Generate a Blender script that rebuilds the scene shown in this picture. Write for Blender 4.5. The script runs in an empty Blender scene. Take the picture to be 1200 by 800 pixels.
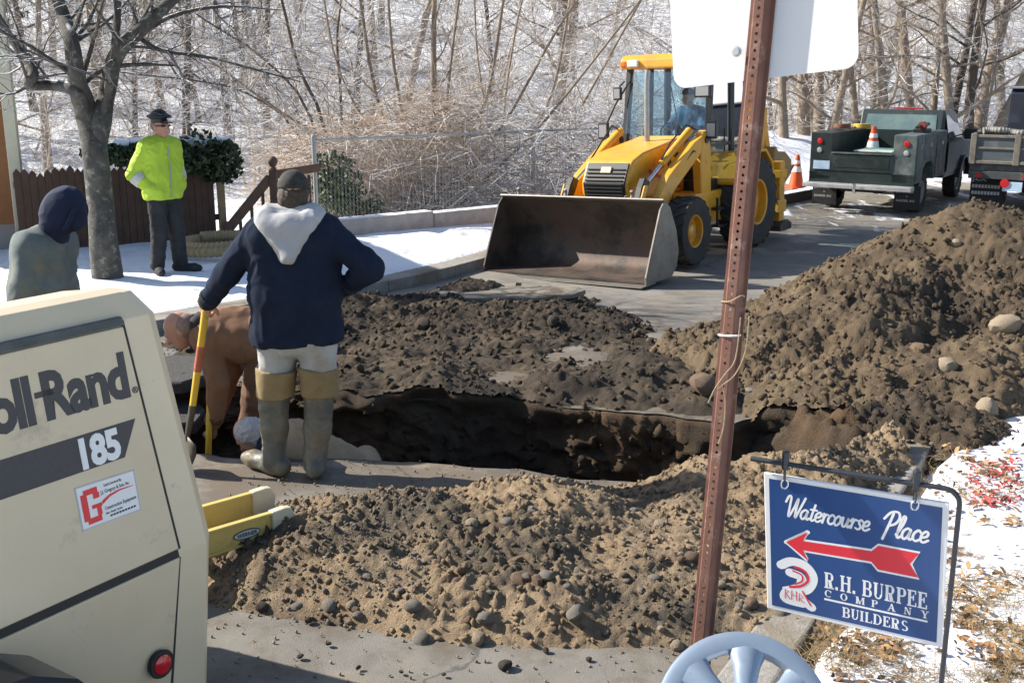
import bpy, bmesh, math, random
import numpy as np
from mathutils import Vector, Matrix, Euler
R = math.radians
scene = bpy.context.scene
col = scene.collection

# ---------------------------------------------------------------- camera, sky, sun, exposure
PITCH = 14.047
cam_d = bpy.data.cameras.new('camera'); cam = bpy.data.objects.new('camera', cam_d); col.objects.link(cam)
cam.location = (0, 0, 2.3); cam.rotation_euler = (R(90 - PITCH), 0, 0)
cam_d.sensor_width = 36; cam_d.lens = 36 * 1267 / 1200; cam_d.clip_start = 0.05; cam_d.clip_end = 1000
scene.camera = cam
SUN_AZ_OFF, SUN_EL = 16, 34            # degrees ahead of straight left, elevation
sx, sy = -math.cos(R(SUN_AZ_OFF)), math.sin(R(SUN_AZ_OFF))
world = bpy.data.worlds.new('World'); scene.world = world; world.use_nodes = True
wn = world.node_tree.nodes; wl = world.node_tree.links
bg = wn['Background']; sky = wn.new('ShaderNodeTexSky'); sky.sky_type = 'NISHITA'; sky.sun_disc = False
sky.sun_elevation = R(SUN_EL); sky.sun_rotation = math.atan2(sx, sy)
wl.new(sky.outputs['Color'], bg.inputs['Color']); bg.inputs['Strength'].default_value = 0.09
sun_d = bpy.data.lights.new('sun', 'SUN'); sun_d.energy = 5.0; sun_d.angle = R(0.5); sun_d.color = (1, .94, .84)
sun = bpy.data.objects.new('sun', sun_d); col.objects.link(sun)
S = Vector((sx * math.cos(R(SUN_EL)), sy * math.cos(R(SUN_EL)), math.sin(R(SUN_EL))))
sun.rotation_euler = S.to_track_quat('Z', 'Y').to_euler(); sun.location = (-20, 5, 20)
vs = scene.view_settings; vs.view_transform = 'Standard'; vs.look = 'None'; vs.gamma = 1; vs.use_curve_mapping = False
vs.exposure = 1.02

# ---------------------------------------------------------------- helpers
def tag(o, label=None, cat=None, group=None, kind=None):
    if label: o['label'] = label
    if cat: o['category'] = cat
    if group: o['group'] = group
    if kind: o['kind'] = kind
    return o
def empty(name, loc=(0, 0, 0), rz=0, parent=None):
    o = bpy.data.objects.new(name, None); col.objects.link(o); o.location = loc; o.rotation_euler = (0, 0, rz)
    o.empty_display_size = .1
    if parent: o.parent = parent
    return o
def link(name, me, parent=None):
    o = bpy.data.objects.new(name, me); col.objects.link(o)
    if parent: o.parent = parent
    return o
_ray_c, _ray_s = math.cos(R(PITCH)), math.sin(R(PITCH))
def _ray(x, y):
    b = -(y - 400) / 1267
    return ((x - 600) / 1267, _ray_c + b * _ray_s, -_ray_s + b * _ray_c)
def at(x, y, Y):                       # survey helper: point of the place seen at photo pixel (x, y), Y metres ahead
    r = _ray(x, y); t = Y / r[1]
    return Vector((r[0] * t, Y, 2.3 + r[2] * t))

# value noise
def _h(ix, iy, iz, seed):
    n = (ix * 374761393 + iy * 668265263 + iz * 2147483647 + seed * 1274126177) & 0xffffffff
    n = ((n ^ (n >> 13)) * 1274126177) & 0xffffffff
    n = ((n ^ (n >> 16)) * 2246822519) & 0xffffffff
    return ((n ^ (n >> 15)) & 0xffff) / 65535.0
def noise(p, seed=0):
    p = np.asarray(p, dtype=np.float64); i = np.floor(p).astype(np.int64); f = p - i; f = f * f * (3 - 2 * f)
    o = 0
    for dx in (0, 1):
        wx = f[..., 0] if dx else 1 - f[..., 0]
        for dy in (0, 1):
            wy = f[..., 1] if dy else 1 - f[..., 1]
            for dz in (0, 1):
                wz = f[..., 2] if dz else 1 - f[..., 2]
                o = o + wx * wy * wz * _h(i[..., 0] + dx, i[..., 1] + dy, i[..., 2] + dz, seed)
    return o * 2 - 1
def fbm(p, oct=4, seed=0, gain=.5):
    p = np.asarray(p, dtype=np.float64); a = 1; s = 0; t = 0
    for k in range(oct):
        s = s + a * noise(p * 2 ** k + 17.3 * k, seed + k); t += a; a *= gain
    return s / t
def worley(x, y, f, seed=0):
    """flat-topped random cells: (height 0..1 of the nearest cell, distance to its centre, cell tilt)"""
    X, Y = x * f, y * f; ix, iy = np.floor(X).astype(np.int64), np.floor(Y).astype(np.int64); best = np.full(np.shape(X), 9.); hv = np.zeros(np.shape(X)); tl = np.zeros(np.shape(X))
    for dx in (-1, 0, 1):
        for dy in (-1, 0, 1):
            cx, cy = ix + dx, iy + dy; px = cx + _h(cx, cy, 0 * cx, seed); py = cy + _h(cx, cy, 0 * cx, seed + 1); d = np.hypot(X - px, Y - py); k = d < best
            h = _h(cx, cy, 0 * cx, seed + 2); a = 6.283 * _h(cx, cy, 0 * cx, seed + 3); t = (X - px) * np.cos(a) + (Y - py) * np.sin(a)
            best = np.where(k, d, best); hv = np.where(k, h, hv); tl = np.where(k, t, tl)
    return hv, best, tl
def sst(a, b, x):
    t = np.clip((np.asarray(x, dtype=float) - a) / (b - a), 0, 1); return t * t * (3 - 2 * t)

# ---------------------------------------------------------------- materials
MATS = {}
def nd(nt, t, **kw):
    n = nt.nodes.new(t)
    for k, v in kw.items():
        if hasattr(n, k): setattr(n, k, v)
        else: n.inputs[k].default_value = v
    return n
def mat(name, c=(.5, .5, .5), rough=.6, metal=0, var=.0, scale=8, c2=None, bump=0, bscale=40, detail=6, coords='Object',
        snow=0, dirt=None, dscale=3, dlow=.5, dhigh=.65, spec=.5, coat=0, emis=0, trans=0):
    """principled paint/soil/cloth with noise tint (c->c2), optional dirt blotches, snow lying on up-facing faces, bump"""
    if name in MATS: return MATS[name]
    m = bpy.data.materials.new(name); m.use_nodes = True; nt = m.node_tree; L = nt.links; b = nt.nodes['Principled BSDF']
    b.inputs['Roughness'].default_value = rough; b.inputs['Metallic'].default_value = metal
    b.inputs['Specular IOR Level'].default_value = spec; b.inputs['Coat Weight'].default_value = coat
    if trans: b.inputs['Transmission Weight'].default_value = trans
    tc = nd(nt, 'ShaderNodeTexCoord'); co = tc.outputs[coords]
    if coords == 'World': pass
    def rgb(v): return (*v, 1)
    out = None
    if c2 is None and var: c2 = tuple(max(0, x * (1 - var)) for x in c)
    if c2 is not None:
        n1 = nd(nt, 'ShaderNodeTexNoise', Scale=scale, Detail=detail, Roughness=.65); L.new(co, n1.inputs['Vector'])
        cr = nd(nt, 'ShaderNodeValToRGB'); cr.color_ramp.elements[0].position = .32; cr.color_ramp.elements[1].position = .68
        cr.color_ramp.elements[0].color = rgb(c2); cr.color_ramp.elements[1].color = rgb(c)
        L.new(n1.outputs['Fac'], cr.inputs['Fac']); out = cr.outputs['Color']
    if dirt is not None:
        n2 = nd(nt, 'ShaderNodeTexNoise', Scale=dscale, Detail=8, Roughness=.7); L.new(co, n2.inputs['Vector'])
        mr = nd(nt, 'ShaderNodeMapRange'); mr.inputs['From Min'].default_value = dlow; mr.inputs['From Max'].default_value = dhigh
        L.new(n2.outputs['Fac'], mr.inputs['Value'])
        mx = nd(nt, 'ShaderNodeMix', data_type='RGBA'); L.new(mr.outputs['Result'], mx.inputs['Factor'])
        if out: L.new(out, mx.inputs['A'])
        else: mx.inputs['A'].default_value = rgb(c)
        mx.inputs['B'].default_value = rgb(dirt); out = mx.outputs['Result']
    if snow:
        g = nd(nt, 'ShaderNodeNewGeometry'); sp = nd(nt, 'ShaderNodeSeparateXYZ'); L.new(g.outputs['Normal'], sp.inputs[0])
        n3 = nd(nt, 'ShaderNodeTexNoise', Scale=3, Detail=5); L.new(co, n3.inputs['Vector'])
        ad = nd(nt, 'ShaderNodeMath', operation='ADD'); L.new(sp.outputs['Z'], ad.inputs[0])
        sb = nd(nt, 'ShaderNodeMath', operation='MULTIPLY'); L.new(n3.outputs['Fac'], sb.inputs[0]); sb.inputs[1].default_value = .9
        L.new(sb.outputs[0], ad.inputs[1])
        mr = nd(nt, 'ShaderNodeMapRange'); mr.inputs['From Min'].default_value = 1.45 - snow; mr.inputs['From Max'].default_value = 1.6 - snow
        L.new(ad.outputs[0], mr.inputs['Value'])
        mx = nd(nt, 'ShaderNodeMix', data_type='RGBA'); L.new(mr.outputs['Result'], mx.inputs['Factor'])
        if out: L.new(out, mx.inputs['A'])
        else: mx.inputs['A'].default_value = rgb(c)
        mx.inputs['B'].default_value = (.82, .85, .9, 1); out = mx.outputs['Result']
    if out: L.new(out, b.inputs['Base Color'])
    else: b.inputs['Base Color'].default_value = rgb(c)
    if bump:
        n4 = nd(nt, 'ShaderNodeTexNoise', Scale=bscale, Detail=5, Roughness=.7); L.new(co, n4.inputs['Vector'])
        bp = nd(nt, 'ShaderNodeBump', Strength=1.0, Distance=bump); L.new(n4.outputs['Fac'], bp.inputs['Height']); L.new(bp.outputs['Normal'], b.inputs['Normal'])
    if emis: b.inputs['Emission Color'].default_value = rgb(c); b.inputs['Emission Strength'].default_value = emis
    MATS[name] = m; return m
def glass_mat(name, tint=(.75, .88, .92), refl=.12):
    m = bpy.data.materials.new(name); m.use_nodes = True; nt = m.node_tree; nt.nodes.clear()
    o = nd(nt, 'ShaderNodeOutputMaterial'); mx = nd(nt, 'ShaderNodeMixShader'); t = nd(nt, 'ShaderNodeBsdfTransparent'); g = nd(nt, 'ShaderNodeBsdfGlossy')
    t.inputs['Color'].default_value = (*tint, 1); g.inputs['Roughness'].default_value = .03
    fr = nd(nt, 'ShaderNodeFresnel', IOR=1.5); ad = nd(nt, 'ShaderNodeMath', operation='ADD'); ad.inputs[1].default_value = refl; nt.links.new(fr.outputs[0], ad.inputs[0])
    nt.links.new(ad.outputs[0], mx.inputs[0]); nt.links.new(t.outputs[0], mx.inputs[1]); nt.links.new(g.outputs[0], mx.inputs[2]); nt.links.new(mx.outputs[0], o.inputs[0])
    return m

# ---------------------------------------------------------------- mesh builder
class MB:
    def __init__(s, M=None): s.v = []; s.f = []; s.mi = []; s.M = M
    def add(s, vs, fs, mi=0, M=None):
        o = len(s.v); A = s.M @ M if (s.M and M) else (s.M or M)
        for q in vs:
            q = Vector(q); s.v.append(tuple(A @ q) if A else tuple(q))
        for q in fs: s.f.append(tuple(i + o for i in q)); s.mi.append(mi)
        return s
    def box(s, a, b, mi=0, M=None):
        (x0, y0, z0), (x1, y1, z1) = a, b
        return s.add([(x0, y0, z0), (x1, y0, z0), (x1, y1, z0), (x0, y1, z0), (x0, y0, z1), (x1, y0, z1), (x1, y1, z1), (x0, y1, z1)],
                     [(0, 3, 2, 1), (4, 5, 6, 7), (0, 1, 5, 4), (1, 2, 6, 5), (2, 3, 7, 6), (3, 0, 4, 7)], mi, M)
    def prism(s, poly, y0, y1, plane='xz', mi=0, M=None):
        n = len(poly); vs = []
        for d in (y0, y1):
            for (a, b) in poly:
                vs.append({'xz': (a, d, b), 'xy': (a, b, d), 'yz': (d, a, b)}[plane])
        fs = [tuple(range(n - 1, -1, -1)), tuple(range(n, 2 * n))] + [(i, (i + 1) % n, n + (i + 1) % n, n + i) for i in range(n)]
        return s.add(vs, fs, mi, M)
    def bar(s, p, q, w, h, up=(0, 0, 1), mi=0):      # rectangular bar from p to q
        p, q = Vector(p), Vector(q); d = (q - p).normalized(); u = Vector(up); sd = d.cross(u)
        if sd.length < 1e-4: sd = d.cross(Vector((1, 0, 0)))
        sd.normalize(); u = sd.cross(d).normalized(); vs = []
        for c in (p, q):
            for (a, b) in ((-1, -1), (1, -1), (1, 1), (-1, 1)): vs.append(c + sd * (a * w / 2) + u * (b * h / 2))
        return s.add(vs, [(0, 3, 2, 1), (4, 5, 6, 7), (0, 1, 5, 4), (1, 2, 6, 5), (2, 3, 7, 6), (3, 0, 4, 7)], mi)
    def tube(s, pts, rad, n=8, mi=0, cap=True, M=None):
        pts = [Vector(p) for p in pts]; k = len(pts)
        if not hasattr(rad, '__len__'): rad = [rad] * k
        vs = []; fs = []; pu = None
        for i in range(k):
            d = (pts[min(i + 1, k - 1)] - pts[max(i - 1, 0)])
            if d.length < 1e-9: d = Vector((0, 0, 1))
            d.normalize()
            if pu is None:
                pu = d.orthogonal().normalized()
            else:
                pu = pu - d * pu.dot(d)
                pu = pu.normalized() if pu.length > 1e-6 else d.orthogonal().normalized()
            w = d.cross(pu)
            for j in range(n):
                a = 2 * math.pi * j / n; vs.append(pts[i] + (pu * math.cos(a) + w * math.sin(a)) * rad[i])
        for i in range(k - 1):
            for j in range(n): fs.append((i * n + j, i * n + (j + 1) % n, (i + 1) * n + (j + 1) % n, (i + 1) * n + j))
        if cap: fs.append(tuple(range(n - 1, -1, -1))); fs.append(tuple((k - 1) * n + j for j in range(n)))
        return s.add(vs, fs, mi, M)
    def lathe(s, prof, n=24, mi=0, M=None, axis='z', a0=0, a1=2 * math.pi):   # prof: (r, h)
        full = abs(a1 - a0 - 2 * math.pi) < 1e-6; m = n if full else n + 1; vs = []; fs = []; k = len(prof)
        for (r, h) in prof:
            for j in range(m):
                a = a0 + (a1 - a0) * j / n; x, y = r * math.cos(a), r * math.sin(a)
                vs.append({'z': (x, y, h), 'y': (x, h, y), 'x': (h, x, y)}[axis])
        for i in range(k - 1):
            for j in range(n): fs.append((i * m + j, i * m + (j + 1) % m, (i + 1) * m + (j + 1) % m, (i + 1) * m + j))
        return s.add(vs, fs, mi, M)
    def mesh(s, name, mats, smooth=False, bevel=0, seg=1, weld=False):
        me = bpy.data.meshes.new(name); me.from_pydata(s.v, [], s.f)
        if not isinstance(mats, (list, tuple)): mats = [mats]
        for m in mats: me.materials.append(m)
        if any(s.mi): me.polygons.foreach_set('material_index', s.mi)
        bm = bmesh.new(); bm.from_mesh(me)
        if weld: bmesh.ops.remove_doubles(bm, verts=bm.verts, dist=1e-5)
        bmesh.ops.recalc_face_normals(bm, faces=bm.faces)
        if bevel:
            ed = [e for e in bm.edges if len(e.link_faces) == 2 and e.calc_face_angle(0) > .5]
            bmesh.ops.bevel(bm, geom=ed, offset=bevel, segments=seg, affect='EDGES', clamp_overlap=True, profile=.6)
        bm.to_mesh(me); bm.free()
        if smooth:
            me.polygons.foreach_set('use_smooth', [True] * len(me.polygons))
            if smooth != 'all': me.set_sharp_from_angle(angle=R(smooth if smooth is not True else 40))
        return me
    def build(s, name, mats, parent=None, **kw): return link(name, s.mesh(name, mats, **kw), parent)
def np_mesh(name, V, F, m, smooth=True):
    me = bpy.data.meshes.new(name); V = np.asarray(V, dtype=np.float32); F = np.asarray(F, dtype=np.int32); k = F.shape[1]
    me.vertices.add(len(V)); me.vertices.foreach_set('co', V.ravel())
    me.loops.add(F.size); me.loops.foreach_set('vertex_index', F.ravel())
    me.polygons.add(len(F)); me.polygons.foreach_set('loop_start', np.arange(0, F.size, k, dtype=np.int32)); me.polygons.foreach_set('loop_total', np.full(len(F), k, dtype=np.int32))
    if smooth: me.polygons.foreach_set('use_smooth', np.ones(len(F), dtype=bool))
    for q in (m if isinstance(m, (list, tuple)) else [m]): me.materials.append(q)
    me.update(calc_edges=True); me.validate(); return me
def rotm(o, ax, a): return Matrix.Translation(o) @ Matrix.Rotation(a, 4, ax)
def frame(o, x, y):                    # matrix with origin o, x axis, y axis
    x = Vector(x).normalized(); z = x.cross(Vector(y)).normalized(); y = z.cross(x)
    return Matrix(((x.x, y.x, z.x, o[0]), (x.y, y.y, z.y, o[1]), (x.z, y.z, z.z, o[2]), (0, 0, 0, 1)))
def text(s, size, m, name, parent, M, bold=0, xs=1, depth=.0012, align='LEFT', shear=0, space=1):
    cu = bpy.data.curves.new(name, 'FONT'); cu.body = s; cu.size = size; cu.offset = bold; cu.extrude = depth; cu.align_x = align; cu.shear = shear; cu.space_character = space; cu.resolution_u = 3
    o = bpy.data.objects.new(name, cu); col.objects.link(o); dg = bpy.context.evaluated_depsgraph_get()
    me = bpy.data.meshes.new_from_object(o.evaluated_get(dg)); bpy.data.objects.remove(o); bpy.data.curves.remove(cu)
    me.transform(M @ Matrix.Diagonal((xs, 1, 1, 1))); me.materials.clear(); me.materials.append(m)
    return link(name, me, parent)
def copy_tree(o, parent=None):
    c = o.copy(); col.objects.link(c); c.parent = parent
    for ch in list(o.children): copy_tree(ch, c)
    return c

# ---------------------------------------------------------------- implicit surfaces for bodies and clothes
def sdf_mesh(prims, h, k=.03, cuts=(), wr=0, wrs=14, seed=0, pad=.05, stretch=(1, 1, 1)):
    """prims: ('c', a, b, ra, rb[, k]) tapered capsule, ('e', c, (rx,ry,rz), rot3x3[, k]) ellipsoid; cuts: (point, normal) removes side of normal"""
    bb = []
    for p in prims:
        if p[0] == 'c':
            a, b = np.array(p[1], float), np.array(p[2], float); r = max(p[3], p[4]); bb.append((np.minimum(a, b) - r, np.maximum(a, b) + r))
        else:
            r = max(p[2]); c = np.array(p[1], float); bb.append((c - r, c + r))
    lo = np.min([b[0] for b in bb], 0) - pad; hi = np.max([b[1] for b in bb], 0) + pad
    n = np.ceil((hi - lo) / h).astype(int) + 1
    ax = [lo[i] + h * np.arange(n[i]) for i in range(3)]
    val = np.full(n, 1.0)
    for p, (bl, bh) in zip(prims, bb):
        kk = k; mg = .09
        i0 = np.clip(((bl - mg - lo) / h).astype(int), 0, n); i1 = np.clip(((bh + mg - lo) / h).astype(int) + 2, 0, n)
        sl = tuple(slice(i0[q], i1[q]) for q in range(3))
        X, Y, Z = np.meshgrid(ax[0][sl[0]], ax[1][sl[1]], ax[2][sl[2]], indexing='ij')
        if p[0] == 'c':
            a, b = np.array(p[1], float), np.array(p[2], float); d = b - a; L2 = max(d @ d, 1e-9)
            t = np.clip(((X - a[0]) * d[0] + (Y - a[1]) * d[1] + (Z - a[2]) * d[2]) / L2, 0, 1)
            s = np.sqrt((X - a[0] - t * d[0]) ** 2 + (Y - a[1] - t * d[1]) ** 2 + (Z - a[2] - t * d[2]) ** 2) - (p[3] + (p[4] - p[3]) * t)
            if len(p) > 5: kk = p[5]
        else:
            c = np.array(p[1], float); Q = np.stack([X - c[0], Y - c[1], Z - c[2]], -1)
            if p[3] is not None: Q = Q @ np.array(p[3], float)      # columns of rot = local axes
            rr = np.array(p[2], float); k0 = np.sqrt(((Q / rr) ** 2).sum(-1)); k1 = np.sqrt(((Q / rr ** 2) ** 2).sum(-1)) + 1e-9
            s = k0 * (k0 - 1) / k1
            if len(p) > 4: kk = p[4]
        v = val[sl]; hh = np.clip(.5 + .5 * (v - s) / kk, 0, 1); val[sl] = v + (s - v) * hh - kk * hh * (1 - hh)
    if cuts:
        X, Y, Z = np.meshgrid(*ax, indexing='ij')
        for (c, nn) in cuts:
            nn = np.array(nn, float); nn /= np.linalg.norm(nn)
            val = np.maximum(val, (X - c[0]) * nn[0] + (Y - c[1]) * nn[1] + (Z - c[2]) * nn[2])
    neg = val < 0; nx, ny, nz = n
    cnt = np.zeros((nx - 1, ny - 1, nz - 1)); acc = np.zeros((nx - 1, ny - 1, nz - 1, 3))
    I = np.stack(np.meshgrid(np.arange(nx), np.arange(ny), np.arange(nz), indexing='ij'), -1).astype(float)
    quads = []
    for a in range(3):
        s0 = [slice(None)] * 3; s1 = [slice(None)] * 3; s0[a] = slice(0, -1); s1[a] = slice(1, None); s0, s1 = tuple(s0), tuple(s1)
        A, B = val[s0], val[s1]; cr = neg[s0] != neg[s1]; idx = np.argwhere(cr)
        if len(idx) == 0: continue
        va, vb = A[cr], B[cr]; t = va / (va - vb); P = idx.astype(float); P[:, a] += t
        o1, o2 = [q for q in range(3) if q != a]; cells = []
        for d1, d2 in ((0, 0), (-1, 0), (-1, -1), (0, -1)):
            c = idx.copy(); c[:, o1] += d1; c[:, o2] += d2; cells.append(c)
        ok = np.all([(c >= 0).all(1) & (c < np.array([nx - 1, ny - 1, nz - 1])).all(1) for c in cells], 0)
        for c in cells:
            c = c[ok]; np.add.at(cnt, tuple(c.T), 1); np.add.at(acc, tuple(c.T), P[ok])
        fl = neg[s0][cr][ok]; q = np.stack([c[ok] for c in cells], 1)
        flip = fl if a != 1 else ~fl
        q[~flip] = q[~flip][:, ::-1]; quads.append(q)
    m = cnt > 0; ids = -np.ones(m.shape, int); ids[m] = np.arange(m.sum())
    V = acc[m] / cnt[m][:, None] * h + lo
    q = np.concatenate(quads); F = ids[q[..., 0], q[..., 1], q[..., 2]]
    if wr:
        N = np.zeros_like(V); e1 = V[F[:, 2]] - V[F[:, 0]]; e2 = V[F[:, 3]] - V[F[:, 1]]; fn = np.cross(e1, e2)
        for i in range(4): np.add.at(N, F[:, i], fn)
        N /= np.linalg.norm(N, axis=1)[:, None] + 1e-9
        st = np.array(stretch); w = fbm(V * wrs * st, 3, seed); wp = np.stack([noise(V * wrs * .5 + 3.1 * q, seed + 20 + q) for q in range(3)], -1)
        rid = 1 - np.clip(np.abs(noise(V * wrs * .75 * st + wp * 1.3 + 5, seed + 9)) * 3.2, 0, 1.6)
        V = V + N * ((w * .6 + rid * .5) * wr)[:, None]
    return V, F
def sdf_obj(name, prims, h, m, parent=None, **kw):
    V, F = sdf_mesh(prims, h, **kw); return link(name, np_mesh(name, V, F, m), parent)
# ---------------------------------------------------------------- ground, road, trench
RA = R(31); RU = np.array([math.sin(RA), math.cos(RA)]); RN = np.array([math.cos(RA), -math.sin(RA)])
LP = np.array([-1.5, 12.4]); RW = 6.43                      # a point on the left kerb line, road width
def tw(x, y): return (x - LP[0]) * RU[0] + (y - LP[1]) * RU[1], (x - LP[0]) * RN[0] + (y - LP[1]) * RN[1]
def xy(t, w): return LP[0] + t * RU[0] + w * RN[0], LP[1] + t * RU[1] + w * RN[1]
def road_z(x, y): return -.25 * sst(9, 13.5, y) + .0 * x
def wallq(x, y): return (x + 2.47) * -.509 + (y - 15.6) * .861
def gz(x, y):
    x = np.asarray(x, float); y = np.asarray(y, float); t, w = tw(x, y); q = wallq(x, y); z = road_z(x, y)
    left = sst(-.05, -.5, w); z = z + left * (.12 + (.13) * sst(9, 13.5, y) * sst(-.3, -1.6, w))
    right = sst(RW + .05, RW + .4, w); z = z + right * (.05 + .14 * sst(RW + .4, RW + 3, w) * sst(9, 4, y))
    drop = sst(.9, 7, q) * sst(-2.6, -4.5, w)
    z = z - 1.7 * drop
    far = np.maximum(0, y - 27); z = z + .13 * far * sst(0, 14, far) + .0018 * far ** 2 * sst(0, 30, far)
    z = z + (.7 + .3 * noise(np.stack([x * .2, y * .2, 0 * x], -1), 7)) * sst(25, 28.5, y) * sst(33, 29, y)     # ploughed bank across the far end
    p = np.stack([x * .35, y * .35, 0 * x], -1); off = np.maximum(left, right)
    z = z - .05 * left * sst(20, 16, y) * sst(.35, .15, worley(x, y, 2.2, 61)[1]) * (worley(x, y, 2.2, 61)[0] > .45)
    z = z + off * (fbm(p, 3, 3) * (.05 + .25 * sst(18, 40, y)) + .018 * fbm(p * 9, 3, 5))
    return z
def pt(x, y, dz=0): return Vector((x, y, float(gz(x, y)) + dz))
def grid(xs, ys, zf, name, m, keep=None, smooth=True):
    X, Y = np.meshgrid(xs, ys, indexing='ij'); Z = zf(X, Y); V = np.stack([X, Y, Z], -1).reshape(-1, 3); nx, ny = X.shape
    i = np.arange(nx * ny).reshape(nx, ny); F = np.stack([i[:-1, :-1], i[1:, :-1], i[1:, 1:], i[:-1, 1:]], -1).reshape(-1, 4)
    if keep is not None:
        k = keep(X, Y).reshape(-1); F = F[k[F].any(1)]
        u = np.unique(F); re = -np.ones(len(V), int); re[u] = np.arange(len(u)); V = V[u]; F = re[F]
    return np_mesh(name, V, F, m, smooth)
snow_m = mat('snow', (.86, .88, .92), .55, c2=(.78, .81, .87), scale=2, bump=.03, bscale=7, spec=.3, dirt=(.42, .39, .34), dscale=1.7, dlow=.60, dhigh=.72)
def patchy_snow(name, lo, hi, sc):
    return mat(name, (.80, .82, .86), .6, c2=(.70, .72, .77), scale=3, dirt=(.17, .115, .07), dscale=sc, dlow=lo, dhigh=hi, bump=.02, bscale=14, spec=.25)
hill_m = patchy_snow('snowy_forest_floor', .60, .68, .9)
bank_m = patchy_snow('snow_with_leaf_litter', .55, .63, 3.4)
xs = np.concatenate([np.arange(-75, -12, 1.5), np.arange(-12, 10, .14), np.arange(10, 85, 1.5)])
ys = np.concatenate([np.arange(-8, 3, .6), np.arange(3, 22, .14), np.arange(22, 34, .35), np.arange(34, 125, 2)])
def keep_left(X, Y):
    t, w = tw(X, Y); return (w < -.0) | (Y > 26)
def keep_right(X, Y):
    t, w = tw(X, Y); return (w > RW + .02) & (Y <= 26.6)
def gz_ground(x, y):
    t, w = tw(x, y); return gz(x, y) - .15 * sst(-.34, -.2, w) * sst(RW + .34, RW + .2, w) * (y < 26)
g_me = grid(xs, ys, gz_ground, 'ground', [snow_m, hill_m], keep_left)
mi = [1 if (p.center.y > 24 or (wallq(p.center.x, p.center.y) > 1.5)) else 0 for p in g_me.polygons]; g_me.polygons.foreach_set('material_index', mi)
tag(link('ground', g_me), kind='structure')
tag(link('snow_bank', grid(xs, ys, gz_ground, 'snow_bank', bank_m, keep_right)), kind='structure')

# trench outline at road level (metres)
TR = np.array([(-2.75, 6.9), (-2.45, 6.4), (-1.9, 6.3), (-1.3, 6.24), (-.7, 6.2), (-.1, 6.06), (.5, 5.9), (1.1, 5.72), (1.7, 5.75), (2.1, 6.15), (2.25, 6.65), (1.9, 7.0),
               (1.35, 6.98), (.9, 7.2), (.4, 7.34), (-.3, 7.4), (-.9, 7.4), (-1.5, 7.5), (-2.1, 7.85), (-2.6, 8.05), (-2.95, 7.7), (-2.95, 7.2)])
def catmull(P, n, closed=True):
    P = np.asarray(P, float); k = len(P); out = []
    for i in range(k if closed else k - 1):
        p = [P[(i + d) % k] if closed else P[min(max(i + d, 0), k - 1)] for d in (-1, 0, 1, 2)]
        for j in range(n):
            t = j / n; out.append(.5 * ((2 * p[1]) + (-p[0] + p[2]) * t + (2 * p[0] - 5 * p[1] + 4 * p[2] - p[3]) * t * t + (-p[0] + 3 * p[1] - 3 * p[2] + p[3]) * t ** 3))
    if not closed: out.append(P[-1])
    return np.array(out)
TC = catmull(TR, 16); TC = TC + np.stack([fbm(np.stack([TC[:, 0] * 3, TC[:, 1] * 3, 0 * TC[:, 0]], -1), 4, s, .62) for s in (31, 41)], -1) * (.07 + .10 * sst(6.5, 6.9, TC[:, 1]))[:, None]
def inside(x, y, poly=TC):
    c = np.zeros(np.shape(x), bool); n = len(poly)
    for i in range(n):
        (x0, y0), (x1, y1) = poly[i], poly[(i + 1) % n]
        cond = ((y0 > y) != (y1 > y)) & (x < (x1 - x0) * (y - y0) / (y1 - y0 + 1e-12) + x0); c ^= cond
    return c
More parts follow.
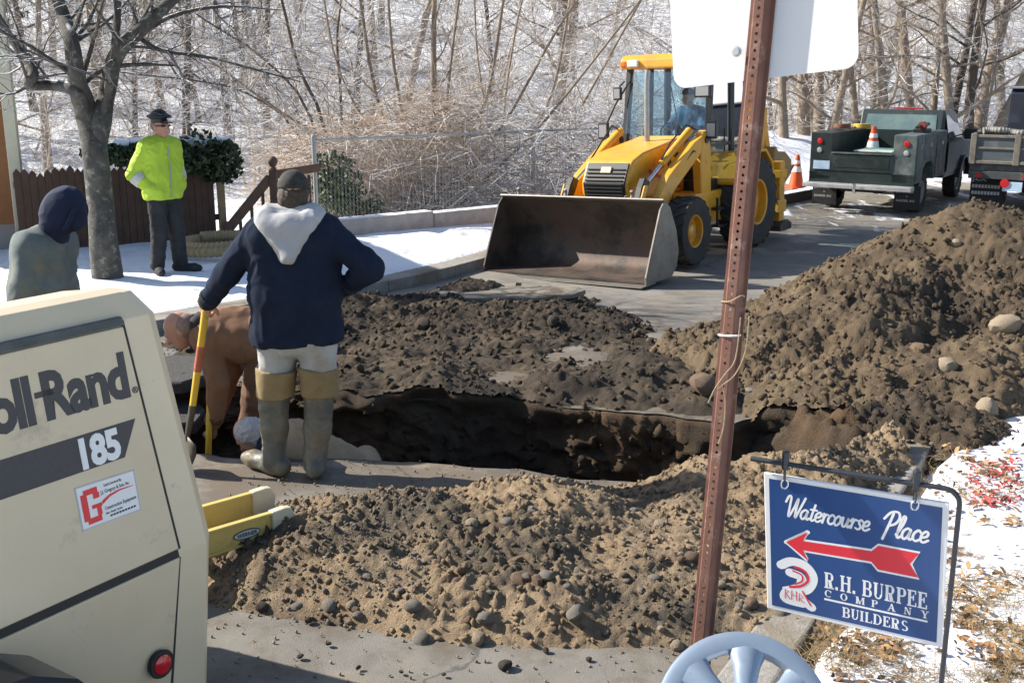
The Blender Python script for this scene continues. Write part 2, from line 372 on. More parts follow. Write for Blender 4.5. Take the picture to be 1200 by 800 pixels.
# road sheet with the trench cut out of it
def road_material():
    m = mat('asphalt', (.225, .21, .185), .85, c2=(.15, .14, .125), scale=1.6, detail=9, bump=.004, bscale=160, dirt=(.27, .225, .165), dscale=1.1, dlow=.48, dhigh=.7, spec=.35)
    nt = m.node_tree; L = nt.links; b = nt.nodes['Principled BSDF']; src = b.inputs['Base Color'].links[0].from_socket
    tc = nd(nt, 'ShaderNodeTexCoord'); sp = nd(nt, 'ShaderNodeSeparateXYZ'); L.new(tc.outputs['Object'], sp.inputs[0])
    # fine pale grit
    v = nd(nt, 'ShaderNodeTexVoronoi', Scale=70); L.new(tc.outputs['Object'], v.inputs['Vector'])
    mr0 = nd(nt, 'ShaderNodeMapRange'); mr0.inputs['From Min'].default_value = .16; mr0.inputs['From Max'].default_value = .06; L.new(v.outputs['Distance'], mr0.inputs['Value'])
    n0 = nd(nt, 'ShaderNodeTexNoise', Scale=9, Detail=3); L.new(tc.outputs['Object'], n0.inputs['Vector'])
    mu0 = nd(nt, 'ShaderNodeMath', operation='MULTIPLY'); L.new(mr0.outputs['Result'], mu0.inputs[0]); L.new(n0.outputs['Fac'], mu0.inputs[1])
    mx0 = nd(nt, 'ShaderNodeMix', data_type='RGBA'); L.new(mu0.outputs[0], mx0.inputs['Factor']); L.new(src, mx0.inputs['A']); mx0.inputs['B'].default_value = (.36, .33, .27, 1); src = mx0.outputs['Result']
    # tracked mud around the dig and hairline cracks
    vd = nd(nt, 'ShaderNodeVectorMath', operation='DISTANCE'); L.new(tc.outputs['Object'], vd.inputs[0]); vd.inputs[1].default_value = (-.2, 7.4, 0)
    md = nd(nt, 'ShaderNodeMapRange'); md.inputs['From Min'].default_value = 1.5; md.inputs['From Max'].default_value = 7; md.inputs['To Min'].default_value = .16; md.inputs['To Max'].default_value = -.22; L.new(vd.outputs['Value'], md.inputs['Value'])
    nm = nd(nt, 'ShaderNodeTexNoise', Scale=2.3, Detail=10, Roughness=.7); L.new(tc.outputs['Object'], nm.inputs['Vector']); am = nd(nt, 'ShaderNodeMath', operation='ADD'); L.new(nm.outputs['Fac'], am.inputs[0]); L.new(md.outputs['Result'], am.inputs[1])
    mm_ = nd(nt, 'ShaderNodeMapRange'); mm_.inputs['From Min'].default_value = .5; mm_.inputs['From Max'].default_value = .66; mm_.inputs['To Max'].default_value = .8; L.new(am.outputs[0], mm_.inputs['Value'])
    mxm = nd(nt, 'ShaderNodeMix', data_type='RGBA'); L.new(mm_.outputs['Result'], mxm.inputs['Factor']); L.new(src, mxm.inputs['A']); mxm.inputs['B'].default_value = (.115, .09, .066, 1); src = mxm.outputs['Result']
    vc = nd(nt, 'ShaderNodeTexVoronoi', Scale=.8, feature='DISTANCE_TO_EDGE'); wv = nd(nt, 'ShaderNodeTexNoise', Scale=2.5, Detail=6); L.new(tc.outputs['Object'], wv.inputs['Vector']); wm_ = nd(nt, 'ShaderNodeMix', data_type='VECTOR'); wm_.inputs['Factor'].default_value = .35; L.new(tc.outputs['Object'], wm_.inputs[4]); L.new(wv.outputs['Color'], wm_.inputs[5]); L.new(wm_.outputs[1], vc.inputs['Vector'])
    mc = nd(nt, 'ShaderNodeMapRange'); mc.inputs['From Min'].default_value = .0; mc.inputs['From Max'].default_value = .008; mc.inputs['To Min'].default_value = .7; mc.inputs['To Max'].default_value = 0; L.new(vc.outputs['Distance'], mc.inputs['Value'])
    mxc = nd(nt, 'ShaderNodeMix', data_type='RGBA'); L.new(mc.outputs['Result'], mxc.inputs['Factor']); L.new(src, mxc.inputs['A']); mxc.inputs['B'].default_value = (.05, .045, .04, 1); src = mxc.outputs['Result']
    # leftover snow on the far part
    mp = nd(nt, 'ShaderNodeMapping'); mp.inputs['Rotation'].default_value = (0, 0, RA); mp.inputs['Scale'].default_value = (1.4, .45, 1); L.new(tc.outputs['Object'], mp.inputs['Vector'])
    n = nd(nt, 'ShaderNodeTexNoise', Scale=1.0, Detail=9, Roughness=.66); L.new(mp.outputs[0], n.inputs['Vector'])
    fy = nd(nt, 'ShaderNodeMapRange'); fy.inputs['From Min'].default_value = 14; fy.inputs['From Max'].default_value = 20; fy.inputs['To Min'].default_value = -.25; fy.inputs['To Max'].default_value = .03; L.new(sp.outputs['Y'], fy.inputs['Value'])
    ad = nd(nt, 'ShaderNodeMath', operation='ADD'); L.new(n.outputs['Fac'], ad.inputs[0]); L.new(fy.outputs['Result'], ad.inputs[1])
    mr = nd(nt, 'ShaderNodeMapRange'); mr.inputs['From Min'].default_value = .545; mr.inputs['From Max'].default_value = .6; L.new(ad.outputs[0], mr.inputs['Value'])
    mx = nd(nt, 'ShaderNodeMix', data_type='RGBA'); L.new(mr.outputs['Result'], mx.inputs['Factor']); L.new(src, mx.inputs['A']); mx.inputs['B'].default_value = (.82, .84, .88, 1)
    L.new(mx.outputs['Result'], b.inputs['Base Color'])
    # damp patch at the trench edge: smoother surface, meltwater
    n5 = nd(nt, 'ShaderNodeTexNoise', Scale=1.3, Detail=6); L.new(tc.outputs['Object'], n5.inputs['Vector'])
    mr5 = nd(nt, 'ShaderNodeMapRange'); mr5.inputs['From Min'].default_value = .52; mr5.inputs['From Max'].default_value = .6; mr5.inputs['To Min'].default_value = .88; mr5.inputs['To Max'].default_value = .42; L.new(n5.outputs['Fac'], mr5.inputs['Value'])
    L.new(mr5.outputs['Result'], b.inputs['Roughness'])
    return m
asphalt_m = road_material()
ts = np.concatenate([np.arange(-22, -11, .5), np.arange(-11, 3, .055), np.arange(3, 19.6, .3)]); ws = np.arange(-.005, RW + .02, .055)
T, W = np.meshgrid(ts, ws, indexing='ij'); X, Y = xy(T, W)
ins = inside(X, Y)
d2 = ((X[..., None] - TC[:, 0]) ** 2 + (Y[..., None] - TC[:, 1]) ** 2) if False else None
V = np.stack([X, Y, road_z(X, Y) + .012 * fbm(np.stack([X * .8, Y * .8, 0 * X], -1), 3, 2)], -1).reshape(-1, 3); insf = ins.reshape(-1)
nx, ny = X.shape; i = np.arange(nx * ny).reshape(nx, ny); F = np.stack([i[:-1, :-1], i[1:, :-1], i[1:, 1:], i[:-1, 1:]], -1).reshape(-1, 4)
F = F[~insf[F].all(1)]; u = np.unique(F); mv = u[insf[u]]
for a in mv:
    j = np.argmin((TC[:, 0] - V[a, 0]) ** 2 + (TC[:, 1] - V[a, 1]) ** 2); V[a, :2] = TC[j]
re = -np.ones(len(V), int); re[u] = np.arange(len(u))
tag(link('road', np_mesh('road', V[u], re[F], asphalt_m)), kind='structure')

def soil_mat(name, c, c2, patch, sc=3.2, rough=.95, wet=0, band=None):
    return mat(name, c, rough, c2=c2, scale=sc, detail=10, dirt=patch, dscale=sc * .45, dlow=.48, dhigh=.61, bump=.02, bscale=90, spec=.3 if not wet else .6)
soil_near = soil_mat('sandy_soil', (.37, .275, .178), (.225, .162, .10), (.10, .083, .062), 3.0)
soil_mid = soil_mat('black_mud', (.078, .060, .043), (.036, .029, .023), (.125, .094, .063), 2.6)
soil_right = soil_mat('brown_soil', (.175, .128, .08), (.095, .068, .044), (.062, .047, .034), 1.8)
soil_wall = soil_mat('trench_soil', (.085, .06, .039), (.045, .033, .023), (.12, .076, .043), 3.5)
cen = TC.mean(0)
floor_z = lambda x: -.62 - .5 * sst(-1.0, -.2, x)
# ---------------------------------------------------------------- stones shared by the piles
rng = random.Random(5)
stone_ms = [mat('stone_tan', (.33, .265, .185), .85, var=.35, scale=14, bump=.006, bscale=50), mat('stone_grey', (.22, .195, .165), .85, var=.35, scale=14, bump=.006, bscale=50), mat('stone_brown', (.20, .13, .085), .9, var=.4, scale=12, bump=.006, bscale=50)]
def stone_mesh(seed, m, sub=2, flat=.7):
    bm = bmesh.new(); bmesh.ops.create_icosphere(bm, subdivisions=sub, radius=1); r = random.Random(seed); sc = (1, r.uniform(.65, .95), flat * r.uniform(.8, 1.1))
    co = np.array([v.co for v in bm.verts]); d = 1 + .28 * fbm(co * 1.1 + seed * 3.7, 2, seed) + .10 * noise(co * 2.7, seed + 3)
    for v, k in zip(bm.verts, d): v.co = Vector((v.co.x * sc[0] * k, v.co.y * sc[1] * k, v.co.z * sc[2] * k))
    me = bpy.data.meshes.new('stone'); bm.to_mesh(me); bm.free(); me.materials.append(m); me.polygons.foreach_set('use_smooth', [True] * len(me.polygons)); me.set_sharp_from_angle(angle=R(32)); return me
STONES = [stone_mesh(s, stone_ms[s % 3]) for s in range(9)]
STONES_DARK = [stone_mesh(s + 20, mat('mud_clod_dark', (.085, .065, .048), .95, var=.4, scale=20, bump=.01, bscale=60)) for s in range(4)]
def stone(p, s, label, group=None, pool=STONES, name='stone', rs=rng):
    o = link(name, rs.choice(pool)); o.location = p; o.scale = (s, s, s); o.rotation_euler = (rs.uniform(-.4, .4), rs.uniform(-.4, .4), rs.uniform(0, 6.28))
    return tag(o, label, 'stone' if name != 'soil_clod' else 'clod', group)
_ico = None
def clods(name, pts, sizes, m, parent, seed=0):
    bm = bmesh.new(); bmesh.ops.create_icosphere(bm, subdivisions=1, radius=1); bv = np.array([v.co for v in bm.verts]); bf = np.array([[v.index for v in f.verts] for f in bm.faces]); bm.free()
    r = np.random.RandomState(seed); N = len(pts); sc = np.array(sizes)[:, None, None] * r.uniform(.5, 1.2, (N, 1, 3)) * r.uniform(.55, 1.3, (N, len(bv), 1))
    a = r.uniform(0, 6.28, N); c, s = np.cos(a), np.sin(a); Vv = bv[None] * sc
    Vv = np.stack([Vv[..., 0] * c[:, None] - Vv[..., 1] * s[:, None], Vv[..., 0] * s[:, None] + Vv[..., 1] * c[:, None], Vv[..., 2]], -1) + np.array(pts)[:, None]
    Ff = bf[None] + (np.arange(N) * len(bv))[:, None, None]
    return tag(link(name, np_mesh(name, Vv.reshape(-1, 3), Ff.reshape(-1, 3), m, False), parent), kind='stuff')

# ---------------------------------------------------------------- dirt piles
def pile_h(shapes, x, y, seed, amp):
    h = np.full(np.shape(x), -.12); d = np.stack([x * .9, y * .9, 0 * x], -1)
    wx = x + .22 * fbm(d * 1.7, 3, seed + 50); wy = y + .22 * fbm(d * 1.7 + 9, 3, seed + 60)
    for (cx, cy, rx, ry, a, H, pw) in shapes:
        c, s = math.cos(R(a)), math.sin(R(a)); u = ((wx - cx) * c + (wy - cy) * s) / rx; v = (-(wx - cx) * s + (wy - cy) * c) / ry
        r = np.sqrt(u * u + v * v); k = H * (1 - np.clip(r, 0, 3) ** pw); kk = .10
        t = np.clip(.5 + .5 * (k - h) / kk, 0, 1); h = h + (k - h) * t + kk * t * (1 - t)
    m = np.clip((h + .06) / .15, 0, 1)
    q = np.stack([x, y, h * 1.0], -1)
    wq = q + .12 * np.stack([noise(q * 3 + 7 * j, seed + 70 + j) for j in range(3)], -1); act = .35 + 1.1 * sst(-.25, .45, noise(q * 1.3, seed + 7)); act2 = .5 + 1.0 * sst(-.2, .4, noise(q * 2.1 + 4, seed + 8))
    def cl(f, sd):
        hv, d, tl = worley(x + .05 * noise(q * 7, sd + 5), y + .05 * noise(q * 7 + 5, sd + 6), f, sd); return (hv ** 2.2) * (1 - np.clip(d * 1.25, 0, 1) ** 2) + .35 * tl * hv
    c1, c2, c3 = cl(5.5, seed), cl(12, seed + 11), cl(27, seed + 22)
    h = h + m * amp * (1.25 * fbm(wq * 1.9, 4, seed + 1, .55) + .10 * c1 * (act > .9) - .12 + .16 * c2 * act2 + .26 * c3 * act + .32 * np.abs(fbm(wq * 24, 3, seed + 3)))
    return h
def pile(name, label, shapes, bounds, res, m, seed, amp, base=gz, cut=True):
    x0, x1, y0, y1 = bounds; hx = lambda x, y: pile_h(shapes, x, y, seed, amp)
    def zf(x, y):
        h = hx(x, y); z = base(x, y) + h - .004
        if False:
            k = inside(x, y); P = np.stack([x[k], y[k]], -1); d = np.sqrt(((P[:, None] - TC[None]) ** 2).sum(-1)).min(1) if len(P) else np.zeros(0); z[k] -= 1.3 * d + 9 * d * d + .05 * fbm(np.stack([P[:, 0] * 14, P[:, 1] * 14, d * 6], -1), 3, seed + 88)
        return z
    def kp(X, Y):
        k = hx(X, Y) > -.045
        return k & ~inside(X, Y, TC) if cut else k
    o = tag(link(name, grid(np.arange(x0, x1, res), np.arange(y0, y1, res), zf, name, m, kp)), label, 'dirt pile')
    return o, hx, zf
near_sh = [(-.3, 5.0, 1.2, .72, -8, .19, 1.5), (.12, 5.1, .72, .55, 10, .31, 1.25), (-.42, 5.02, .45, .4, 0, .25, 1.3), (-.75, 4.85, .7, .5, 20, .13, 1.6), (1.0, 5.4, .75, .6, 40, .20, 1.5), (1.72, 5.80, .8, .55, 45, .25, 1.5), (2.3, 6.35, .45, .4, 45, .16, 1.5), (1.35, 5.0, .6, .7, 0, .12, 1.6),
           (.0, 4.6, 1.0, .5, 0, .15, 1.6), (.75, 4.65, .7, .6, 30, .14, 1.7), (-1.05, 5.0, .4, .45, 0, .13, 1.5)]
near_p, near_h, near_z = pile('dirt_pile', 'low sandy brown dirt pile on the asphalt between the yellow ladder and the rusty post', near_sh, (-1.7, 2.4, 3.85, 6.4), .012, soil_near, 3, .115)
mid_sh = [(-.6, 8.6, 2.2, 1.3, 0, .06, 2.2), (-.3, 10.2, 1.5, 1.0, 12, .17, 1.7), (-1.2, 10.7, 1.3, 1.0, 20, .20, 1.7), (.45, 9.9, .8, .75, 0, .2, 1.6), (-.4, 11.4, 1.5, .5, 10, .24, 1.6),
          (.4, 7.75, 1.5, .45, -6, .15, 1.5), (-1.0, 7.9, 1.0, .5, -10, .12, 1.5), (1.2, 7.8, .7, .6, 0, .22, 1.5), (-2.1, 9.6, .9, 1.0, 0, .14, 1.7)]
mid_p, mid_h, mid_z = pile('dirt_pile', 'low spread of black muddy soil between the trench and the loader bucket', mid_sh, (-3.4, 2.3, 7.0, 12.8), .021, soil_mid, 13, .13)
big_sh = [(4.15, 9.6, 2.3, 2.1, 20, 1.15, 1.25), (3.0, 8.7, 1.7, 1.4, 30, .72, 1.3), (2.1, 8.2, 1.2, 1.0, 20, .46, 1.35), (5.4, 9.2, 2.0, 1.9, 0, 1.0, 1.25), (3.4, 7.8, 1.1, .8, 20, .42, 1.4), (2.35, 7.25, .8, .6, 0, .22, 1.5), (4.6, 8.2, 1.5, .9, 10, .5, 1.4), (2.75, 6.75, .55, .45, 30, .14, 1.5)]
big_p, big_h, big_z = pile('dirt_pile', 'tall brown excavated dirt mound in front of the parked trucks', big_sh, (.9, 7.8, 6.2, 12.4), .021, soil_right, 23, .16)
def scatter(hx, zf, n, bounds, seed, hmin=.0, power=1.0, smin=.008, smax=.03, edge=None):
    r = np.random.RandomState(seed); x = r.uniform(bounds[0], bounds[1], n * 6); y = r.uniform(bounds[2], bounds[3], n * 6); h = hx(x, y)
    k = (h > hmin) & ~inside(x, y)
    if edge: k &= h < edge
    x, y = x[k][:n], y[k][:n]; z = zf(x, y); s = smin + (smax - smin) * r.uniform(0, 1, len(x)) ** 3 * power
    return np.column_stack([x, y, z + s * .3]), s
pts, s = scatter(near_h, near_z, 6500, (-1.7, 2.4, 3.9, 6.4), 1, -.035, smin=.0025, smax=.019); clods('crumbs', pts, s, soil_near, near_p, 1)
pts, s = scatter(near_h, near_z, 1500, (-1.6, -.35, 4.2, 5.6), 6, -.03, smin=.004, smax=.016); clods('crushed_stone', pts, s, mat('crushed_stone', (.15, .135, .115), .85, var=.6, scale=9), near_p, 6)
pts, s = scatter(mid_h, mid_z, 4500, (-3.3, 2.3, 7.2, 12.6), 2, -.03, smin=.004, smax=.036); clods('crumbs', pts, s, soil_mid, mid_p, 2)
pts, s = scatter(big_h, big_z, 7500, (.9, 7, 6.3, 12), 3, -.03, smin=.004, smax=.034); clods('crumbs', pts, s, soil_right, big_p, 3)
# stones that can be told apart
pts, s = scatter(near_h, near_z, 60, (-1.3, 1.9, 4.0, 6.0), 11, -.03, smin=.012, smax=.046)
for p, q in zip(pts, s): stone(Vector(p) - Vector((0, 0, q * .4)), q, 'small rounded stone stuck in the low sandy pile by the rusty post', 'stones in the sandy pile')
pts, s = scatter(near_h, near_z, 45, (-.7, 1.1, 3.95, 4.65), 12, -.04, smin=.02, smax=.045)
for p, q in zip(pts, s): stone(Vector(p), q, 'pale tan stone fallen to the foot of the sandy pile', 'stones at the foot of the sandy pile')
pts, s = scatter(big_h, big_z, 40, (1.5, 6.5, 6.6, 10.5), 13, .05, smin=.025, smax=.09)
for p, q in zip(pts, s): stone(Vector(p) - Vector((0, 0, q * .5)), q, 'brown stone poking out of the tall dirt mound', 'stones in the tall mound')
pts, s = scatter(mid_h, mid_z, 45, (-2.6, 1.8, 7.4, 11.8), 14, .0, smin=.03, smax=.08)
for p, q in zip(pts, s): stone(Vector(p), q, 'dark clod lying on the black muddy soil behind the trench', 'clods on the black mud', STONES_DARK, 'soil_clod')
def on_road(px, py): 
    r = _ray(px, py); t = -2.3 / r[2]; return Vector((r[0] * t, r[1] * t, 0))
for (px_, py_, s_) in ((203 + 105, 716, .035), (592, 783, .03), (345, 690, .022), (362, 730, .02), (352, 772, .016), (420, 785, .012), (470, 790, .011), (690, 775, .013), (330, 640, .02), (520, 793, .01), (385, 757, .014), (640, 765, .015)):
    p = on_road(px_, py_); p.z = .3 * s_ + .01
    if s_ > .033: stone(p, s_, 'largest dark brown clod alone on the bare asphalt by the compressor', None, STONES_DARK, 'soil_clod')
    elif s_ == .03: stone(p, s_, 'dark reddish clod lying on the asphalt below the sandy pile', None, STONES_DARK, 'soil_clod')
    else: stone(p, s_, 'tiny dark clod scattered on the asphalt before the sandy pile', 'clods on the asphalt', STONES_DARK, 'soil_clod')
rs_ = np.random.RandomState(77); gx = rs_.uniform(-1.6, 1.2, 1400); gy = rs_.uniform(3.2, 6.3, 1400); k = ~inside(gx, gy); gx, gy = gx[k], gy[k]
gr = clods('road_grit', np.column_stack([gx, gy, gx * 0 + .006]), rs_.uniform(.003, .009, len(gx)), mat('grit', (.26, .22, .16), .9, var=.5, scale=5), None, 9)
tag(gr, 'loose grit strewn over the asphalt', 'grit')
stone(pt(3.2, 6.95, .05), .1, 'pale triangular rock standing on the snow beside the tall mound', None, [stone_mesh(71, stone_ms[0], 2, .95)])
stone(Vector((1.36, 8.0, .2)), .09, 'rounded grey cobble half sunk in the mud behind the trench') if False else None
cob = stone(Vector(at(885 - 60, 450, 7.35)), .12, 'large grey brown boulder in the side of the tall mound near the trench', None, [stone_mesh(81, stone_ms[2])])
stone(Vector((at(1175, 420, 8.0).x, 8.0, float(big_z(np.array([at(1175, 420, 8.0).x]), np.array([8.0]))[0]) + .02)), .13, 'large pale rounded boulder low on the right of the tall mound', None, [stone_mesh(82, stone_ms[0])])
stone(at(797, 742, 3.75) if False else Vector((.62, 4.12, .05)), .045, 'lump of broken grey asphalt beside the foot of the rusty post', None, [stone_mesh(83, stone_ms[1])])

# trench walls and floor
nl = 34; n = len(TC); VV = []; cen = TC.mean(0)
floor_z = lambda x: -.62 - .5 * sst(-1.0, -.2, x)
nxt = np.roll(TC, -8, 0) - np.roll(TC, 8, 0); inw = np.stack([-nxt[:, 1], nxt[:, 0]], -1); inw /= np.linalg.norm(inw, axis=1)[:, None]
topz = np.full(n, .012)
for hx_, bs_ in ((near_h, None), (mid_h, None), (big_h, None)):
    hh_ = hx_(TC[:, 0], TC[:, 1]); topz = np.where(hh_ > -.04, np.maximum(topz, gz(TC[:, 0], TC[:, 1]) + hh_), topz)
for l in range(nl + 1):
    f = l / nl; z = topz + (floor_z(TC[:, 0]) - topz) * f + (-.02 if l == 0 else 0); lay = np.full(n, f)
    P = TC + inw * (.012 + .16 * f - (.05 if l == 0 else 0) + .0 * lay)[:, None]
    if l > 1:
        q = np.stack([P[:, 0] * 3, P[:, 1] * 3, z * 7], -1); P = P + inw * ((fbm(q, 4, 11) * .20 + np.abs(fbm(q * 3.5, 4, 12)) * .16 - .02) * min(1, l / 6) + .06 * -1 * min(1, max(0, l - 2) / 6))[:, None]
    VV.append(np.column_stack([P, z]))
VV = np.concatenate(VV); FF = []
ii = np.arange(n); jj = (ii + 1) % n
for l in range(nl): FF.append(np.stack([l * n + ii, l * n + jj, (l + 1) * n + jj, (l + 1) * n + ii], -1))
FF = np.concatenate(FF)[:, ::-1]
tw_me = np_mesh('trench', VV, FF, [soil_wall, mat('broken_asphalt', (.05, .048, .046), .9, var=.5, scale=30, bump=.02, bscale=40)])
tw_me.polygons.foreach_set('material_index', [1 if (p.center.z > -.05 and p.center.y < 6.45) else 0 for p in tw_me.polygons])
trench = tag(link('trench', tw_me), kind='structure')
fx = np.arange(-3.1, 2.45, .06); fy = np.arange(5.6, 8.2, .06)
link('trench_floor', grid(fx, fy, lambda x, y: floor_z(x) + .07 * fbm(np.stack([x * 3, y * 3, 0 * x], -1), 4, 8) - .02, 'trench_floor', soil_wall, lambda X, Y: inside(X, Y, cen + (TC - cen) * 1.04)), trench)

# soil slumped into the right half of the trench
def slump_z(x, y):
    q = np.stack([x, y, 0 * x], -1); hv, d, tl = worley(x, y, 8, 91); s = -1.15 + 1.15 * sst(.95, 2.5, x + .35 * noise(q * 1.6, 92)) + .75 * sst(6.35, 7.15, y + .2 * noise(q * 2.2, 93)) * sst(-.8, 1.6, x)
    return np.minimum(s, .02) + .09 * fbm(q * 3, 4, 94) + .10 * hv ** 2 * (1 - np.clip(d, 0, 1)) + .05 * np.abs(fbm(q * 14, 3, 95)) + .03 * fbm(q * 40, 2, 96)
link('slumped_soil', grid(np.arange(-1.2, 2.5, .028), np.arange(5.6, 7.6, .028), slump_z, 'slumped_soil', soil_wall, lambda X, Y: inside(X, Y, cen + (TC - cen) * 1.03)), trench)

# clods and cobbles sticking out of the cut face
rw_s = np.random.RandomState(19); k_ = rw_s.randint(3 * len(TC), nl * len(TC), 1500); wp_ = VV[k_]; clods('wall_rubble', wp_, rw_s.uniform(.008, .045, 1500) * rw_s.uniform(.3, 1, 1500), soil_wall, trench, 19)
# kerbs
gran = mat('granite', (.34, .32, .29), .8, c2=(.23, .215, .195), scale=24, bump=.006, bscale=60, dirt=(.2, .165, .12), dscale=2, dlow=.42, dhigh=.6)
def kerb(name, w0, w1, tt, dz, group=None):
    root = tag(empty(name, (0, 0, 0)), kind='structure')
    for a, b in zip(tt[:-1], tt[1:]):
        m = MB(); n = 6
        for i in range(n):
            pass
        P = []
        for q in (a + .006, b - .006):
            for (w, z) in ((w0, -.2), (w1, -.2), (w1, dz), (w0, dz)):
                x, y = xy(q, w); P.append((x, y, float(road_z(x, y)) + z + rng.uniform(-.006, .006)))
        m.add(P, [(0, 3, 2, 1), (4, 5, 6, 7), (0, 1, 5, 4), (1, 2, 6, 5), (2, 3, 7, 6), (3, 0, 4, 7)])
        m.build('kerb_stone', gran, root, bevel=.012, seg=2)
    return root
kerb('kerb', -.32, .0, [-12, -10.1, -8.2, -6.4, -4.5, -3.4, -1.6, .1, 1.5, 3.3, 5.1, 6.9, 8.7, 10.5, 12.3, 14.1], .125)
kr = kerb('kerb', RW, RW + .2, [-14, -12.3, -10.5, -8.9, -7.1, -5.6, -4.0, -2.2, -.4, 1.4, 3.2, 5, 6.8, 8.6, 10.4, 12.2], .045)
# survey paint on the kerb
pa = MB(); r2 = random.Random(3); kx, ky = xy(-4.45, RW + .1); pts_ = []
for i in range(14):
    a = i / 14 * 6.283; rr = r2.uniform(.6, 1.15); t_, w_ = -4.45 + .22 * rr * math.cos(a), RW + .1 + .075 * rr * math.sin(a); x, y = xy(t_, w_); pts_.append((x, y, float(road_z(x, y)) + .056))
x, y = xy(-4.45, RW + .1); pa.add(pts_ + [(x, y, .058)], [(i, (i + 1) % 14, 14) for i in range(14)]); pa.build('paint_mark', mat('blue_paint', (.06, .33, .52), .7, var=.4, scale=30, dirt=(.2, .17, .13), dscale=20, dlow=.5, dhigh=.6), kr)
# broken slabs
def slab(p, sx_, sy_, th, rz, tx, ty, m, label, seed):
    r = random.Random(seed); n = 9; poly = [(sx_ * r.uniform(.8, 1.1) * math.cos(i / n * 6.283), sy_ * r.uniform(.8, 1.1) * math.sin(i / n * 6.283)) for i in range(n)]
    o = MB().prism(poly, 0, th, 'xy').build('pavement_slab', m, None, bevel=.012); o.location = p; o.rotation_euler = (tx, ty, rz)
    return tag(o, label, 'slab', 'broken slabs around the trench')
slab_m = mat('slab_pale', (.30, .265, .21), .9, c2=(.17, .14, .105), scale=5, bump=.012, bscale=40, dirt=(.12, .09, .065), dscale=3, dlow=.5, dhigh=.62)
slab((-.05, 11.15, .02), 1.0, .3, .05, .1, .02, .0, slab_m, 'long pale slab of old pavement lying on mud before the bucket', 1).location.z = float(mid_z(np.array([0.]), np.array([11.15]))[0]) - .02
asl = mat('slab_dark', (.075, .072, .068), .9, var=.4, scale=20, bump=.012, bscale=60)
slab(Vector((-2.72, 8.15, -.06)), .55, .35, .1, .4, .05, -.05, asl, 'dark asphalt slab on top of the trench edge by the brown jacket', 2)
slab(Vector((-2.75, 7.75, -.28)), .5, .35, .1, .2, .08, .02, asl, 'dark asphalt slab lower down in the trench corner', 3)
slab(Vector((-1.95, 8.6, .06)), .5, .3, .08, .9, .0, -.08, asl, 'dark asphalt slab tipped on the mud behind the bending man', 4)
# wooden survey stake in the mud
MB().box((-.035, -.012, -.15), (.035, .012, .16)).build('wooden_stake', mat('raw_wood', (.34, .22, .13), .8, var=.4, scale=20), None, bevel=.003)
st = bpy.data.objects['wooden_stake']; st.location = (.05, 11.9, float(mid_z(np.array([.05]), np.array([11.9]))[0]) + .02); st.rotation_euler = (.1, .12, .3)
tag(st, 'short wooden stake poking from the mud below the bucket', 'stake')
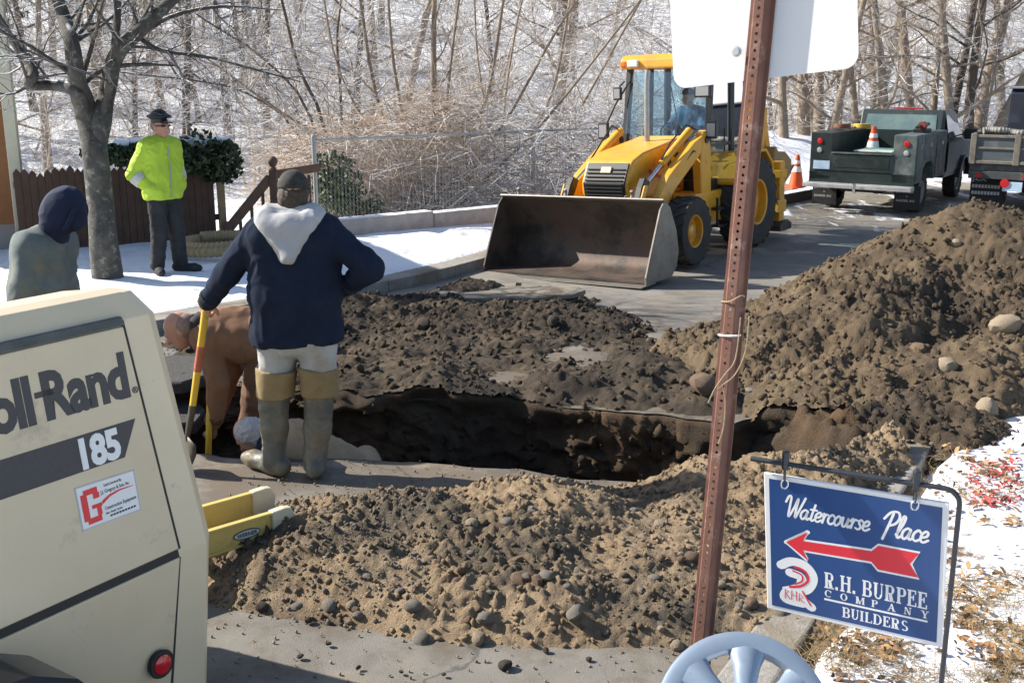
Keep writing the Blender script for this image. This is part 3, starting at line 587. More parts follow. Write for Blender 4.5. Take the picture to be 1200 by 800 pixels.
# ---------------------------------------------------------------- towed air compressor
def compressor():
    A = Vector((-1.2584, 3.4012, 0)); u = Vector((.54464, .83867, 0)); n = Vector((.83867, -.54464, 0))
    root = tag(empty('air_compressor', (A.x - u.x - n.x * .6, A.y - u.y - n.y * .6, 0)), 'tan towed air compressor with black lettering parked beside the trench', 'air compressor')
    root.rotation_euler = (0, 0, math.atan2(u.y, u.x))                       # local x along, local y inward (left)
    bpy.context.view_layer.update(); inv = root.matrix_world.inverted()
    tan = mat('tan_enamel', (.64, .535, .365), .42, c2=(.59, .49, .335), scale=3, dirt=(.42, .35, .25), dscale=7, dlow=.58, dhigh=.72, bump=.0006, bscale=30, coat=.15)
    tan2 = mat('tan_enamel_end', (.68, .575, .40), .45, c2=(.63, .53, .365), scale=3, dirt=(.30, .25, .18), dscale=9, dlow=.62, dhigh=.75, coat=.1)
    dark = mat('gasket_black', (.025, .024, .022), .7); decal = mat('decal_charcoal', (.045, .045, .05), .5, var=.2, scale=60); white = mat('decal_white', (.78, .78, .77), .5)
    def W(s, e, z): return A + u * s + n * e + Vector((0, 0, z))
    def ez(z):                                                              # outward offset of the leaning side at height z
        if z > 1.52: return -(z - 1.52) * .62
        if z > .71: return .115 * (1.52 - z) / .81
        return .115
    ring = [(ez(.12), .12), (.115, .71), (0, 1.52), (-.06, 1.597), (-.11, 1.607), (-.40, 1.56), (-1.10, 1.26), (-1.2, 1.1), (-1.33, .71), (-1.33, .12)]
    send = {.12: .17, .71: .235, 1.52: .16, 1.597: .12, 1.607: .09, 1.56: .12, 1.26: .16, 1.1: .18}
    st = []
    for k in range(5):
        P = []
        for (e, z) in ring:
            se = send[z]; s = [-2.2, -2.1, .055 if z > .5 else .0, se - .055, se][k]
            if k in (0, 4): cx = -.61; e = cx + (e - cx) * .93; z = .9 + (z - .9) * (.985 if z > 1 else 1)
            P.append(inv @ W(s, e, z))
        st.append(P)
    m = MB(); k = len(ring); vs = [p for P in st for p in P]; fs = []
    for i in range(4):
        for j in range(k): fs.append((i * k + j, i * k + (j + 1) % k, (i + 1) * k + (j + 1) % k, (i + 1) * k + j))
    fs += [tuple(range(k)), tuple(range(4 * k, 5 * k))]
    m.add(vs, fs); m.build('hood', tan2, root, bevel=.008, seg=2)
    def side(name, quad, mt, t0=.002, t1=.008, bevel=.003, parent=root):     # plate on the leaning side, quad in (s, z)
        mm = MB(); q = len(quad); vs = []
        for t in (t0, t1):
            for (s, z) in quad: vs.append(inv @ W(s, ez(z) + t, z))
        mm.add(vs, [tuple(range(q))[::-1], tuple(range(q, 2 * q))] + [(i, (i + 1) % q, q + (i + 1) % q, q + i) for i in range(q)])
        return mm.build(name, mt, parent, bevel=bevel, seg=2)
    zz = lambda v: 1.52 - v * .99027
    door = side('door_panel', [(-1.9, zz(.795)), (.052, zz(.795)), (-.008, zz(.018)), (-1.9, zz(.018))], tan, .002, .012, .006)
    low = side('lower_panel', [(-1.9, .15), (-.05, .15), (.052, zz(.825)), (-1.9, zz(.825))], tan, .002, .012, .006)
    side('seam', [(-1.9, zz(.83)), (.056, zz(.83)), (.052, zz(.79)), (-1.9, zz(.79))], dark, .0005, .0045, 0)
    side('seam', [(.052, zz(.8)), (.066, zz(.8)), (.004, zz(-.0)), (-.01, zz(.0))], dark, .0005, .003, 0)
    side('seam', [(.052, zz(.83)), (.062, zz(.83)), (-.03, .15), (-.05, .15)], dark, .0005, .003, 0)
    gs = mat('gasket_worn', (.10, .105, .10), .6, var=.5, scale=12)
    side('top_gasket', [(-1.9, zz(.014)), (-.004, zz(.014)), (-.004, zz(-.014)), (-1.9, zz(-.014))], gs, .001, .016, .004)
    # lettering on the door
    lean = math.atan2(.115, .81)
    yax = (Vector((0, 0, 1)) * math.cos(lean) - n * math.sin(lean))
    def F(s, v, off=.0125):
        return inv @ frame(W(s, ez(zz(v)) + off, zz(v)), u, yax)
    text('Rand', .198, decal, 'lettering', door, F(-.335, .238), bold=.0080, xs=.80, space=.95)
    text('Ingersoll', .198, decal, 'lettering', door, F(-.36, .238), bold=.0080, xs=.78, space=.95, align='RIGHT')
    mm = MB(M=F(-.355, .17)); mm.box((0, 0, -.001), (.06, .018, .0012)); mm.build('lettering', decal, door)
    text('®', .03, decal, 'lettering', door, F(-.018, .238), bold=.0004)
    stripe = side('stripe', [(-1.9, zz(.425)), (-.09, zz(.430)), (-.026, zz(.318)), (-1.9, zz(.308))], decal, .0122, .0132, 0, door)
    text('185', .130, white, 'numerals', stripe, F(-.262, .420, .0142), bold=.0055, xs=.86, space=.97)
    # sticker
    stk = side('sticker', [(-.285, zz(.61)), (-.066, zz(.615)), (-.066, zz(.478)), (-.285, zz(.470))], white, .0122, .0132, 0, door)
    red = mat('sticker_red', (.72, .035, .04), .5); blk = mat('sticker_black', (.03, .03, .035), .6); gl = mat('sticker_grey', (.45, .47, .52), .6)
    for q in ([(-.285, .61), (-.066, .615), (-.066, .611), (-.285, .606)], [(-.285, .474), (-.066, .482), (-.066, .478), (-.285, .470)], [(-.285, .61), (-.281, .61), (-.281, .47), (-.285, .47)], [(-.07, .615), (-.066, .615), (-.066, .478), (-.07, .478)]):
        side('border', [(a, zz(b)) for a, b in q], gl, .0133, .0139, 0, stk)
    mm = MB(M=F(-.272, .598, .0138))                                         # big red G
    for (a, b, c, d) in ((0, .012, .022, .098), (.012, .0, .062, .018), (.012, .092, .062, .11), (.044, .074, .066, .092), (.05, .018, .066, .052), (.034, .044, .07, .056)): mm.box((a, b, -.0002), (c, d, .0006 + .0001 * a))
    mm.build('letter_g', red, stk)
    mm = MB(M=F(-.2, .545, .0138)); pts = [(0, 0), (.03, .014), (.07, .02), (.12, .018)]; 
    mm.add([(x, y - w, .0005) for (x, y), w in zip(pts, (.006, .004, .0025, .001))] + [(x, y + w, .0005) for (x, y), w in zip(pts, (.006, .004, .0025, .001))], [(i, i + 1, 5 + i, 4 + i) for i in range(3)]); mm.build('swoosh', red, stk)
    for s_, v_, sz, tx in ((-.185, .498, .012, 'Sold & Serviced By'), (-.2, .518, .0165, 'J.J. Gregory & Son, Inc.'), (-.195, .572, .0165, 'Construction Equipment'), (-.195, .586, .0095, 'Sales - Rental - Service'), (-.18, .598, .0095, '800-000-7000')):
        if '000' in tx: 
            mm = MB(M=F(s_, v_, .0138)); [mm.box((k * .011, 0, 0), (k * .011 + .008, .006, .0005)) for k in range(9)]; mm.build('small_print', blk, stk)
        else: text(tx, sz, blk, 'small_print', stk, F(s_, v_, .0138), bold=.0001, xs=.72, depth=.0003)
    # tail lamp
    lm = MB(M=inv @ frame(W(-.075, .127, .37), n, u)); lm.lathe([(.0, .004), (.045, .004), (.05, .02), (.047, .026), (.036, .026), (.036, .012)], 28, axis='x'); lo = lm.build('tail_lamp', mat('rubber_black', (.02, .02, .02), .6), low, smooth=True)
    lm = MB(M=inv @ frame(W(-.075, .127, .37), n, u)); lm.lathe([(.036, .012), (.034, .028), (.02, .034), (0, .036)], 28, axis='x'); lm.build('lens', mat('lens_red', (.55, .01, .02), .2, coat=.6), lo, smooth=True)
    # wheel and mudguard (dark, at the lower left)
    gd = mat('mudguard_navy', (.012, .015, .025), .38, coat=.3)
    mg = MB(); prof = []
    for i in range(9): a = R(0 + 180 * i / 8); prof.append((-.82 + .42 * math.cos(a), .36 + .36 * math.sin(a)))
    prof = [(-.39, .2)] + prof + [(-1.25, .2)]; vs = []
    for e in (.10, .36):
        for (s, z) in prof: vs.append(inv @ W(s, e, z))
    kk = len(prof); mg.add(vs, [(i, i + 1, kk + i + 1, kk + i) for i in range(kk - 1)] + [tuple(range(kk, 2 * kk))]); 
    mgo = mg.build('mudguard', gd, root, smooth=35)
    for e0 in (.12, -1.55):
        tm = MB(M=inv @ frame(W(-.82, e0, .34), n, u)); tm.lathe([(.18, .0), (.32, .0), (.34, .03), (.34, .18), (.32, .21), (.18, .21)], 32, axis='x'); t_ = tm.build('wheel', mat('tyre_rubber', (.022, .022, .022), .85, var=.3, scale=20), root, smooth=True)
        tm = MB(M=inv @ frame(W(-.82, e0, .34), n, u)); tm.lathe([(0, .06), (.1, .06), (.18, .17)], 24, axis='x'); tm.build('rim', tan2, t_, smooth=True)
    fr = MB(); fr.add([], [])
    for e in (-.15, -1.05): fr.bar(inv @ W(-2.1, e, .28), inv @ W(.05, e, .28), .08, .1)
    fr.bar(inv @ W(-2.1, -.6, .28), inv @ W(-3.4, -.6, .34), .1, .1); fr.build('chassis', mat('chassis_black', (.03, .03, .03), .6), root)
compressor()

# ---------------------------------------------------------------- stroke lettering for the painted sign
def strokes(mm, lines, w, z0=0, T=lambda x, y: (x, y), n=8, smooth=5, wmin=None):
    for li, P in enumerate(lines):
        Q = catmull(np.array(P), smooth, False) if len(P) > 2 and smooth > 1 else np.array(P, float)
        Q = np.array([T(*q) for q in Q]); z = z0 + li * .00004; d = np.gradient(Q, axis=0); d /= np.linalg.norm(d, axis=1)[:, None] + 1e-9; nn = np.stack([-d[:, 1], d[:, 0]], -1) * w / 2
        a, b = Q + nn, Q - nn; k = len(Q)
        mm.add([(*p, z) for p in a] + [(*p, z) for p in b], [(k + i, k + i + 1, i + 1, i) for i in range(k - 1)])
        for q, e in ((Q[0], 0), (Q[-1], 1)):
            mm.add([(q[0] + math.cos(t / 8 * 6.283) * w / 2, q[1] + math.sin(t / 8 * 6.283) * w / 2, z + .00001 * (1 + e)) for t in range(8)], [tuple(range(8))])
SCRIPT = {'a': ([[(.72, .85), (.45, 1), (.12, .7), (.1, .25), (.35, 0), (.62, .3), (.75, .95), (.7, .3), (.85, .02), (1.08, .2)]], 1.0),
 't': ([[(.4, 1.7), (.25, .3), (.4, 0), (.68, .2)], [(.02, 1.15), (.68, 1.15)]], .62), 'e': ([[(.1, .4), (.55, .55), (.62, .88), (.38, 1), (.1, .65), (.14, .15), (.42, 0), (.8, .25)]], .75),
 'r': ([[(.0, .7), (.2, 1), (.24, .6), (.2, 0)], [(.23, .5), (.42, .92), (.68, .88)]], .68), 'c': ([[(.66, .82), (.42, 1), (.1, .65), (.12, .2), (.42, 0), (.75, .22)]], .7),
 'o': ([[(.42, 1), (.1, .62), (.14, .14), (.4, 0), (.7, .4), (.64, .84), (.42, 1)], [(.62, .85), (.9, .9)]], .85), 'u': ([[(.05, .95), (.08, .3), (.25, 0), (.52, .2), (.65, .95), (.62, .25), (.78, 0), (.95, .2)]], .9),
 's': ([[(.0, .1), (.3, 0), (.52, .25), (.32, .55), (.22, .82), (.4, 1), (.6, .85)]], .66), 'l': ([[(.05, .25), (.4, 1.2), (.48, 1.85), (.3, 2.0), (.16, 1.4), (.14, .25), (.3, 0), (.52, .2)]], .5),
 'W': ([[(-.35, 1.5), (-.15, 2.15), (.12, 2.1), (.2, 1.1), (.3, .0), (.7, 1.0), (.95, 2.05), (.96, 1.0), (1.05, .0), (1.4, 1.1), (1.7, 2.2)]], 1.55),
 'P': ([[(.45, 2.1), (.32, 1.0), (.1, -.35)], [(-.25, 1.5), (.2, 2.15), (.85, 2.25), (1.1, 1.75), (.85, 1.2), (.35, .95)]], 1.15)}
def script_word(mm, s, x, y, size, w, shear=.3, z0=0, sx_=1):
    for ch in s:
        L, adv = SCRIPT[ch]; strokes(mm, L, w, z0, lambda a, b: (x + (a * sx_ + b * shear) * size, y + b * size)); x += adv * size * sx_
    return x
def serif(mm, ch, x, y, h, z0=0, w=None, st=.2):
    """bold slab-serif capital of height h at x, y; returns advance"""
    s = st * h; t = .085 * h; z = [z0]
    def box(a, b, c, d): z[0] += .00003; mm.add([(x + a, y + b, z[0]), (x + c, y + b, z[0]), (x + c, y + d, z[0]), (x + a, y + d, z[0])], [(0, 1, 2, 3)])
    def stem(a): box(a, 0, a + s, h); box(a - .07 * h, 0, a + s + .07 * h, t); box(a - .07 * h, h - t, a + s + .07 * h, h)
    def arc(cx, cy, rx, ry, a0, a1, w0, w1):
        z[0] += .00003; k = 14; o = []; i_ = []
        for q in range(k + 1):
            a = R(a0 + (a1 - a0) * q / k); f = abs(math.cos(a)); ww = w1 + (w0 - w1) * f
            o.append((x + cx + rx * math.cos(a), y + cy + ry * math.sin(a), z[0])); i_.append((x + cx + (rx - ww) * math.cos(a), y + cy + (ry - (w1 + (ww - w1) * .0)) * math.sin(a), z[0]))
        mm.add(o + i_, [(q, q + 1, k + 2 + q, k + 1 + q) for q in range(k)])
    def diag(a, b, c, d, ww): z[0] += .00003; mm.add([(x + a, y + b, z[0]), (x + a + ww, y + b, z[0]), (x + c + ww, y + d, z[0]), (x + c, y + d, z[0])], [(0, 1, 2, 3)])
    b = .08 * h
    if ch == '.': box(0, 0, s, s); return .36 * h
    if ch == ' ': return .35 * h
    if ch == 'I': stem(b); return s + .26 * h
    if ch in 'RPB':
        stem(b); box(b, h - t, b + .4 * h, h); box(b, .46 * h, b + .4 * h, .46 * h + t); arc(b + .36 * h, .73 * h, .27 * h, .27 * h, -90, 90, s, t)
        if ch == 'R': diag(b + .32 * h, 0.0 + t * .0, b + .22 * h, .5 * h, s * .95); mm.add([(x + b + .3 * h, y, z[0] + .00003), (x + b + .3 * h + s + .18 * h, y, z[0] + .00003), (x + b + .3 * h + s + .18 * h, y + t, z[0] + .00003), (x + b + .3 * h, y + t, z[0] + .00003)], [(0, 1, 2, 3)]); diag(b + .42 * h, 0, b + .28 * h, .5 * h, s * .9); return .86 * h
        if ch == 'B': box(b, 0, b + .42 * h, t); arc(b + .38 * h, .255 * h, .29 * h, .255 * h, -90, 90, s, t); return .84 * h
        return .78 * h
    if ch == 'E' or ch == 'L':
        stem(b); box(b, 0, b + .6 * h, t); box(b + .6 * h - t, 0, b + .6 * h, .26 * h)
        if ch == 'E': box(b, h - t, b + .56 * h, h); box(b + .56 * h - t, h - .24 * h, b + .56 * h, h); box(b, .5 * h, b + .42 * h, .5 * h + t); box(b + .42 * h - t, .38 * h, b + .42 * h, .7 * h)
        return .76 * h
    if ch == 'H' : stem(b); stem(b + .5 * h); box(b + s, .5 * h, b + .5 * h, .5 * h + t); return .5 * h + s + .26 * h
    if ch == 'U': box(b, .3 * h, b + s, h); box(b - .07 * h, h - t, b + s + .07 * h, h); box(b + .5 * h, .3 * h, b + .5 * h + t, h); box(b + .43 * h, h - t, b + .66 * h, h); arc(b + .29 * h, .3 * h, .29 * h, .3 * h, 180, 360, s * .8, t); return .84 * h
    if ch == 'D': stem(b); box(b, 0, b + .3 * h, t); box(b, h - t, b + .3 * h, h); arc(b + .25 * h, .5 * h, .48 * h, .5 * h, -90, 90, s, t); return .9 * h
    if ch == 'O': arc(b + .4 * h, .5 * h, .42 * h, .5 * h, 0, 360, s, t); return .95 * h
    if ch == 'C': arc(b + .4 * h, .5 * h, .42 * h, .5 * h, 45, 315, s, t); box(b + .66 * h, .64 * h, b + .66 * h + t, .95 * h); return .9 * h
    if ch == 'M': stem(b); stem(b + .72 * h); diag(b + .36 * h, 0, b + .05 * h, h, s * .8); diag(b + .36 * h, 0, b + .72 * h, h, t); return 1.16 * h
    if ch == 'A': diag(b - .02 * h, 0, b + .34 * h, h, t); diag(b + .52 * h, 0, b + .26 * h, h, s); box(b + .16 * h, .3 * h, b + .5 * h, .3 * h + t); box(b - .1 * h, 0, b + .16 * h, t); box(b + .44 * h, 0, b + .82 * h, t); return .95 * h
    if ch == 'N': box(b, 0, b + t, h); box(b + .55 * h, 0, b + .55 * h + t, h); diag(b + .46 * h, 0, b - .02 * h, h, s); box(b - .1 * h, 0, b + .2 * h, t); box(b + .42 * h, h - t, b + .76 * h, h); return .92 * h
    if ch == 'Y': box(b + .28 * h, 0, b + .28 * h + s, .48 * h); diag(b + .28 * h, .45 * h, b + .02 * h, h, s); diag(b + .38 * h, .45 * h, b + .64 * h, h, t); box(b + .16 * h, 0, b + .62 * h, t); box(b - .08 * h, h - t, b + .3 * h, h); box(b + .5 * h, h - t, b + .82 * h, h); return .9 * h
    if ch == 'S': arc(b + .3 * h, .74 * h, .28 * h, .26 * h, 30, 270, s * .8, t); arc(b + .3 * h, .26 * h, .3 * h, .26 * h, -150, 90, s * .8, t); return .74 * h
    return .5 * h
def serif_word(mm, s, x0, x1, y, h, z0=0, spread=False):
    tmp = MB(); x = 0; adv = [serif(MB(), c, 0, 0, h) for c in s]; tot = sum(adv)
    if spread:
        gap = (x1 - x0 - adv[-1]) / (len(s) - 1)
        for i, c in enumerate(s): serif(mm, c, x0 + i * gap, y, h, z0)
    else:
        k = (x1 - x0) / tot; t2 = MB()
        for c, a in zip(s, adv): serif(t2, c, x, 0, h, z0); x += a
        mm.add([(x0 + v[0] * k, y + v[1], v[2]) for v in t2.v], t2.f)

# ---------------------------------------------------------------- hanging company sign on a bent-rod frame
def company_sign():
    k = 1.1
    def pd(x, y, d): r = _ray(x, y); return Vector((r[0] * d, r[1] * d, 2.3 + r[2] * d))
    tl, tr = pd(895, 554, 3.33 * k), pd(1112, 590, 3.06 * k); rb = Vector(_ray(899, 712)); uu = (tr - tl).normalized(); bl = Vector((0, 0, 2.3)) + rb * ((tl - Vector((0, 0, 2.3))).dot(uu) / rb.dot(uu))
    root = tag(empty('hanging_sign', (tr.x + .03, tr.y - .01, float(gz(tr.x, tr.y)))), 'blue and white signboard with red arrow hanging from a bent black rod', 'sign')
    inv = Matrix.Translation(-root.location)
    ux = (tr - tl); wd = ux.length; hh = (tl - bl).length; yv = frame(bl, ux, tl - bl).col[1].xyz; M = inv @ frame(tl - yv * hh, ux, tl - bl)
    wm = mat('sign_white', (.80, .80, .80), .45, var=.06, scale=5); bm_ = mat('sign_blue', (.018, .06, .20), .4, c2=(.022, .07, .215), scale=4, dirt=(.10, .15, .28), dscale=60, dlow=.70, dhigh=.76); rd = mat('sign_red', (.70, .03, .045), .45)
    bd = MB(M=M).box((0, 0, -.012), (wd, hh, -.001)).build('board', wm, root, bevel=.002)
    b = .018
    MB(M=M).box((b, b, -.0012), (wd - b, hh - b, .0004)).build('blue_panel', bm_, bd)
    iw, ih = wd - 2 * b, hh - 2 * b
    X = lambda a: b + a * iw
    Yv = lambda a: hh - b - a * ih
    q = MB(M=M); x1 = script_word(q, 'Watercourse', X(.10), Yv(.262), .0375, .0078, .22, .0008, .80); script_word(q, 'Place', X(.675), Yv(.270), .042, .0084, .22, .0008, .80); q.build('script_lettering', wm, bd)
    def poly(pts, z, m, name): mm = MB(M=M); mm.add([(X(x), Yv(y), z) for x, y in pts], [tuple(range(len(pts)))]); return mm.build(name, m, bd)
    ar = [(.10, .465), (.235, .355), (.205, .43), (.615, .405), (.655, .355), (.885, .355), (.835, .445), (.885, .535), (.655, .535), (.615, .485), (.205, .50), (.235, .575)]
    q = MB(M=M); strokes(q, [[(X(x), Yv(y)) for x, y in ar + ar[:2]]], .016, .0008, smooth=1); q.build('arrow_outline', wm, bd)
    for a_ in ([(.10, .465), (.235, .355), (.205, .43), (.205, .50), (.235, .575)], [(.205, .43), (.615, .405), (.615, .485), (.205, .50)], [(.615, .405), (.655, .355), (.655, .535), (.615, .485)], [(.655, .355), (.885, .355), (.835, .445), (.655, .445)], [(.655, .445), (.835, .445), (.885, .535), (.655, .535)]): poly(a_, .0014, rd, 'arrow')
    # emblem: swept stripes over a block of letters
    q = MB(M=M); e = lambda P: [(X(x), Yv(y)) for x, y in P]
    strokes(q, [e([(.065, .655), (.13, .61), (.215, .62), (.265, .70), (.235, .80), (.16, .86), (.20, .90), (.255, .945)])], .034, .0008); strokes(q, [e([(.12, .70), (.19, .72), (.18, .80), (.10, .86), (.09, .92), (.2, .93)])], .034, .0009)
    q.add([(*p, .0010) for p in e([(.07, .83), (.15, .79), (.22, .86), (.25, .945), (.08, .93)])], [(0, 1, 2, 3, 4)]); q.build('emblem', wm, bd)
    q = MB(M=M); strokes(q, [e([(.15, .645), (.215, .665), (.235, .73), (.19, .79), (.12, .815)])], .009, .0015); strokes(q, [e([(.14, .68), (.195, .70), (.195, .75), (.15, .785)])], .006, .0015)
    strokes(q, [e([(.088, .915), (.09, .84), (.112, .855), (.095, .875), (.118, .915)]), e([(.13, .915), (.132, .84), (.131, .875), (.16, .88), (.16, .84), (.162, .915)]), e([(.18, .915), (.18, .85), (.205, .88), (.18, .895), (.21, .92)])], .0035, .0016, smooth=1); strokes(q, [e([(.2, .83), (.225, .88), (.25, .93)])], .006, .0015); q.build('emblem_stripes', rd, bd)
    q = MB(M=M); serif_word(q, 'R.H. BURPEE', X(.335), X(.945), Yv(.762), .125 * ih, .0008); q.build('lettering', wm, bd)
    for ic, ch_ in enumerate('COMPANY'):
        q = MB(M=M); serif(q, ch_, X(.335 + .095 * ic), Yv(.832), .056 * ih, .0008); q.build('letter', wm, bd)
    MB(M=M).box((X(.335), Yv(.860), .0005), (X(.945), Yv(.846), .0011)).build('rule', wm, bd)
    q = MB(M=M); serif_word(q, 'BUILDERS', X(.445), X(.84), Yv(.965), .082 * ih, .0008); q.build('lettering', wm, bd)
    # rod frame, straps, hooks
    blk = mat('rod_black', (.03, .033, .04), .45, var=.3, scale=30)
    a, c, e2 = pd(880, 537, 3.32 * k), pd(1108, 572, 3.05 * k), pd(1132, 800, 3.02 * k)
    dn = (c - a).normalized(); base = Vector((c.x + dn.x * .05, c.y + dn.y * .05, float(gz(c.x, c.y)) - .15)); c2 = c + dn * .045
    arcp = [c + dn * .045 * math.sin(t) + Vector((0, 0, -.045 * (1 - math.cos(t)))) for t in (0, .4, .8, 1.2, 1.57)]
    MB().tube([inv @ p for p in [a] + arcp + [base]], .0085, 10).build('rod', blk, root, smooth=True)
    for f in (.19, .86):
        p = a + (c - a) * f; t = M @ Vector((wd * (.13 if f < .5 else .83), hh - .02, 0)); pi_ = inv @ p
        MB().box((-.011, -.011, -.02), (.011, .011, .045), M=Matrix.Translation(pi_)).build('clamp', blk, root, bevel=.003)
        q = MB(); q.bar(pi_ + Vector((0, 0, -.015)), pi_ + Vector((0, 0, -.06)), .02, .004, up=(1, 0, 0)); q.build('strap', blk, root)
        q = MB(); q.tube([pi_ + Vector((.012 * math.sin(t), -.004, -.07 - .016 * math.cos(t))) for t in np.linspace(0, 6.0, 12)], .003, 6); q.build('hook', mat('zinc', (.6, .6, .6), .35, metal=.9), root, smooth=True)
company_sign()

# ---------------------------------------------------------------- rusty U-channel post with the blank back of a road sign
def sign_post():
    p0 = Vector((.585, 3.36, .0)); p1 = at(891, -4, 3.47); p0 = p1 + (at(820, 740, 3.38) - p1) * 1.35
    root = tag(empty('sign_post', (p0.x, p0.y, float(gz(p0.x, p0.y)))), 'leaning rusty perforated steel post carrying the back of a road sign', 'sign post')
    inv = Matrix.Translation(-root.location); up = (p1 - p0).normalized(); yaw = R(31)
    x = Vector((math.cos(yaw), -math.sin(yaw), 0)); x = (x - up * x.dot(up)).normalized(); M = frame(p0, x, up)     # local x right, y up along the post, z towards the viewer
    L = (p1 - p0).length + .45; rust = mat('rusty_red_steel', (.20, .093, .064), .75, c2=(.125, .056, .042), scale=9, bump=.0015, bscale=120, dirt=(.30, .20, .16), dscale=14, dlow=.56, dhigh=.7)
    pale = mat('bare_channel_edge', (.55, .50, .45), .5, c2=(.38, .27, .22), scale=12, metal=.2)
    m = MB(M=inv @ M); pitch = .0254; n = int(L / pitch); hw, th, fl, dp = .0150, .0035, .012, .034; hr = .0052
    for sgn in (0, 1):
        z = th * (1 - sgn)
        for i in range(n):
            y0 = i * pitch; o = [(-hw, y0), (0, y0), (hw, y0), (hw, y0 + pitch / 2), (hw, y0 + pitch), (0, y0 + pitch), (-hw, y0 + pitch), (-hw, y0 + pitch / 2)]
            a0 = [225, 270, 315, 0, 45, 90, 135, 180]; c = [(hr * math.cos(R(t)), y0 + pitch / 2 + hr * math.sin(R(t))) for t in a0]
            m.add([(*q, z) for q in o] + [(*q, z) for q in c], [(j, (j + 1) % 8, 8 + (j + 1) % 8, 8 + j) for j in range(8)])
            if sgn == 0: m.add([(*q, th) for q in c] + [(*q, 0) for q in c], [(j, (j + 1) % 8, 8 + (j + 1) % 8, 8 + j) for j in range(8)])
    L2 = n * pitch
    for s in (-1, 1):                                                       # sides slanting back, then flanges
        m.prism([(s * hw, th), (s * (hw + .004), th - .003), (s * (hw + .012), -dp + th), (s * (hw + .012 + fl), -dp + th), (s * (hw + .012 + fl), -dp), (s * (hw + .008), -dp), (s * hw, 0)], 0, L2, 'xy', M=Matrix(((1, 0, 0, 0), (0, 0, 1, 0), (0, 1, 0, 0), (0, 0, 0, 1))))
    m.build('channel', rust, root)
    # sign plate behind the channel
    tilt = R(9); alu = mat('sign_back_aluminium', (.72, .73, .74), .55, metal=.0, c2=(.68, .69, .71), scale=2, spec=.4)
    c0 = (M.inverted() @ at(868, 86, 3.52)); pm = M @ Matrix.Translation((c0.x, c0.y - .025, -dp - .006)) @ Matrix.Rotation(R(8), 4, 'Z')
    rr = .045; W_, H_ = .63, .61; poly = []
    for (cx, cy, a0) in ((W_ / 2 - rr, rr, -90), (W_ / 2 - rr, H_ - rr, 0), (-W_ / 2 + rr, H_ - rr, 90), (-W_ / 2 + rr, rr, 180)):
        for t in range(7): a = R(a0 + 15 * t); poly.append((cx + rr * math.cos(a) + .055, cy + rr * math.sin(a)))
    poly = [(x * .94 + .02, y) for x, y in poly]
    q = MB(M=inv @ pm); q.prism(poly, -.003, 0, 'xy'); q.build('sign_plate', alu, root)
    for yy in (.09, .45):
        q = MB(M=inv @ pm @ Matrix.Translation((.0, yy, 0))); q.lathe([(.0, .034), (.011, .034), (.011, .026), (.017, .025), (.017, .022)], 10); q.build('bolt', mat('zinc', (.6, .6, .6), .35, metal=.9), root)
    # zip tie and twine
    def ring(px, py, r, mt, name, tl=0, wav=0):
        c = at(px, py, 3.42); pl = (M.inverted() @ c); y = pl.y; pts = []
        for t in np.linspace(0, 2 * math.pi, 22):
            xx, z = (hw + .016 + fl * .4) * math.cos(t), -.014 + .024 * math.sin(t); pts.append(inv @ (M @ Vector((xx, y + tl * math.cos(t) + wav * math.sin(3 * t), z))))
        MB().tube(pts, r, 6).build(name, mt, root, smooth=True)
    ring(868, 394, .0032, mat('zip_tie_white', (.8, .8, .78), .4), 'cable_tie', .004)
    tw_ = mat('twine', (.42, .32, .19), .9, var=.4, scale=60)
    ring(861, 352, .0025, tw_, 'twine', .016, .004)
    for path in ([(868, 372), (862, 420), (850, 438), (838, 455), (830, 472)], [(878, 370), (874, 410), (862, 438), (846, 452), (832, 466)], [(846, 452), (850, 470), (848, 500), (842, 520)]):
        MB().tube([inv @ (at(px, py, 3.35)) for px, py in [tuple(v) for v in catmull(np.array(path, float), 4, False)]], .0022, 5).build('twine', tw_, root, smooth=True)
sign_post()

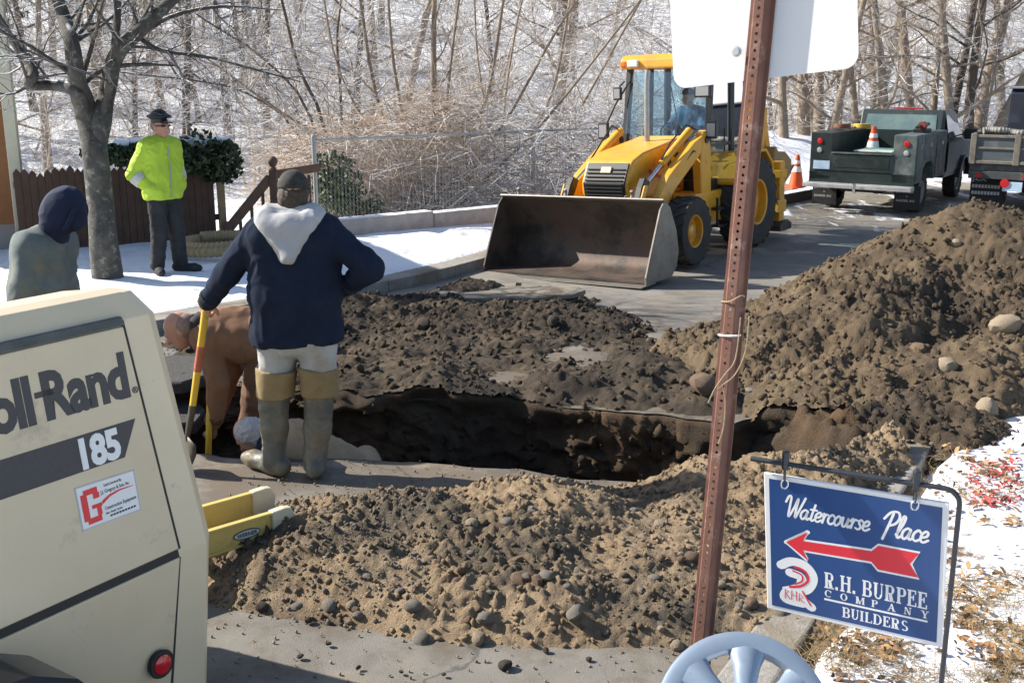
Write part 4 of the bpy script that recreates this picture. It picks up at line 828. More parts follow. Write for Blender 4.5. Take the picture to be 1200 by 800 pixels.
# ---------------------------------------------------------------- plastic wheel cover leaning at the foot of the post
def wheel_cover():
    root = tag(empty('wheel_cover', (.745, 3.08, float(gz(.745, 3.08)) + .02)), 'silver seven-spoke plastic wheel cover leaning at the foot of the rusty post', 'wheel cover')
    sil = mat('silver_plastic', (.30, .37, .46), .32, c2=(.26, .33, .42), scale=6, metal=.35, dirt=(.24, .22, .19), dscale=14, dlow=.62, dhigh=.74); dk = mat('cover_grey_plastic', (.16, .17, .19), .6)  # second plastic is plain dark grey, for the retaining wire
    M = Matrix.Translation((0, 0, .215)) @ Matrix.Rotation(R(-10), 4, 'Z') @ Matrix.Rotation(R(52), 4, 'X'); ro = .285
    m = MB(M=M); m.lathe([(ro - .012, -.03), (ro, -.014), (ro - .004, .004), (ro - .026, .014), (ro - .058, .010), (ro - .072, -.012), (ro - .07, -.04)], 56); m.build('rim_ring', sil, root, smooth=50)
    m = MB(M=M)
    for i in range(7):
        a = R(88 + 360 / 7 * i); c, s = math.cos(a), math.sin(a)
        P = [(.03, .030, .026), (.10, .034, .03), (.17, .044, .024), (.235, .072, .006)]; vs = []
        for (r, w, z) in P:
            for (k, dz) in ((-1, -.02), (-.75, 0), (0, .006), (.75, 0), (1, -.02)): x, y = r, k * w; vs.append((x * c - y * s, x * s + y * c, z + dz))
        m.add(vs, [(j * 5 + q, j * 5 + q + 1, j * 5 + 6 + q, j * 5 + 5 + q) for j in range(3) for q in range(4)])
    m.build('spokes', sil, root, smooth=60)
    m = MB(M=M); m.lathe([(0, .036), (.03, .036), (.042, .030), (.052, .02), (.06, .0)], 28); m.build('centre_cap', sil, root, smooth=40)
    m = MB(M=M)
    for r in (ro - .03,):
        m.tube([(r * math.cos(t), r * math.sin(t), -.032) for t in np.linspace(0, 6.283, 49)], .004, 6)
    m.build('retaining_wire', dk, root)
wheel_cover()

# ---------------------------------------------------------------- stepladder lying on the ground
def ladder():
    a, b = on_road(248, 682), on_road(345, 650); d = (b - a); d.z = 0; d.normalize(); n = Vector((-d.y, d.x, 0))
    root = tag(empty('step_ladder', (b.x, b.y, 0), math.atan2(d.y, d.x)), 'yellow fibreglass ladder lying on the asphalt behind the compressor', 'ladder')
    yl = mat('fibreglass_yellow', (.60, .46, .14), .5, c2=(.54, .40, .12), scale=8, dirt=(.3, .22, .1), dscale=16, dlow=.58, dhigh=.7); al = mat('aluminium', (.62, .62, .6), .4, metal=.6, var=.2, scale=30); cap = mat('shoe_pale', (.62, .56, .42), .6, var=.2)
    for k, (y, x1, z0) in enumerate(((0, 0, .125), (.30, .06, .12))):
        T = Matrix.Translation((0, y, 0)); m = MB(M=T)
        for (z0_, z1_, w) in ((z0, z0 + .012, .034), (z0 + .115, z0 + .127, .034), (z0, z0 + .127, .006)):
            m.box((-1.5, -w / 2 + .015, z0_ + (.0005 if w < .01 else 0)), (x1 - .05, w / 2 + .015, z1_ - (.0005 if w < .01 else 0)))
        r = m.build('rail', yl, root, bevel=.003)
        e = MB(M=T).prism([(x1 - .11, z0 - .004), (x1 - .02, z0 - .004), (x1 + .012, z0 + .02), (x1 + .018, z0 + .08), (x1 - .005, z0 + .129), (x1 - .04, z0 + .135), (x1 - .11, z0 + .131)], -.006, .038, 'xz'); e.build('shoe', cap, r, bevel=.008, seg=2)
        if k == 0:
            o = MB(M=T); el = [(x1 - .24 + .072 * math.cos(t), z0 + .055 + .024 * math.sin(t)) for t in np.linspace(0, 6.283, 29)[:-1]]
            o.add([(p[0], .0085, p[1]) for p in el], [tuple(range(28))]); ov = o.build('maker_oval', mat('oval_navy', (.03, .04, .08), .5), r)
            o = MB(M=T); el2 = [(x1 - .24 + .066 * math.cos(t), z0 + .055 + .0185 * math.sin(t)) for t in np.linspace(0, 6.283, 29)[:-1]]
            o.add([(p[0], .0078, p[1]) for p in el2], [tuple(range(28))]); o.build('maker_field', mat('oval_grey', (.55, .56, .55), .5), r)
            text('WERNER', .027, MATS['oval_navy'], 'lettering', r, T @ frame((x1 - .293, .0068, z0 + .046), (1, 0, 0), (0, 0, 1)), bold=.0007, xs=.95, depth=.0003, shear=.2)
    for x in (-.18, -.48, -.78, -1.1): MB().box((x - .035, .018, .11), (x + .035, .30, .132)).build('rung', al, root, bevel=.006)
ladder()
# ---------------------------------------------------------------- people
skin = mat('skin', (.50, .28, .20), .55, c2=(.44, .23, .16), scale=18, spec=.35)
def V3(*a): return Vector(a)
def basis(f, up=(0, 0, 1)):                                   # rows used as columns: right, forward, up of a head or torso
    f = Vector(f).normalized(); u = Vector(up); r = f.cross(u).normalized(); u = r.cross(f); return r, f, u
def rot3(r, f, u): return [[r.x, f.x, u.x], [r.y, f.y, u.y], [r.z, f.z, u.z]]
def head_prims(c, f, up=(0, 0, 1), s=1.0):
    r, f, u = basis(f, up); M = rot3(r, f, u); P = lambda a, b, d: Vector(c) + (r * a + f * b + u * d) * s
    pr = [('e', P(0, -.008, .025), (.076 * s, .096 * s, .092 * s), M), ('e', P(0, .028, -.045), (.058 * s, .066 * s, .078 * s), M, .03), ('e', P(0, .062, -.088), (.032 * s, .03 * s, .025 * s), M, .03),
          ('c', P(0, .085, .01), P(0, .112, -.028), .010 * s, .016 * s, .012), ('e', P(0, .088, -.062), (.026 * s, .012 * s, .009 * s), M, .008), ('c', P(-.03, .082, .022), P(.03, .082, .022), .012 * s, .012 * s, .015)]
    for k in (-1, 1):
        pr.append(('e', P(k * .078, -.008, -.012), (.012 * s, .022 * s, .034 * s), M, .006)); pr.append(('e', P(k * .032, .076, .0), (.013 * s, .008 * s, .009 * s), M, .006))
    return pr
def hand_prims(w, d, palm_n, s=1.0, curl=.5):
    """w wrist, d finger direction, palm_n palm normal"""
    w = Vector(w); d = Vector(d).normalized(); n = Vector(palm_n); n = (n - d * n.dot(d)).normalized(); t = d.cross(n); pr = []
    for k in (-1.2, -.4, .4, 1.2): pr.append(('c', w, w + d * .085 * s + t * k * .019 * s, .020 * s, .014 * s, .012))
    for k, L in ((-1.35, .062), (-.45, .075), (.45, .08), (1.35, .070)):
        a = w + d * .085 * s + t * k * .02 * s; b = a + (d * math.cos(curl) + n * math.sin(curl)) * L * .5 * s; c = b + (d * math.cos(curl * 2.4) + n * math.sin(curl * 2.4)) * L * .5 * s
        pr += [('c', a, b, .0105 * s, .0098 * s, .004), ('c', b, c, .0098 * s, .0085 * s, .004)]
    a = w + d * .02 * s + t * .03 * s; b = a + (d * .6 + t * .6 + n * .5).normalized() * .045 * s; c = b + (d * .8 + t * .1 + n * .6).normalized() * .035 * s
    pr += [('c', a, b, .016 * s, .013 * s, .012), ('c', b, c, .012 * s, .010 * s, .006)]
    return pr
def limb(a, b, c, r0, r1, r2): return [('c', a, b, r0, r1), ('c', b, c, r1, r2)]
def torso(sl, sr, hl, hr, nk, t, bl=1.0):
    sl, sr, hl, hr, nk = map(Vector, (sl, sr, hl, hr, nk)); mS, mH = (sl + sr) / 2, (hl + hr) / 2
    a = sl.lerp(sr, .14); b = sr.lerp(sl, .14); w1 = a.lerp(hl, .55).lerp(mS.lerp(mH, .55), .1); w2 = b.lerp(hr, .55).lerp(mS.lerp(mH, .55), .1)
    return [('c', a, b, t * .82, t * .82, .06), ('c', a, w1, t * .85, t * .95 * bl, .06), ('c', b, w2, t * .85, t * .95 * bl, .06), ('c', w1, hl, t * .95 * bl, t * .9 * bl, .06), ('c', w2, hr, t * .95 * bl, t * .9 * bl, .06),
            ('c', mS, mH, t, t * 1.05 * bl, .06), ('c', mS.lerp(nk, .3), nk, t * .6, t * .45, .05)]
def shoe(an, d, L=.27, r=.048):
    an = Vector(an); d = Vector(d).normalized(); h = an.copy(); h.z -= 0; g = an.z - .09
    heel = Vector((an.x - d.x * .06, an.y - d.y * .06, g + .045)); ball = Vector((an.x + d.x * (L - .13), an.y + d.y * (L - .13), g + .042)); toe = Vector((an.x + d.x * (L - .075), an.y + d.y * (L - .075), g + .038))
    return [('c', heel, ball, r, r * 1.0, .02), ('c', ball, toe, r * 1.0, r * .8, .02), ('c', an + Vector((0, 0, .02)), heel.lerp(ball, .3), r * 1.0, r, .03)], g
def person(label, J, face, kit, name='person'):
    """J: joints in world metres; body is one mesh, clothes are its children"""
    g = min(J['aL'][2], J['aR'][2]); b = [('c', J['neck'], J['head'], .058, .055, .03)] + head_prims(J['head'], face, J.get('up', (0, 0, 1)))
    b += torso(J['sL'], J['sR'], J['hL'], J['hR'], J['neck'], .085)
    for s in 'LR':
        b += limb(J['s' + s], J['e' + s], J['w' + s], .046, .036, .026); b += limb(J['h' + s], J['k' + s], J['a' + s], .07, .05, .038)
        hd = J.get('f' + s) or (Vector(J['w' + s]) - Vector(J['e' + s])); b += hand_prims(J['w' + s], hd, J.get('n' + s, (0, 0, -1) if abs(Vector(hd).normalized().z) < .8 else (1, 0, 0)), 1.0, J.get('curl', .5))
        b += shoe(J['a' + s], J['t' + s], .22, .036)[0]
    o = sdf_obj(name, b, .0085, skin, None, k=.02); tag(o, label, 'person')
    for (nm, prims, h, m, kw) in kit(J): sdf_obj(nm, prims, h, m, o, **kw)
    return o
def jacket(J, t=.135, ra=(.078, .066, .052), bl=1.0, hem=None, k=.035):
    pr = torso(J['sL'], J['sR'], J['hL'], J['hR'], J['neck'], t, bl)
    for s in 'LR': pr += [x + (.018,) for x in limb(J['s' + s], J['e' + s], J['w' + s], *ra)]
    return pr
def trousers(J, r=(.108, .085, .075), k=.03):
    hl, hr = Vector(J['hL']), Vector(J['hR']); pr = [('c', hl + Vector((0, 0, .04)), hr + Vector((0, 0, .04)), .118, .118, .05), ('c', hl + Vector((0, 0, .12)), hr + Vector((0, 0, .12)), .108, .108, .05)]
    for s in 'LR': pr += limb(J['h' + s], J['k' + s], J['a' + s], *r)
    return pr
def cap_obj(name, c, f, m, parent, brim=True, up=(0, 0, 1), s=1.0, back=False):
    r, f, u = basis(f, up); P = lambda a, b, d: Vector(c) + (r * a + f * b + u * d) * s; M = rot3(r, f, u)
    pr = [('e', P(0, -.008, .032), (.086 * s, .105 * s, .098 * s), M)]; o = sdf_obj(name, pr, .007, m, parent, k=.01, cuts=[(P(0, 0, .025), -u)], wr=.0015, wrs=30)
    if brim: sdf_obj('brim', [('e', P(0, .10, .026), (.075 * s, .085 * s, .008 * s), M, .004)], .005, m, o, k=.004)
    return o
denim = mat('denim_pale', (.43, .46, .47), .9, c2=(.27, .30, .32), scale=5, bump=.002, bscale=140, dirt=(.34, .28, .20), dscale=4, dlow=.5, dhigh=.7)
navy = mat('fleece_navy', (.017, .026, .05), .95, c2=(.011, .017, .033), scale=6, bump=.003, bscale=160, spec=.15)
greyfl = mat('fleece_grey', (.46, .46, .47), .95, c2=(.40, .40, .41), scale=10, bump=.003, bscale=160, spec=.1)
rubber = mat('boot_rubber', (.115, .12, .105), .5, c2=(.075, .08, .07), scale=7, dirt=(.20, .16, .10), dscale=5, dlow=.45, dhigh=.65, bump=.002, bscale=60)
cuff_m = mat('boot_cuff_tan', (.27, .205, .10), .8, c2=(.20, .15, .075), scale=9, bump=.003, bscale=50)
# 1. man standing at the trench edge, back to the viewer, leaning on a shovel
J1 = dict(head=V3(-1.21, 6.02, 1.63), neck=V3(-1.225, 5.97, 1.48), sL=V3(-1.42, 5.95, 1.405), sR=V3(-1.00, 5.95, 1.41), eL=V3(-1.61, 6.0, 1.19), wL=V3(-1.745, 6.08, 1.02), eR=V3(-.775, 5.87, 1.25), wR=V3(-.93, 6.0, 1.12),
          hL=V3(-1.33, 5.99, .82), hR=V3(-1.12, 5.99, .83), kL=V3(-1.385, 6.04, .44), kR=V3(-1.115, 6.03, .45), aL=V3(-1.395, 5.99, .10), aR=V3(-1.155, 5.97, .10), tL=(-.75, .55, 0), tR=(-.15, 1, 0),
          fL=V3(-.35, .25, -.9), nL=(.2, .6, -.1), fR=V3(-.5, .7, -.3), nR=(-.3, -.6, -.4), curl=1.0)
def kit1(J):
    bl, g = shoe(J['aL'], J['tL'], .31, .056); br, g2 = shoe(J['aR'], J['tR'], .31, .056); n = V3(-1.22, 5.98, 1.47)
    yield ('jeans', trousers(J, (.118, .088, .08)) + [('c', J['hL'] + V3(.02, -.06, .0), J['hR'] + V3(-.02, -.06, .0), .09, .09, .05)], .012, denim, dict(k=.03, wr=.014, wrs=13, cuts=[(V3(0, 0, .51), (0, 0, -1))]))
    yield ('sweatshirt', jacket(J, .142, (.088, .076, .055), 1.06) + [('c', J['hL'] + V3(-.03, -.02, .03), J['hR'] + V3(.03, -.02, .03), .13, .13, .05)], .012, navy, dict(k=.045, wr=.012, wrs=11, cuts=[(V3(-1.2, 6, .80), (.06, 0, -1))]))
    yield ('hood', [('e', n + V3(0, -.125, -.0), (.15, .06, .085), None), ('c', n + V3(-.125, -.10, .03), n + V3(0, -.175, -.15), .06, .035), ('c', n + V3(.125, -.10, .03), n + V3(0, -.175, -.15), .06, .035), ('c', n + V3(-.12, -.02, .05), n + V3(.12, -.02, .05), .07, .07), ('c', n + V3(-.13, -.06, .05), n + V3(-.10, .06, .02), .06, .055), ('c', n + V3(.13, -.06, .05), n + V3(.10, .06, .02), .06, .055)], .010, greyfl, dict(k=.035, wr=.008, wrs=14))
    for s in 'LR':
        e, w = J['e' + s], J['w' + s]; d = (w - e).normalized(); yield ('cuff', [('c', e.lerp(w, .8), w + d * .02, .064, .058)], .009, mat('rib_navy', (.011, .016, .03), .95, bump=.004, bscale=220), dict(k=.01, wr=.003, wrs=30, cuts=[(e.lerp(w, .84), -d), (w - d * .005, d)]))
    for s, b in (('L', bl), ('R', br)):
        kn, an = J['k' + s], J['a' + s]; yield ('boot', b + [('c', kn + V3(0, 0, .12), kn.lerp(an, .5), .098, .078, .03), ('c', kn.lerp(an, .5), an, .076, .066, .03)], .010, rubber, dict(k=.025, wr=.005, wrs=15, stretch=(1, 1, 2.2), cuts=[(V3(0, 0, .56), (0, 0, 1)), (V3(0, 0, .004), (0, 0, -1))]))
        hp = J['h' + s]; yield ('boot_cuff', [('c', kn, kn.lerp(hp, .62), .108, .122, .02)], .010, cuff_m, dict(k=.02, wr=.006, wrs=12, cuts=[(kn.lerp(hp, .52), (.1, 0, 1)), (kn + V3(0, 0, .025), (0, 0, -1))]))
w1 = person('man in navy sweatshirt and grey hood leaning on a shovel at the trench edge', J1, (.05, 1, -.12), kit1)
hair_m = mat('hair_brown', (.075, .05, .033), .7, var=.5, scale=60, bump=.006, bscale=120)
sdf_obj('hair', [('e', J1['head'] + V3(0, -.02, .0), (.085, .092, .085), None), ('e', J1['head'] + V3(0, -.055, -.045), (.074, .05, .05), None)], .008, hair_m, w1, k=.02, wr=.008, wrs=40, cuts=[(J1['head'] + V3(0, .03, 0), (0, 1, 0))])
cap_obj('cap', J1['head'] + V3(0, 0, .012), (.05, 1, -.1), mat('cap_camo', (.045, .045, .038), .9, c2=(.018, .018, .018), scale=28), w1, True)
# 2. man in brown bending into the trench
J2 = dict(head=V3(-2.27, 6.96, .64), up=(-.6, -.1, .75), neck=V3(-2.13, 7.0, .65), sL=V3(-2.04, 7.2, .58), sR=V3(-2.06, 6.86, .60), eL=V3(-2.02, 7.24, .28), wL=V3(-2.1, 7.1, .02), eR=V3(-1.99, 6.80, .31), wR=V3(-2.05, 6.83, .04),
          hL=V3(-1.72, 7.2, .55), hR=V3(-1.72, 6.98, .54), kL=V3(-1.86, 7.2, .02), kR=V3(-1.83, 6.98, .0), aL=V3(-1.76, 7.22, -.52), aR=V3(-1.74, 6.96, -.52), tL=(-1, .1, 0), tR=(-1, -.1, 0), fL=V3(-.1, -.1, -1), fR=V3(-.05, 0, -1), nL=(-1, 0, 0), nR=(-1, 0, 0), curl=1.0)
for k_ in list(J2):
    if isinstance(J2[k_], Vector) and k_[0] not in 'f': J2[k_] = J2[k_] + V3(.07, 0, 0)
brown = mat('duck_brown', (.235, .122, .066), .95, c2=(.165, .086, .048), scale=6, bump=.002, bscale=120, dirt=(.12, .08, .05), dscale=5, dlow=.55, dhigh=.7)
glove = mat('glove_tan', (.20, .15, .075), .9, var=.4, scale=20)
def kit2(J):
    yield ('jacket', torso(J['sL'], J['sR'], J['hL'], J['hR'], J['neck'], .140, 1.02) + [('c', V3(-1.93, 7.03, .66), V3(-1.71, 7.08, .64), .12, .12, .06)] + sum(([x + (.018,) for x in limb(J['s' + s], J['e' + s], J['w' + s], .085, .072, .055)] for s in 'LR'), []), .012, brown, dict(k=.06, wr=.011, wrs=12))
    yield ('trousers', trousers(J, (.118, .088, .078)), .012, mat('duck_trousers', (.155, .08, .047), .92, c2=(.10, .054, .034), scale=6, bump=.002, bscale=120), dict(k=.03, wr=.010, wrs=13, stretch=(1, 1, .6)))
    yield ('collar', [('c', V3(-2.06, 6.90, .70), V3(-2.08, 7.05, .70), .045, .045), ('c', V3(-2.06, 6.90, .70), V3(-2.09, 6.91, .55), .04, .036)], .010, mat('collar_dark', (.03, .027, .027), .9, bump=.003, bscale=80), dict(k=.03, wr=.004))
    hm = (J['hL'] + J['hR']) / 2; sm = (J['sL'] + J['sR']) / 2; ax = (hm - sm).normalized()
    for s in 'LR':
        e, w = J['e' + s], J['w' + s]; d = (w - e).normalized(); yield ('cuff', [('c', e.lerp(w, .8), w + d * .02, .062, .060)], .009, mat('cuff_dark', (.10, .055, .032), .9), dict(k=.01, wr=.004, wrs=20, cuts=[(e.lerp(w, .82), -d), (w, d)]))
    for s in 'LR':
        w = J['w' + s]; yield ('glove', hand_prims(w, J['f' + s], (-1, 0, 0), 1.12, 1.0) + [('c', w + V3(0, 0, .05), w, .042, .036)], .008, glove, dict(k=.01))
        yield ('boot', shoe(J['a' + s], J['t' + s], .30, .055)[0], .010, rubber, dict(k=.02))
w2 = person('stooping bald man in a brown work suit reaching down into the trench', J2, (-.78, -.12, -.55), kit2)
stub = sdf_obj('hair', [('e', J2['head'] + V3(.035, .0, .025), (.088, .084, .086), None)], .008, mat('stubble', (.33, .22, .18), .9, var=.3, scale=50), w2, wr=.001, cuts=[(J2['head'] + V3(-.02, 0, 0), (-1, 0, -.35))])
# 3. white-haired man kneeling low in the trench
J3 = dict(head=V3(-1.66, 6.50, .065), up=(-.75, .2, .5), neck=V3(-1.55, 6.54, .03), sL=V3(-1.45, 6.72, -.06), sR=V3(-1.43, 6.42, -.05), eL=V3(-1.55, 6.85, -.30), wL=V3(-1.75, 6.86, -.45), eR=V3(-1.52, 6.42, -.30), wR=V3(-1.74, 6.52, -.42),
          hL=V3(-.98, 6.78, -.34), hR=V3(-.96, 6.54, -.34), kL=V3(-1.22, 6.80, -.55), kR=V3(-1.2, 6.52, -.55), aL=V3(-.86, 6.80, -.53), aR=V3(-.84, 6.54, -.53), tL=(.9, .2, 0), tR=(.9, -.2, 0), curl=.7)
tanj = mat('jacket_tan', (.42, .31, .19), .9, c2=(.32, .23, .14), scale=5, bump=.002, bscale=110, dirt=(.2, .14, .09), dscale=5, dlow=.55, dhigh=.7)
def kit3(J):
    yield ('jacket', torso(J['sL'], J['sR'], J['hL'], J['hR'], J['neck'], .14, 1.0) + [('c', V3(-1.38, 6.55, .02), V3(-.98, 6.62, -.24), .13, .13, .06)] + sum((limb(J['s' + s], J['e' + s], J['w' + s], .08, .068, .052) for s in 'LR'), []), .012, tanj, dict(k=.045, wr=.008, wrs=15))
    yield ('trousers', trousers(J, (.11, .085, .075)), .013, tanj, dict(k=.03, wr=.008))
    yield ('collar', [('c', V3(-1.56, 6.45, .04), V3(-1.57, 6.62, .04), .05, .05), ('c', V3(-1.56, 6.45, .04), V3(-1.56, 6.44, -.05), .05, .045)], .010, mat('collar_navy', (.02, .03, .07), .9), dict(k=.03))
    for s in 'LR': yield ('boot', shoe(J['a' + s], J['t' + s], .28, .05)[0], .011, rubber, dict(k=.02))
w3 = person('white-haired man in a tan jacket crouching low inside the trench', J3, (-.62, .15, -.75), kit3)
sdf_obj('hair', [('e', J3['head'] + V3(.01, -.012, .03), (.098, .092, .088), None), ('e', J3['head'] + V3(.05, -.01, .0), (.07, .088, .075), None)], .007, mat('hair_white', (.62, .62, .64), .8, c2=(.42, .42, .45), scale=40, bump=.012, bscale=110), w3, k=.02, wr=.010, wrs=45, cuts=[(J3['head'] + V3(-.05, 0, -.03), (-.6, .1, -.8))])
# 4. hooded man behind the compressor
J4 = dict(head=V3(-2.85, 6.86, 1.44), up=(.35, -.1, .9), neck=V3(-2.93, 6.9, 1.28), sL=V3(-2.99, 7.1, 1.19), sR=V3(-3.04, 6.72, 1.20), eL=V3(-3.0, 7.16, .92), wL=V3(-2.88, 7.02, .76), eR=V3(-3.07, 6.64, .92), wR=V3(-2.92, 6.70, .72),
          hL=V3(-3.08, 7.02, .74), hR=V3(-3.1, 6.80, .74), kL=V3(-3.02, 7.04, .40), kR=V3(-3.03, 6.78, .40), aL=V3(-3.1, 7.05, .09), aR=V3(-3.1, 6.76, .09), tL=(1, .1, 0), tR=(1, -.2, 0), curl=.8)
worn = mat('jacket_worn_grey', (.155, .185, .18), .9, c2=(.09, .115, .12), scale=4.5, bump=.002, bscale=120, dirt=(.20, .19, .13), dscale=4, dlow=.52, dhigh=.66)
def kit4(J):
    yield ('jacket', jacket(J, .148, (.088, .078, .06), 1.05), .012, worn, dict(k=.045, wr=.016, wrs=9, cuts=[(V3(0, 0, .66), (0, 0, -1))]))
    yield ('trousers', trousers(J, (.11, .085, .075)), .013, mat('work_trousers', (.09, .075, .055), .9, var=.4, scale=6), dict(k=.03, wr=.006))
    h = J['head']; yield ('hood', [('e', h + V3(-.01, .0, .01), (.118, .112, .15), [[.86, 0, .5], [0, 1, 0], [-.5, 0, .86]]), ('c', h + V3(-.04, 0, -.05), h + V3(-.08, .02, -.15), .10, .095), ('c', h + V3(.06, 0, .05), h + V3(.075, 0, -.06), .085, .07)], .010, mat('hood_navy', (.008, .018, .058), .9, c2=(.005, .011, .034), scale=7, bump=.002, bscale=120), dict(k=.05, wr=.006, wrs=12))
    for s in 'LR': yield ('boot', shoe(J['a' + s], J['t' + s], .29, .052)[0], .011, rubber, dict(k=.02))
hm_ = person('man with navy hood up and head bowed behind the compressor', J4, (.78, -.1, -.55), kit4)
hr_, hf_, hu_ = basis((.78, -.1, -.55), (.35, -.1, .9)); hc_ = J4['head'] + hf_ * .085
MB().tube([hc_ + (hr_ * math.cos(t) * .088 + hu_ * math.sin(t) * .115) + hf_ * (.018 * math.cos(2 * t)) for t in np.linspace(0, 6.283, 33)], .019, 8).build('hood_rim', MATS['hood_navy'], hm_, smooth=True)
# 5. traffic officer by the fence
def kit5(J):
    lime = mat('hi_vis_lime', (.46, .66, .045), .7, c2=(.40, .58, .04), scale=4, bump=.001, bscale=90); blk = mat('uniform_black', (.016, .018, .022), .85, c2=(.028, .03, .034), scale=6, bump=.002, bscale=80); sil = mat('reflective_tape', (.55, .57, .55), .4)
    yield ('jacket', jacket(J, .136, (.086, .080, .066), 1.0) + [('c', J['hL'] + V3(0, 0, .04), J['hR'] + V3(0, 0, .04), .14, .14, .06)], .012, lime, dict(k=.045, wr=.013, wrs=13, cuts=[(V3(0, 0, J['hL'].z - .04), (0, 0, -1))]))
    yield ('trousers', trousers(J, (.112, .088, .082)), .012, blk, dict(k=.03, wr=.012, wrs=15, cuts=[(V3(0, 0, J['aL'].z - .03), (0, 0, -1))]))
    yield ('collar', [('c', J['neck'] + V3(-.05, -.02, .0), J['neck'] + V3(.05, -.03, .0), .05, .05)], .010, blk, dict(k=.03))
    for s in 'LR':
        yield ('shoe', shoe(J['a' + s], J['t' + s], .30, .050)[0], .009, blk, dict(k=.02))
        e, w = J['e' + s], J['w' + s]; a, b = e.lerp(w, .18), e.lerp(w, .55); d = (w - e).normalized()
        yield ('sleeve_band', [('c', a - d * .03, b + d * .03, .0915, .0845)], .009, sil, dict(k=.01, cuts=[(a, -d), (b, d)]))
PZ = float(gz(-4.0, 12.38)); ff = Vector((.80, -.60, 0)); fr = Vector((ff.y, -ff.x, 0))     # facing, his right
def PO(r, f, z): return V3(-3.98, 12.38, PZ) + fr * r + ff * f + V3(0, 0, z)
J5 = dict(head=PO(0, .04, 1.665), neck=PO(0, .0, 1.50), sL=PO(-.19, 0, 1.43), sR=PO(.19, 0, 1.43), eL=PO(-.275, -.08, 1.15), eR=PO(.305, -.10, 1.15), wL=PO(-.19, .07, 1.0), wR=PO(.22, .07, 1.0),
          hL=PO(-.095, 0, .90), hR=PO(.095, 0, .90), kL=PO(-.12, .03, .49), kR=PO(.11, .02, .49), aL=PO(-.15, .02, .095), aR=PO(.13, -.03, .095), tL=ff + fr * -.5, tR=ff + fr * .5, fL=ff * .1 + fr * .9 + V3(0, 0, -.3), fR=ff * .1 - fr * .9 + V3(0, 0, -.3))
off = person('officer in lime green high visibility jacket and peaked cap by the fence', J5, (.93, -.35, -.02), kit5)
hd = J5['head']; r_, f_, u_ = basis((.93, -.35, .0)); P5 = lambda a, b, d: hd + r_ * a + f_ * b + u_ * d
capm = mat('cap_black', (.012, .013, .018), .5)
sdf_obj('peaked_cap', [('e', P5(0, -.005, .115), (.13, .14, .034), rot3(r_, f_, u_)), ('c', P5(0, -.01, .06), P5(0, -.005, .10), .088, .098)], .007, capm, off, k=.02, cuts=[(P5(0, 0, .045), -u_)])
sdf_obj('cap_peak', [('e', P5(0, .10, .045), (.075, .06, .008), rot3(r_, f_, u_))], .005, capm, off, k=.003)
sdf_obj('cap_badge', [('e', P5(0, .112, .085), (.018, .008, .02), rot3(r_, f_, u_))], .005, mat('badge_silver', (.6, .6, .62), .3, metal=.8), off)
sdf_obj('sunglasses', [('c', P5(-.06, .082, .012), P5(.06, .082, .012), .013, .013), ('c', P5(.07, .08, .012), P5(.08, -.0, .012), .006, .006), ('c', P5(-.07, .08, .012), P5(-.08, -.0, .012), .006, .006)], .005, MATS['cap_black'], off, k=.01)
sdf_obj('hair', [('e', P5(0, -.03, .01), (.083, .085, .075), rot3(r_, f_, u_))], .008, mat('hair_grey', (.25, .22, .2), .8, var=.3, scale=40), off, cuts=[(P5(0, .03, 0), f_), (P5(0, 0, -.06), -u_)])
c_ = P5(0, 0, 0)
zp = MB(); a_ = PO(.02, .165, 1.44); zp.tube([PO(.0, .147 + .012 * math.sin(t * 3), 1.46 - .58 * t) + ff * .004 for t in np.linspace(0, 1, 10)], .008, 6); zp.build('zip', mat('zip_grey', (.32, .33, .32), .5), off, smooth=True)

